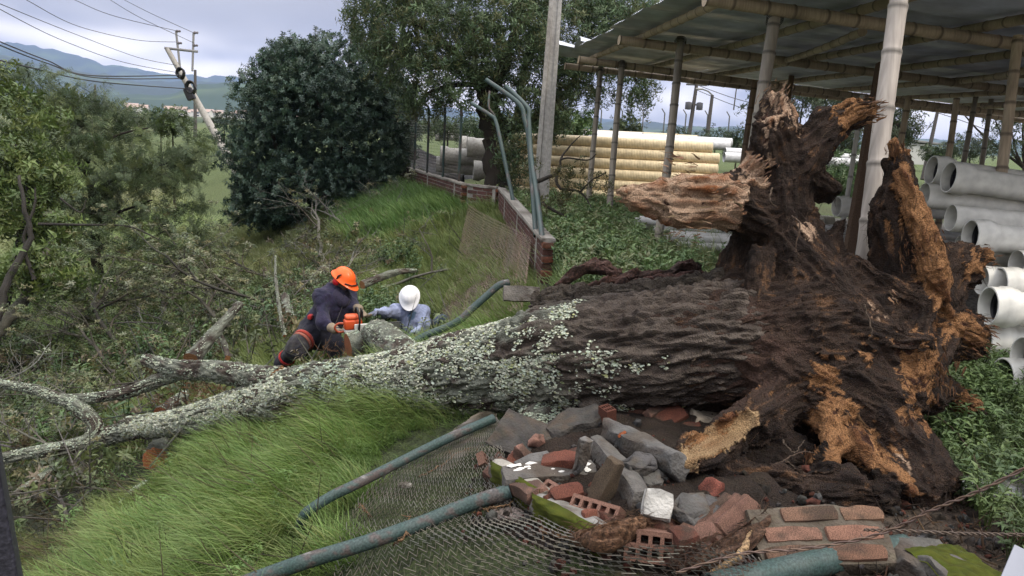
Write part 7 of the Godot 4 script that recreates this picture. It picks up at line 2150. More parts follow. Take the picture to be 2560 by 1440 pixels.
	# broken bare boughs standing among the left trees
	for e in [[[Vector3(-6.777, -1.195, -10.047), Vector3(-6.749, -0.660, -10.358), Vector3(-6.628, -0.206, -10.653), Vector3(-6.721, 0.220, -10.738), Vector3(-6.899, 0.636, -10.923)], 0.06, "dark broken bough standing upright at the left edge"], [[Vector3(-6.650, -0.015, -10.895), Vector3(-6.175, -0.026, -11.097), Vector3(-5.590, -0.043, -11.297), Vector3(-5.163, -0.229, -11.362)], 0.022, "thin bare branch reaching right across the left tree"], [[Vector3(-6.545, -0.740, -10.546), Vector3(-6.710, -0.210, -10.652), Vector3(-6.595, 0.226, -10.739), Vector3(-6.592, 0.495, -10.793)], 0.03, "thin snapped branch with a pale tip near the left edge"], [[Vector3(-6.362, 0.355, -10.969), Vector3(-6.129, 0.165, -11.033), Vector3(-6.053, 0.335, -11.067)], 0.016, "small forked dead twig beside the left trunk"]]:
		var b := thing("dead_bough", e[2], "branch", e[0][0])
		var pts := []
		for q in e[0]: pts.append(q - e[0][0])
		limb(b, "bough", pts, e[1], e[1] * 0.35, L(0.06, 0.055, 0.05))
	# trees far to the right, behind the shed
	var sets := [
		["tall open grey-green tree behind the shed, left of the stump top", [[Vector3(9.443, 3.197, -30.917), 0.9, 0.9, 1.0], [Vector3(8.790, 2.567, -30.790), 0.5, 0.6, 0.6], [Vector3(11.081, 3.548, -32.007), 1.3, 0.6, 1.2], [Vector3(10.044, 1.882, -30.653), 0.8, 0.7, 0.8]], Vector3(10.661, 0.694, -30.925), 700, 0.5, "lance"],
		["tall thin-stemmed grove tree behind the two raised roots", [[Vector3(11.443, 2.537, -29.764), 1.3, 1.3, 1.2], [Vector3(11.936, 1.851, -28.607), 1.1, 1.1, 1.1], [Vector3(11.480, 3.597, -30.997), 1.2, 0.5, 1.0]], Vector3(11.709, 0.239, -29.304), 900, 0.42, "lance"],
		["leafy tree right of the pale bamboo post beneath the roof", [[Vector3(14.186, 2.835, -30.844), 0.9, 1.0, 1.0], [Vector3(14.597, 2.258, -30.728), 0.5, 0.7, 0.7], [Vector3(13.875, 1.475, -30.571), 0.7, 0.6, 0.7]], Vector3(14.142, 0.741, -30.424), 520, 0.42, "lance"],
		["dark-trunked tree at the right edge beyond the white pipes", [[Vector3(18.499, 3.222, -31.941), 0.9, 0.8, 1.0], [Vector3(18.701, 2.462, -30.769), 0.8, 0.7, 0.9], [Vector3(19.103, 3.528, -30.983), 0.6, 0.6, 0.8], [Vector3(17.622, 3.488, -33.015), 0.4, 0.2, 0.4]], Vector3(19.173, 0.991, -30.474), 620, 0.5, "lance"]]
	for e in sets:
		t = thing("tree", e[0], "tree", Vector3(e[2].x, 0, e[2].z))
		o = t.position
		var c: Vector3 = e[1][0][0] - o
		limb(t, "trunk", [Vector3.ZERO, Vector3(0.1, c.y * 0.5, 0), Vector3(c.x * 0.4, c.y * 0.9, 0)], 0.14, 0.05, dark_bark)
		lo = []
		for q in e[1]:
			lo.append(lobe(q[0] - o, q[1], q[2], q[3]))
			limb(t, "limb", [Vector3(0.05, c.y * 0.35, 0), (q[0] - o) * 0.6 + Vector3(0, 0.3, 0), q[0] - o], 0.06, 0.02, dark_bark)
		crown(t, e[5], lo, e[3], [0.34, 0.55], [L(0.062, 0.085, 0.05), L(0.05, 0.07, 0.042), L(0.075, 0.095, 0.05)], e[4], 0.5, 0.1)
	# bushes, each a thing
	var bushes := [
		[Vector3(10.803, 0.619, -25.810), 1.2, 0.95, "rounded green bush under the shed seen between the big roots", L(0.055, 0.095, 0.03), 420], [Vector3(9.720, 0.283, -25.233), 0.7, 0.6, "lower green bush behind the stump's curved neck", L(0.06, 0.10, 0.032), 220], [Vector3(10.797, 0.289, -24.215), 0.6, 0.4, "small bush at the foot of the slim pale pole", L(0.05, 0.09, 0.03), 160], [Vector3(20.650, 1.917, -36.779), 1.2, 0.55, "grey-green bush beneath the right-hand trees", L(0.055, 0.075, 0.045), 260], [Vector3(20.077, 1.604, -38.756), 0.6, 0.3, "low bush beside the leaning dark pole", L(0.06, 0.085, 0.04), 120],
		[Vector3(1.447, 1.917, -24.541), 0.75, 0.5, "green bush behind the tall concrete pole", L(0.075, 0.125, 0.04), 240], [Vector3(0.816, 1.646, -23.467), 0.5, 0.4, "smaller green bush beside the tall concrete pole", L(0.07, 0.115, 0.04), 150], [Vector3(-1.213, 1.486, -24.454), 0.6, 0.35, "shrub behind the concrete pipes", L(0.05, 0.08, 0.035), 130], [Vector3(-2.378, 1.618, -26.521), 1.1, 0.3, "low shrub line behind the bent fence tops", L(0.05, 0.08, 0.035), 200], [Vector3(8.534, 1.616, -42.838), 0.8, 0.5, "dark hedge clump left of the far street light", L(0.04, 0.06, 0.03), 160], [Vector3(10.449, 1.711, -42.857), 1.1, 0.55, "dark hedge clump right of the far street light", L(0.04, 0.062, 0.03), 220], [Vector3(11.074, 1.622, -40.800), 0.7, 0.5, "dark hedge clump beside the shed's tall post", L(0.04, 0.06, 0.03), 150], [Vector3(5.418, 2.138, -40.903), 0.6, 0.42, "small lone tree above the far white pipes", L(0.06, 0.08, 0.03), 150],
		[Vector3(-18.034, 1.410, -48.916), 1.0, 0.4, "far shrub beside the dark bush's left side", L(0.045, 0.06, 0.035), 180], [Vector3(-19.191, 1.390, -42.793), 1.6, 0.5, "far field shrub left of the power pole's middle", L(0.05, 0.08, 0.035), 240], [Vector3(-22.341, 1.378, -44.830), 1.5, 0.6, "far field shrub above the feathery tree", L(0.05, 0.075, 0.04), 240], [Vector3(-25.944, 1.698, -46.934), 1.6, 0.7, "far shrub at the field's left end", L(0.045, 0.07, 0.04), 240], [Vector3(-11.479, 1.360, -26.469), 0.4, 0.35, "leafy shrub top right of the feathery tree's crown", L(0.07, 0.10, 0.035), 120]]
	for e in bushes:
		t = thing("bush", e[3], "bush", Vector3(e[0].x, land_y(e[0].x, e[0].z), e[0].z))
		o = t.position
		limb(t, "stem", [Vector3.ZERO, (e[0] - o) * 0.5, e[0] - o], 0.05, 0.02, dark_bark)
		var r: float = e[1]
		crown(t, "lance" if e[5] % 3 else "oval", [lobe(e[0] - o, r, e[2], r * 0.8), lobe(e[0] - o + Vector3(-r * 0.5, -e[2] * 0.4, 0.2), r * 0.6, e[2] * 0.7, r * 0.6), lobe(e[0] - o + Vector3(r * 0.5, -e[2] * 0.4, 0.1), r * 0.6, e[2] * 0.6, r * 0.6)], e[5], [0.28, 0.5], [e[4], e[4] * 1.2, e[4] * 0.8], 0.1, 0.2, 0.3)
	# leafless branch with few leaves at the wall end
	t = thing("hanging_branch", "crooked half-bare branch hanging in front of the yellow pipes", "branch", Vector3(0.271, 0.872, -11.583))
	o = t.position
	for e in [[Vector3(0.271, 0.872, -11.583), Vector3(0.585, 1.030, -11.615), Vector3(0.631, 1.262, -11.661), Vector3(0.886, 1.560, -11.823), 0.035], [Vector3(0.556, 1.018, -11.612), Vector3(0.620, 0.810, -11.468), Vector3(0.912, 0.768, -11.460), Vector3(1.087, 0.559, -11.316), 0.03], [Vector3(0.276, 0.786, -11.566), Vector3(0.401, 0.572, -11.421), Vector3(0.692, 0.427, -11.290), Vector3(0.804, 0.360, -11.174), 0.035], [Vector3(0.605, 1.203, -11.649), Vector3(0.714, 1.241, -11.555), Vector3(1.004, 1.227, -11.552), Vector3(1.115, 1.318, -11.570), 0.016], [Vector3(0.912, 0.768, -11.460), Vector3(1.067, 0.952, -11.395), Vector3(1.178, 1.014, -11.407), Vector3(1.261, 1.075, -11.419), 0.014]]: limb(t, "twig", [e[0] - o, e[1] - o, e[2] - o, e[3] - o], e[4], 0.008, L(0.06, 0.052, 0.045))
	crown(t, "lance", [lobe(Vector3(0.785, 0.989, -11.504) - o, 0.30, 0.24, 0.3), lobe(Vector3(0.212, 1.046, -12.128) - o, 0.16, 0.5, 0.2), lobe(Vector3(1.178, 1.014, -11.407) - o, 0.16, 0.12, 0.15), lobe(Vector3(0.509, 0.643, -11.333) - o, 0.25, 0.2, 0.2)], 120, [0.16, 0.26], [L(0.10, 0.105, 0.04), L(0.085, 0.10, 0.045), L(0.12, 0.10, 0.045)], 0.2, 0.8, 0.1)

# ------------------------------------------------------------------ the felled crown
func branch_proto(sd: int, leafy: int, ln: float, grey: bool) -> Node3D:
	rng.seed = sd
	var root := thing("fallen_branch", "fallen branch", "branch")
	var bark := L(0.24, 0.235, 0.205) if grey else L(0.11, 0.098, 0.08)
	var mb := MB.new()
	var tips := []
	var stack := [[Vector3.ZERO, Vector3(1, 0.28, 0).normalized(), ln, 0.014 * ln + 0.012, 0]]
	while stack.size():
		var s: Array = stack.pop_back()
		var p: Vector3 = s[0]
		var d: Vector3 = s[1]
		var n := 6
		var pts := [p]
		var rad := [s[3]]
		for k in n:
			d = (d + rv() * 0.24 + Vector3(0, 0.03, 0)).normalized()
			p += d * s[2] / n
			pts.append(p)
			rad.append(lerp(s[3], s[3] * 0.45, (k + 1.0) / n))
			if s[4] < 3 and k > 0 and rng.randf() < (0.85 if s[4] < 2 else 0.7):
				stack.append([p, (d + rv() * 0.95).normalized(), s[2] * rf(0.35, 0.62), rad[-1] * 0.62, s[4] + 1])
			if s[4] >= 2: tips.append([p, d])
		mb.tube(pts, rad, 5 if s[4] > 1 else 8, vary(bark, 0.25), false)
	obj("wood", mb.mesh(M.bark), root)
	if leafy > 0:
		var xf := []
		var cc := []
		for k in leafy:
			var q: Array = tips[rng.randi() % tips.size()]
			xf.append(Transform3D(look_basis((q[1] + rv() * 0.9 + Vector3(0, -0.15, 0)).normalized(), rv()).scaled(Vector3.ONE * rf(0.13, 0.25)), q[0] + rv() * 0.05))
			cc.append(vary([L(0.10, 0.13, 0.058), L(0.13, 0.155, 0.07), L(0.075, 0.098, 0.048), L(0.16, 0.155, 0.08), L(0.20, 0.21, 0.14)][rng.randi() % 5], 0.2))
		scatter("leaves", get_spray("broad"), xf, cc, root)
	return root

func build_brush() -> void:
	var protos := []
	for k in 4: protos.append(branch_proto(500 + k, 165, rf(1.6, 2.4), false))
	var bare := []
	for k in 3: bare.append(branch_proto(520 + k, 12, rf(1.4, 2.2), true))
	rng.seed = 131
	var spots := [
		[Vector3(-5.396, -1.907, -10.841), 0, 170, 1.0, "leafy branch behind the lichened fork at left"], [Vector3(-6.704, -2.080, -11.621), 1, 200, 1.1, "leafy branch at left beside the crossing lichened limbs"], [Vector3(-6.876, -2.030, -10.993), 2, 150, 1.0, "leafy branch at the left edge above the lichened limb"], [Vector3(-6.521, -2.073, -12.095), 3, 30, 0.9, "broad leafy branch below the feathery tree's trunk"], [Vector3(-5.464, -1.908, -12.176), 0, 120, 1.1, "leafy branch between the fork and the mossy leaning bough"], [Vector3(-4.008, -1.505, -10.107), 1, 80, 0.9, "leafy branch right behind the fork of the fallen trunk"], [Vector3(-3.764, -1.314, -10.485), 2, 140, 1.0, "leafy branch beside the grey leaning bough"], [Vector3(-3.760, -1.389, -11.492), 3, 60, 1.0, "leafy branch left of the person with the saw"], [Vector3(-3.576, -1.220, -11.887), 0, 200, 1.0, "leafy branch just behind the orange helmet's left"], [Vector3(-4.826, -1.850, -13.460), 1, 160, 0.9, "leafy branch in the middle of the brush pile"], [Vector3(-6.125, -2.163, -14.172), 2, 20, 0.85, "leafy branch at the brush pile's back, left part"], [Vector3(-6.434, -2.175, -13.553), 3, 100, 0.8, "leafy branch in front of the feathery tree"], [Vector3(-7.686, -2.083, -12.662), 0, 40, 1.0, "leafy branch under the yellow-green tree"], [Vector3(-7.791, -2.080, -11.879), 1, 10, 1.1, "leafy branch cut by the left edge"],
		[Vector3(-4.261, -1.539, -15.814), 2, 40, 1.0, "leafy branch above the orange helmet"], [Vector3(-3.591, -0.968, -16.097), 3, 20, 1.0, "leafy branch on the bank behind the orange helmet"], [Vector3(-2.498, -0.844, -14.147), 0, 60, 0.9, "leafy branch on the bank between the two helmets"], [Vector3(-2.031, -0.638, -14.413), 1, 100, 0.8, "yellowing leafy branch on the grass behind the white helmet"], [Vector3(-4.822, -1.695, -16.045), 3, 190, 0.8, "leafy branch at the brush pile's far side"], [Vector3(-5.301, -1.719, -16.501), 0, 150, 0.7, "leafy branch on the far slope below the dark bush"], [Vector3(-3.387, -0.580, -17.127), 1, 80, 0.9, "small leafy branch below the dark bush's right side"], [Vector3(-3.821, -1.466, -9.128), 3, 210, 0.8, "leafy branch lying against the fallen trunk's fork"], [Vector3(-3.260, -1.331, -9.196), 2, 130, 0.7, "leafy branch beside the trailing boot"], [Vector3(-5.989, -2.041, -9.272), 3, 60, 0.8, "leafy branch in the shade under the left limbs"], [Vector3(-5.759, -1.995, -10.130), 2, 90, 0.9, "leafy branch behind the long lichened side limb"], [Vector3(-4.619, -1.768, -9.454), 1, 170, 0.8, "leafy branch below the lichened fork"]]
	for s in spots: put_branch(protos[s[1]], s[0], s[2], s[3], rf(-25, 25), s[4])
	var bspots := [
		[Vector3(-3.953, -1.239, -13.149), 0, 60, 1.0, "grey bare branch over the brush pile behind the orange helmet"], [Vector3(-5.783, -1.599, -17.732), 1, 20, 0.8, "grey bare branch on the slope below the dark bush"], [Vector3(-3.982, -1.141, -16.009), 2, 100, 1.1, "tangle of grey twigs above the orange helmet"], [Vector3(-3.783, -0.625, -17.341), 0, 150, 1.0, "tangle of grey twigs before the dark bush"], [Vector3(-2.907, -0.664, -15.952), 1, 70, 0.9, "grey twigs rising on the bank left of the wire mesh"], [Vector3(-4.988, -1.112, -17.841), 2, 30, 1.1, "grey arching twigs under the dark bush"], [Vector3(-4.734, -1.604, -11.653), 0, 200, 0.9, "bare lichened branch among leaves in the pile"], [Vector3(-5.953, -1.910, -11.611), 1, 130, 0.9, "bare branch standing among leaves at left"], [Vector3(-2.058, -0.920, -12.045), 2, 10, 0.9, "lichened branch lying between the two persons"], [Vector3(-4.272, -1.737, -7.091), 0, 190, 0.7, "bare grey twigs hanging below the trunk's thin end"], [Vector3(-3.520, -1.625, -6.336), 1, 160, 0.6, "dry twigs on the ground at lower left"], [Vector3(-4.007, -1.813, -6.434), 2, 200, 0.7, "pale dry branch on the ground beside the steel post"], [Vector3(-3.200, -1.515, -5.401), 0, 140, 0.5, "dry twigs among grass in the lower left corner"], [Vector3(-2.946, -1.381, -5.820), 2, 230, 0.45, "short dark branch at the edge of the long grass"], [Vector3(-6.310, -2.082, -14.436), 2, 80, 0.8, "grey bare branch right of the feathery tree's trunk"], [Vector3(-5.338, -1.932, -14.685), 1, 50, 0.8, "grey bare branch rising from the middle of the pile"]]
	for s in bspots: put_branch(bare[s[1]], s[0], s[2], s[3], rf(-10, 35), s[4])
	for k in 24:
		var p := on_land(rf(-8.5, -1.4), rf(-13.5, -7.2), 0.12)
		var s := fence_x(p.z) - p.x
		if s < 1.7 or Vector2(p.x + 2.3, p.z + 8.1).length() < 1.3: continue
		put_branch(bare[k % 3], p, rf(0, 360), rf(0.6, 0.95), rf(0, 30), "tangled grey twiggy branch lying among the leaves of the felled crown")
		get_child(get_child_count() - 1).set_meta("group", "grey branches tangled in the brush pile")
	for p in protos + bare: p.free()
	# leaning mossy bough and cut logs
	for e in [[[Vector3(-3.214, -0.849, -7.668), Vector3(-3.169, -0.726, -7.999), Vector3(-3.119, -0.609, -8.328), Vector3(-3.057, -0.478, -8.661)], [0.09, 0.07, 0.06, 0.04], "grey moss-hung bough leaning in the brush pile", false], [[Vector3(-2.766, -0.901, -9.698), Vector3(-3.005, -0.896, -10.311), Vector3(-3.218, -0.872, -10.927)], [0.06, 0.06, 0.05], "thin lichened log with an orange sawn end in the pile", true], [[Vector3(-1.902, -0.420, -9.794), Vector3(-1.565, -0.324, -10.221), Vector3(-1.313, -0.333, -10.525)], [0.05, 0.04, 0.02], "lichened branch lying between the two helmets on the bank", false], [[Vector3(-2.977, -1.313, -6.300), Vector3(-3.137, -1.405, -6.741), Vector3(-3.243, -1.493, -7.233)], [0.095, 0.095, 0.09], "short cut log showing a round orange end, left of two under the trunk", true], [[Vector3(-2.764, -1.335, -6.551), Vector3(-3.023, -1.462, -7.035), Vector3(-3.288, -1.552, -7.425)], [0.058, 0.06, 0.06], "smaller cut log with an orange end, right of two under the trunk", true], [[Vector3(-3.109, -1.053, -6.710), Vector3(-3.132, -1.079, -7.010), Vector3(-3.187, -1.140, -7.406)], [0.05, 0.055, 0.05], "small cut log in the fork's hollow", true], [[Vector3(-2.913, -0.871, -7.868), Vector3(-3.071, -0.815, -8.185), Vector3(-3.255, -0.729, -8.508)], [0.03, 0.028, 0.02], "thin upright branch right of the mossy bough", false], [[Vector3(-2.620, -0.888, -8.884), Vector3(-2.807, -0.713, -9.327), Vector3(-3.055, -0.454, -9.991), Vector3(-3.201, -0.220, -10.446)], [0.02, 0.02, 0.016, 0.01], "thin straight sapling stem behind the person with the saw", false], [[Vector3(-3.691, -1.301, -5.538), Vector3(-3.603, -1.236, -5.653), Vector3(-3.567, -1.212, -5.862)], [0.022, 0.024, 0.02], "lichened stick on the ground beside the steel post", false], [[Vector3(-2.751, -1.190, -5.254), Vector3(-2.716, -1.148, -5.365), Vector3(-2.662, -1.117, -5.473)], [0.012, 0.018, 0.014], "short lichened stick at the grass edge", false], [[Vector3(-1.519, -0.489, -7.180), Vector3(-1.417, -0.475, -7.233)], [0.13, 0.14], "sawn orange-faced block lying below the chainsaw", true]]:
		var mb := MB.new()
		var n := 40
		bark_tube(spline(e[0], n), lerps(e[1], n), 36, 0.008, mb, rf(0, 30))
		var o := thing("log" if e[3] else "bough", e[2], "log" if e[3] else "branch")
		var k0 := mb.v.size()
		if e[3]:
			for k in range(mb.c.size()):
				if k >= n * 36: mb.c[k] = L(0.50, 0.19, 0.085).lerp(L(0.34, 0.12, 0.06), clamp(0.5 + nz2.get_noise_3d(mb.v[k].x * 30.0, mb.v[k].y * 30.0, mb.v[k].z * 30.0), 0, 1))
		obj("wood", mb.mesh(M.bark), o)
		grow_lichen(o, spline(e[0], n), lerps(e[1], n), 0.5, 500)
	# chips where the saw has been
	var xf := []
	var cc := []
	for k in 420:
		var c: Vector3 = [Vector3(-2.789, -0.855, -6.647), Vector3(-2.610, -0.796, -6.557), Vector3(-1.469, -0.517, -7.123)][k % 3]
		xf.append(Transform3D(look_basis(rv()).scaled(Vector3(1, 1, 0.4) * rf(0.02, 0.09)), c + Vector3(rf(-0.3, 0.3), rf(-0.05, 0.06), rf(-0.2, 0.2))))
		cc.append(vary(L(0.42, 0.23, 0.12), 0.4))
	scatter("wood_chips", sliver_mesh(), xf, cc)
	# fallen leaves and small twigs over the whole brush area
	xf = []
	cc = []
	var tw := []
	var tc := []
	for k in 6200:
		var p := on_land(rf(-10.0, -0.6), rf(-18.5, -5.2))
		var s := fence_x(p.z) - p.x
		if p.z < -9.0 and s < 2.2 + rf(0, 1.0) and rng.randf() < 0.8: continue
		if p.z > -6.6 and p.x > -2.8: continue
		if Vector2(p.x + 2.3, p.z + 8.1).length() < 0.85 and rng.randf() < 0.85: continue
		if Vector2(p.x + 3.0, p.z + 6.4).length() < 0.55: continue
		if p.z < -12.6 + nz2.get_noise_2d(p.x * 0.8, p.z * 0.8) and s > 3.6 and rng.randf() < 0.9: continue
		var h := rf(0.0, 0.42) * sm(0.8, 2.6, s)
		if k % 3 != 2:
			xf.append(Transform3D(look_basis((rv() + Vector3(0, 0.35, 0)).normalized(), rv()).scaled(Vector3.ONE * rf(0.16, 0.30)), p + Vector3(0, h, 0)))
			cc.append(vary([L(0.095, 0.122, 0.055), L(0.125, 0.15, 0.07), L(0.075, 0.092, 0.048), L(0.17, 0.16, 0.085), L(0.13, 0.105, 0.07)][rng.randi() % 5], 0.2))
		else:
			var ln := rf(0.25, 0.9)
			tw.append(Transform3D(look_basis((rv() + Vector3(0, 0.25, 0)).normalized(), rv()).scaled_local(Vector3(0.16, ln, 0.16)), p + Vector3(0, h * 0.7, 0)))
			tc.append(vary(L(0.22, 0.21, 0.18), 0.4))
	var ux := []
	var uc := []
	for k in 1300: # green undergrowth pushing through the pile
		var p := on_land(rf(-10.0, -1.2), rf(-14.5, -5.6))
		var s := fence_x(p.z) - p.x
		if s < 1.6 or (p.z > -6.8 and p.x > -3.0) or not in_view(p): continue
		if Vector2(p.x + 2.3, p.z + 8.1).length() < 0.8 or Vector2(p.x + 3.0, p.z + 6.4).length() < 0.6: continue
		if nz2.get_noise_2d(p.x * 1.1 + 30.0, p.z * 1.1) < -0.05: continue
		ux.append(Transform3D(Basis(Vector3.UP, rf(0, TAU)).scaled(Vector3.ONE * rf(0.15, 0.6)), p))
		uc.append(vary([L(0.07, 0.12, 0.045), L(0.055, 0.095, 0.038), L(0.09, 0.14, 0.05)][k % 3], 0.2))
	tag(scatter("undergrowth", weed(655), ux, uc), "green undergrowth among the felled branches at left", "undergrowth")
	scatter("leaf_litter", get_spray("broad"), xf, cc)
	scatter("twig_litter", sliver_mesh(), tw, tc)

func put_branch(src: Node3D, at: Vector3, yaw: float, s: float, pitch: float, label: String) -> void:
	copy(src, Transform3D(Basis.from_euler(Vector3(rf(-0.5, 0.5), deg_to_rad(yaw), deg_to_rad(pitch) * 0.6)).scaled(Vector3(s, s * 0.62, s)), at), label)

# ------------------------------------------------------------------ grass and weeds
func tuft(sd: int, blades: int, wide: float, lean: float, thick: float) -> Mesh: # one unit high, bending towards +x
	rng.seed = sd
	var mb := MB.new()
	for k in blades:
		var a := rf(0, TAU)
		var base := Vector3(cos(a), 0, sin(a)) * wide * sqrt(rng.randf())
		var d := Vector3(lean * rf(0.3, 1.2) + rf(-0.35, 0.35), 1.0, rf(-0.45, 0.45)).normalized()
		var bend := Vector3(lean * 1.2 + rf(-0.2, 0.3), -rf(0.2, 0.9) * lean - 0.15, rf(-0.5, 0.5))
		var ln := rf(0.55, 1.05)
		var side := d.cross(Vector3(rf(-1, 1), 0.1, rf(-1, 1))).normalized()
		var p := base
		var prev := -1
		var col := vary(L(1, 1, 1), 0.22)
		var n := 5
		for q in n + 1:
			var f := float(q) / n
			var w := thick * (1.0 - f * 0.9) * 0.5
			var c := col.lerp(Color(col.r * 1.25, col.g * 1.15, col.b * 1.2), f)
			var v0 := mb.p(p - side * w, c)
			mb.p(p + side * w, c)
			if prev >= 0: mb.quad(prev, prev + 1, v0 + 1, v0)
			prev = v0
			p += (d + bend * f * f * 1.5).normalized() * ln / n
	return mb.mesh(M.grass, false)

func weed(sd: int) -> Mesh: # a leafy plant, one unit high
	rng.seed = sd
	var mb := MB.new()
	for s in 5:
		var a := rf(0, TAU)
		var top := Vector3(cos(a) * 0.28, rf(0.7, 1.0), sin(a) * 0.28)
		mb.tube([Vector3(cos(a), 0, sin(a)) * 0.06, top * 0.5, top], [0.012, 0.01, 0.005], 3, L(0.8, 0.8, 0.6), false)
		for k in 12:
			var f := rf(0.25, 1.0)
			leaf(mb, Vector3(cos(a) * 0.06, 0, sin(a) * 0.06).lerp(top, f), Vector3(rf(-1, 1), rf(-0.1, 0.6), rf(-1, 1)), Vector3(rf(-0.3, 0.3), 1, rf(-0.3, 0.3)), rf(0.12, 0.24), rf(0.05, 0.09), vary(L(1, 1, 1), 0.25))
	return mb.mesh(M.grass, false)

# how far a place is from the fallen pipes, counting only the side that hides them
const PIPES := [[Vector3(-0.993, -0.397, -3.617), Vector3(-0.063, 0.027, -4.147)], [Vector3(-1.110, -0.386, -3.080), Vector3(0.038, -0.011, -3.336)]]
func near_pipes(p: Vector3) -> float:
	var best := 9.0
	for e in PIPES:
		var a := Vector2(e[0].x, e[0].z)
		var b := Vector2(e[1].x, e[1].z)
		var q := Vector2(p.x, p.z)
		var t: float = clamp((q - a).dot(b - a) / (b - a).length_squared(), 0.0, 1.0)
		var d: float = q.distance_to(a.lerp(b, t))
		if p.z < a.lerp(b, t).y: d = d * 2.0
		best = min(best, d)
	return best

func in_view(p: Vector3) -> bool:
	var q := p - Vector3(0, 1.6, 0)
	var d := q.z * -0.98 + q.y * -0.19
	return d > 1.2 and absf(q.x) < d * 0.80 + 0.6

func build_grass() -> void:
	var long_ := [tuft(601, 24, 0.20, 0.75, 0.017), tuft(602, 20, 0.24, 0.5, 0.024), tuft(603, 22, 0.2, 1.0, 0.013)]
	var short_ := [tuft(611, 22, 0.35, 0.35, 0.035), tuft(612, 20, 0.4, 0.5, 0.04)]
	var wd := [weed(621), weed(622), weed(623)]
	rng.seed = 640
	var fresh := [L(0.12, 0.20, 0.05), L(0.145, 0.225, 0.06), L(0.10, 0.17, 0.046), L(0.175, 0.215, 0.075)]
	# long combed grass of the near bank
	for m in 3:
		var xf := []
		var cc := []
		for k in 5200:
			var p := on_land(rf(-4.2, 0.7), rf(-6.9, -1.6))
			var s := fence_x(p.z) - p.x
			if s < 0.15 or not in_view(p): continue
			var bare := sm(-2.3, -3.1, p.x + nz2.get_noise_2d(p.x * 3.0, p.z * 3.0) * 0.6) # brown, twiggy left corner
			if rng.randf() < bare * 0.72: continue
			if p.z < -5.6 and p.x < -2.6: continue
			if Vector2(p.x + 2.85, p.z + 6.05).length() < 0.42: continue
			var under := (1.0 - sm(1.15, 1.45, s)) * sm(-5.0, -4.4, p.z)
			var beside := near_pipes(p)
			if beside < 0.10 and rng.randf() < 0.7: continue # trodden under the wire mesh
			if rng.randf() < under * 0.72: continue
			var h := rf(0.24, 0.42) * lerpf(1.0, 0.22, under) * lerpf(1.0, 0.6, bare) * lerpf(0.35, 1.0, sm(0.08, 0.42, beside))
			var yaw := deg_to_rad(200.0 + nz2.get_noise_2d(p.x * 1.6, p.z * 1.6) * 120.0 + rf(-55, 55))
			h *= 0.75 + 0.5 * clamp(0.5 + nz2.get_noise_2d(p.x * 3.4 + 60.0, p.z * 3.4) * 1.4, 0, 1)
			if nz2.get_noise_2d(p.x * 2.6 + 20.0, p.z * 2.6) < -0.32 and rng.randf() < 0.75: continue
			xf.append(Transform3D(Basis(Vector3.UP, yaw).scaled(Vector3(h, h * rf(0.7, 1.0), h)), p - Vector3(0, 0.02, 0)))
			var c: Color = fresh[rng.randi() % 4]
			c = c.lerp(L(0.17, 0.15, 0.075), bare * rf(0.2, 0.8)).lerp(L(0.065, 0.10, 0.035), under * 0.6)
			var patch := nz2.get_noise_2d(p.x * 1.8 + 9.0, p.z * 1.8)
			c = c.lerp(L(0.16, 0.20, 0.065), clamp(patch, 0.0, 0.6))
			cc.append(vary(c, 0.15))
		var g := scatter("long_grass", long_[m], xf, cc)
		tag(g, ["long bright grass combed downhill on the near bank", "long paler grass mixed in on the near bank", "long drooping grass on the near bank below the trunk"][m], "grass")
	# dead stalks and a few broad weeds among the long grass
	var sx := []
	var sc := []
	var bx := []
	var bc := []
	for k in 1500:
		var p := on_land(rf(-4.0, 0.4), rf(-6.6, -1.8))
		if fence_x(p.z) - p.x < 1.5 or not in_view(p): continue
		if k % 4 == 0:
			var h := rf(0.12, 0.26)
			if rng.randf() < 0.45:
				bx.append(Transform3D(Basis(Vector3.UP, rf(0, TAU)).scaled(Vector3.ONE * h), p))
				bc.append(vary(L(0.10, 0.17, 0.05), 0.25))
		else:
			var ln := rf(0.2, 0.5)
			sx.append(Transform3D(look_basis(Vector3(rf(-1.2, 0.4), rf(0.15, 0.9), rf(-0.4, 1.0)).normalized(), rv()).scaled_local(Vector3(0.07, ln, 0.07)), p + Vector3(0, 0.05, 0)))
			sc.append(vary(L(0.26, 0.22, 0.13), 0.35))
	tag(scatter("dry_stalks", sliver_mesh(), sx, sc), "dry straw stalks caught in the long grass of the near bank", "stalks")
	tag(scatter("bank_weeds", wd[0], bx, bc), "small leafy weeds among the long grass of the near bank", "weeds")
	# bank along the wall
	for m in 2:
		var xf := []
		var cc := []
		for k in 9000:
			var z := rf(-24.0, -6.6)
			var s := rf(0.05, 6.5)
			var p := on_land(fence_x(z) - s, z)
			if not in_view(p): continue
			if s > 3.2 and rng.randf() < 0.6: continue
			if Vector2(p.x + 0.95, p.z + 9.0).length() < 0.75 and rng.randf() < 0.75: continue
			var h := rf(0.12, 0.27) * (1.7 if z < -15.0 and s < 2.5 else 1.0)
			xf.append(Transform3D(Basis(Vector3.UP, deg_to_rad(200.0 + rf(-60, 60))).scaled(Vector3(h * 1.1, h, h * 1.1)), p))
			var c: Color = fresh[rng.randi() % 4]
			if z < -15.5 and s < 2.4: c = L(0.10, 0.19, 0.055).lerp(c, rf(0.0, 0.6))
			elif s > 2.2 and z < -13.0: c = c.lerp(L(0.20, 0.20, 0.10), 0.6)
			else: c = c.lerp(L(0.16, 0.18, 0.07), 0.5)
			cc.append(vary(c, 0.18))
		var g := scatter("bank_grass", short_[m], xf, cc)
		tag(g, ["short grass on the bank left of the brick wall", "paler short grass on the bank left of the brick wall"][m], "grass")
	# open field to the left, coarse
	var fx := []
	var fc := []
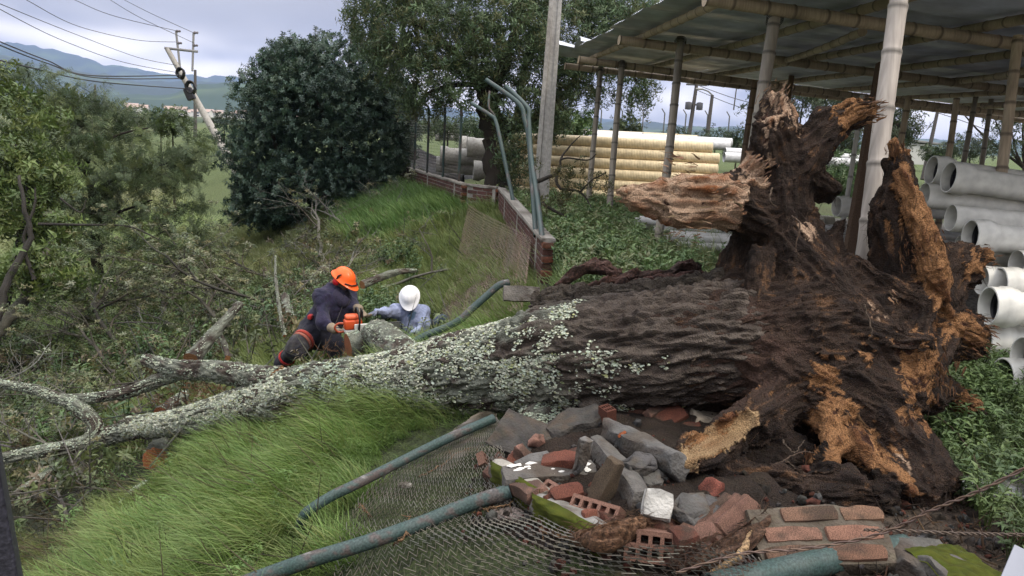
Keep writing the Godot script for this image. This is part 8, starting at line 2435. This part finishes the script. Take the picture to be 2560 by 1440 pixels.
	for k in 9000:
		var z := -11.5 - 62.0 * pow(rng.randf(), 1.6)
		var p := on_land(rf(-0.72, 0.0) * -z * 1.05 - 2.0, z)
		if fence_x(z) - p.x < 4.6 or not in_view(p): continue
		var h := rf(0.22, 0.5)
		fx.append(Transform3D(Basis(Vector3.UP, rf(0, TAU)).scaled(Vector3(h * 2.2, h, h * 2.2)), p))
		var n := nz2.get_noise_2d(p.x * 0.25, p.z * 0.12)
		fc.append(vary(L(0.16, 0.225, 0.08).lerp(L(0.22, 0.235, 0.115), clamp(0.4 + n * 1.6, 0, 1)), 0.14))
	var fg := scatter("field_grass", short_[0], fx, fc)
	tag(fg, "rough green meadow grass of the field at left", "grass")
	# weeds of the yard
	for m in 3:
		var xf := []
		var cc := []
		for k in 1500:
			var z := rf(-16.5, -7.0)
			var p := on_land(fence_x(z) + rf(0.2, 5.0), z)
			if not in_view(p): continue
			var far := sm(1.6, 3.4, p.x - fence_x(z))
			if p.x > 3.3 or (p.x > 1.7 and z > -12.8 and rng.randf() < 0.85): continue
			if rng.randf() < far * 0.6: continue
			var h := rf(0.22, 0.5) * (1.0 - far * 0.4)
			if p.x > 1.0 and z > -12.3 and z < -9.8 and p.x > 1.7: h *= 0.5
			xf.append(Transform3D(Basis(Vector3.UP, rf(0, TAU)).scaled(Vector3(h, h, h)), p))
			cc.append(vary([L(0.14, 0.21, 0.085), L(0.17, 0.24, 0.10), L(0.115, 0.18, 0.075), L(0.19, 0.21, 0.105)][rng.randi() % 4], 0.18))
		for k in 420: # right of the stump
			var p := on_land(rf(1.9, 4.6), rf(-6.2, -2.7))
			if not in_view(p): continue
			if p.x < 2.15 - (p.z + 4.0) * 0.1 and p.z > -4.9: continue
			if p.z > -3.15 and rng.randf() < 0.8: continue
			var h := rf(0.08, 0.30)
			xf.append(Transform3D(Basis(Vector3.UP, rf(0, TAU)).scaled(Vector3.ONE * h), p))
			cc.append(vary([L(0.08, 0.125, 0.045), L(0.10, 0.15, 0.055), L(0.065, 0.10, 0.04)][rng.randi() % 3], 0.2))
		var g := scatter("weeds", wd[m], xf, cc)
		tag(g, ["leafy green weeds in the yard between wall and bamboo posts", "bushy weeds in the yard and beside the stump", "low weeds around the yard and under the white pipes"][m], "weeds")
	var xf2 := []
	var cc2 := []
	for k in 6500:
		var z := rf(-17.5, -6.8)
		var p := on_land(fence_x(z) + rf(0.15, 5.5), z)
		if not in_view(p): continue
		if p.x > 3.3 or (p.x > 1.7 and z > -12.8 and rng.randf() < 0.8): continue
		var h := rf(0.2, 0.5)
		xf2.append(Transform3D(Basis(Vector3.UP, rf(0, TAU)).scaled(Vector3(h, h, h)), p))
		cc2.append(vary(L(0.17, 0.25, 0.095).lerp(L(0.24, 0.24, 0.12), rf(0, 0.6)), 0.2))
	for k in 1500:
		var p := on_land(rf(2.0, 4.6), rf(-6.0, -2.6))
		if not in_view(p) or (p.x < 2.2 and p.z > -4.9): continue
		xf2.append(Transform3D(Basis(Vector3.UP, rf(0, TAU)).scaled(Vector3.ONE * rf(0.10, 0.22)), p))
		cc2.append(vary(L(0.10, 0.15, 0.05), 0.25))
	var yg := scatter("yard_grass", short_[1], xf2, cc2)
	tag(yg, "grass among the weeds of the yard", "grass")

func build_small() -> void:
	rng.seed = 700
	# a green seedling under the trunk
	var at := Vector3(1.136, 0.200, -3.779)
	var s := thing("seedling", "pale green seedling sprouting under the trunk beside the split root", "plant", at)
	var mb := MB.new()
	mb.tube([Vector3(0, -0.06, 0), Vector3(0.005, 0.03, 0.01)], [0.004, 0.002], 5, L(0.13, 0.16, 0.06))
	obj("stem", mb.mesh(M.leaf, false), s)
	for d in [Vector3(-1, 0.55, 0.2), Vector3(-0.9, 0.1, 0.4), Vector3(-0.1, -1, 0.5), Vector3(0.5, -0.7, 0.5), Vector3(0.9, 0.35, 0.1), Vector3(0.3, 0.6, 0.3)]:
		mb = MB.new()
		leaf(mb, Vector3(0.005, 0.03, 0.01), d, Vector3(0.1, 0.6, 1), rf(0.06, 0.095), 0.03, L(0.19, 0.26, 0.12), 0.15)
		obj("leaf", mb.mesh(M.leaf), s)
	# dry leaves and chips on the earth at lower right
	var xf := []
	var cc := []
	for k in 1100:
		var p := on_land(rf(0.9, 3.0), rf(-3.8, -2.1), 0.01)
		xf.append(Transform3D(look_basis((rv() + Vector3(0, 0.8, 0)).normalized(), rv()).scaled(Vector3.ONE * rf(0.03, 0.10)), p))
		cc.append(vary([L(0.22, 0.12, 0.07), L(0.32, 0.19, 0.11), L(0.10, 0.065, 0.045), L(0.07, 0.05, 0.036), L(0.13, 0.085, 0.055)][k % 5], 0.3))
	scatter("wood_litter", sliver_mesh(), xf, cc)
	# pale fine roots draped on the wire mesh
	var ri := 0
	for e in [[Vector3(-0.462, -0.212, -3.179), Vector3(-0.413, -0.155, -3.132), Vector3(-0.408, -0.150, -3.248), Vector3(-0.419, -0.172, -3.362)], [Vector3(-0.128, -0.113, -3.287), Vector3(-0.066, -0.074, -3.278), Vector3(-0.004, -0.055, -3.263), Vector3(0.049, -0.039, -3.287)], [Vector3(-0.435, -0.214, -3.881), Vector3(-0.332, -0.157, -3.892), Vector3(-0.236, -0.121, -4.006), Vector3(-0.109, -0.090, -4.046)], [Vector3(0.169, -0.039, -3.064), Vector3(0.199, -0.023, -2.986), Vector3(0.248, -0.020, -2.977), Vector3(0.279, -0.013, -2.944)], [Vector3(-0.723, -0.319, -3.741), Vector3(-0.670, -0.301, -3.625), Vector3(-0.642, -0.320, -3.615)]]:
		mb = MB.new()
		var sp := spline(e, 24)
		for k in 24: sp[k] += rv() * 0.006
		mb.tube(sp, lerps([0.006, 0.005, 0.002], 24), 5, L(0.32, 0.19, 0.10))
		for k in 5: mb.tube([sp[4 + k * 4], sp[4 + k * 4] + rv() * 0.05], [0.003, 0.001], 4, L(0.30, 0.18, 0.10))
		single("loose_root", mb.mesh(M.wood, false), ["fine root hooked over the long green pipe", "orange root lying beside the pipe's end at the mossy bricks", "straw-coloured root on the upper part of the wire mesh", "fine pale root at the mesh edge below the moss strip", "short stick in the grass below the first green pipe"][ri], "root")
		ri += 1
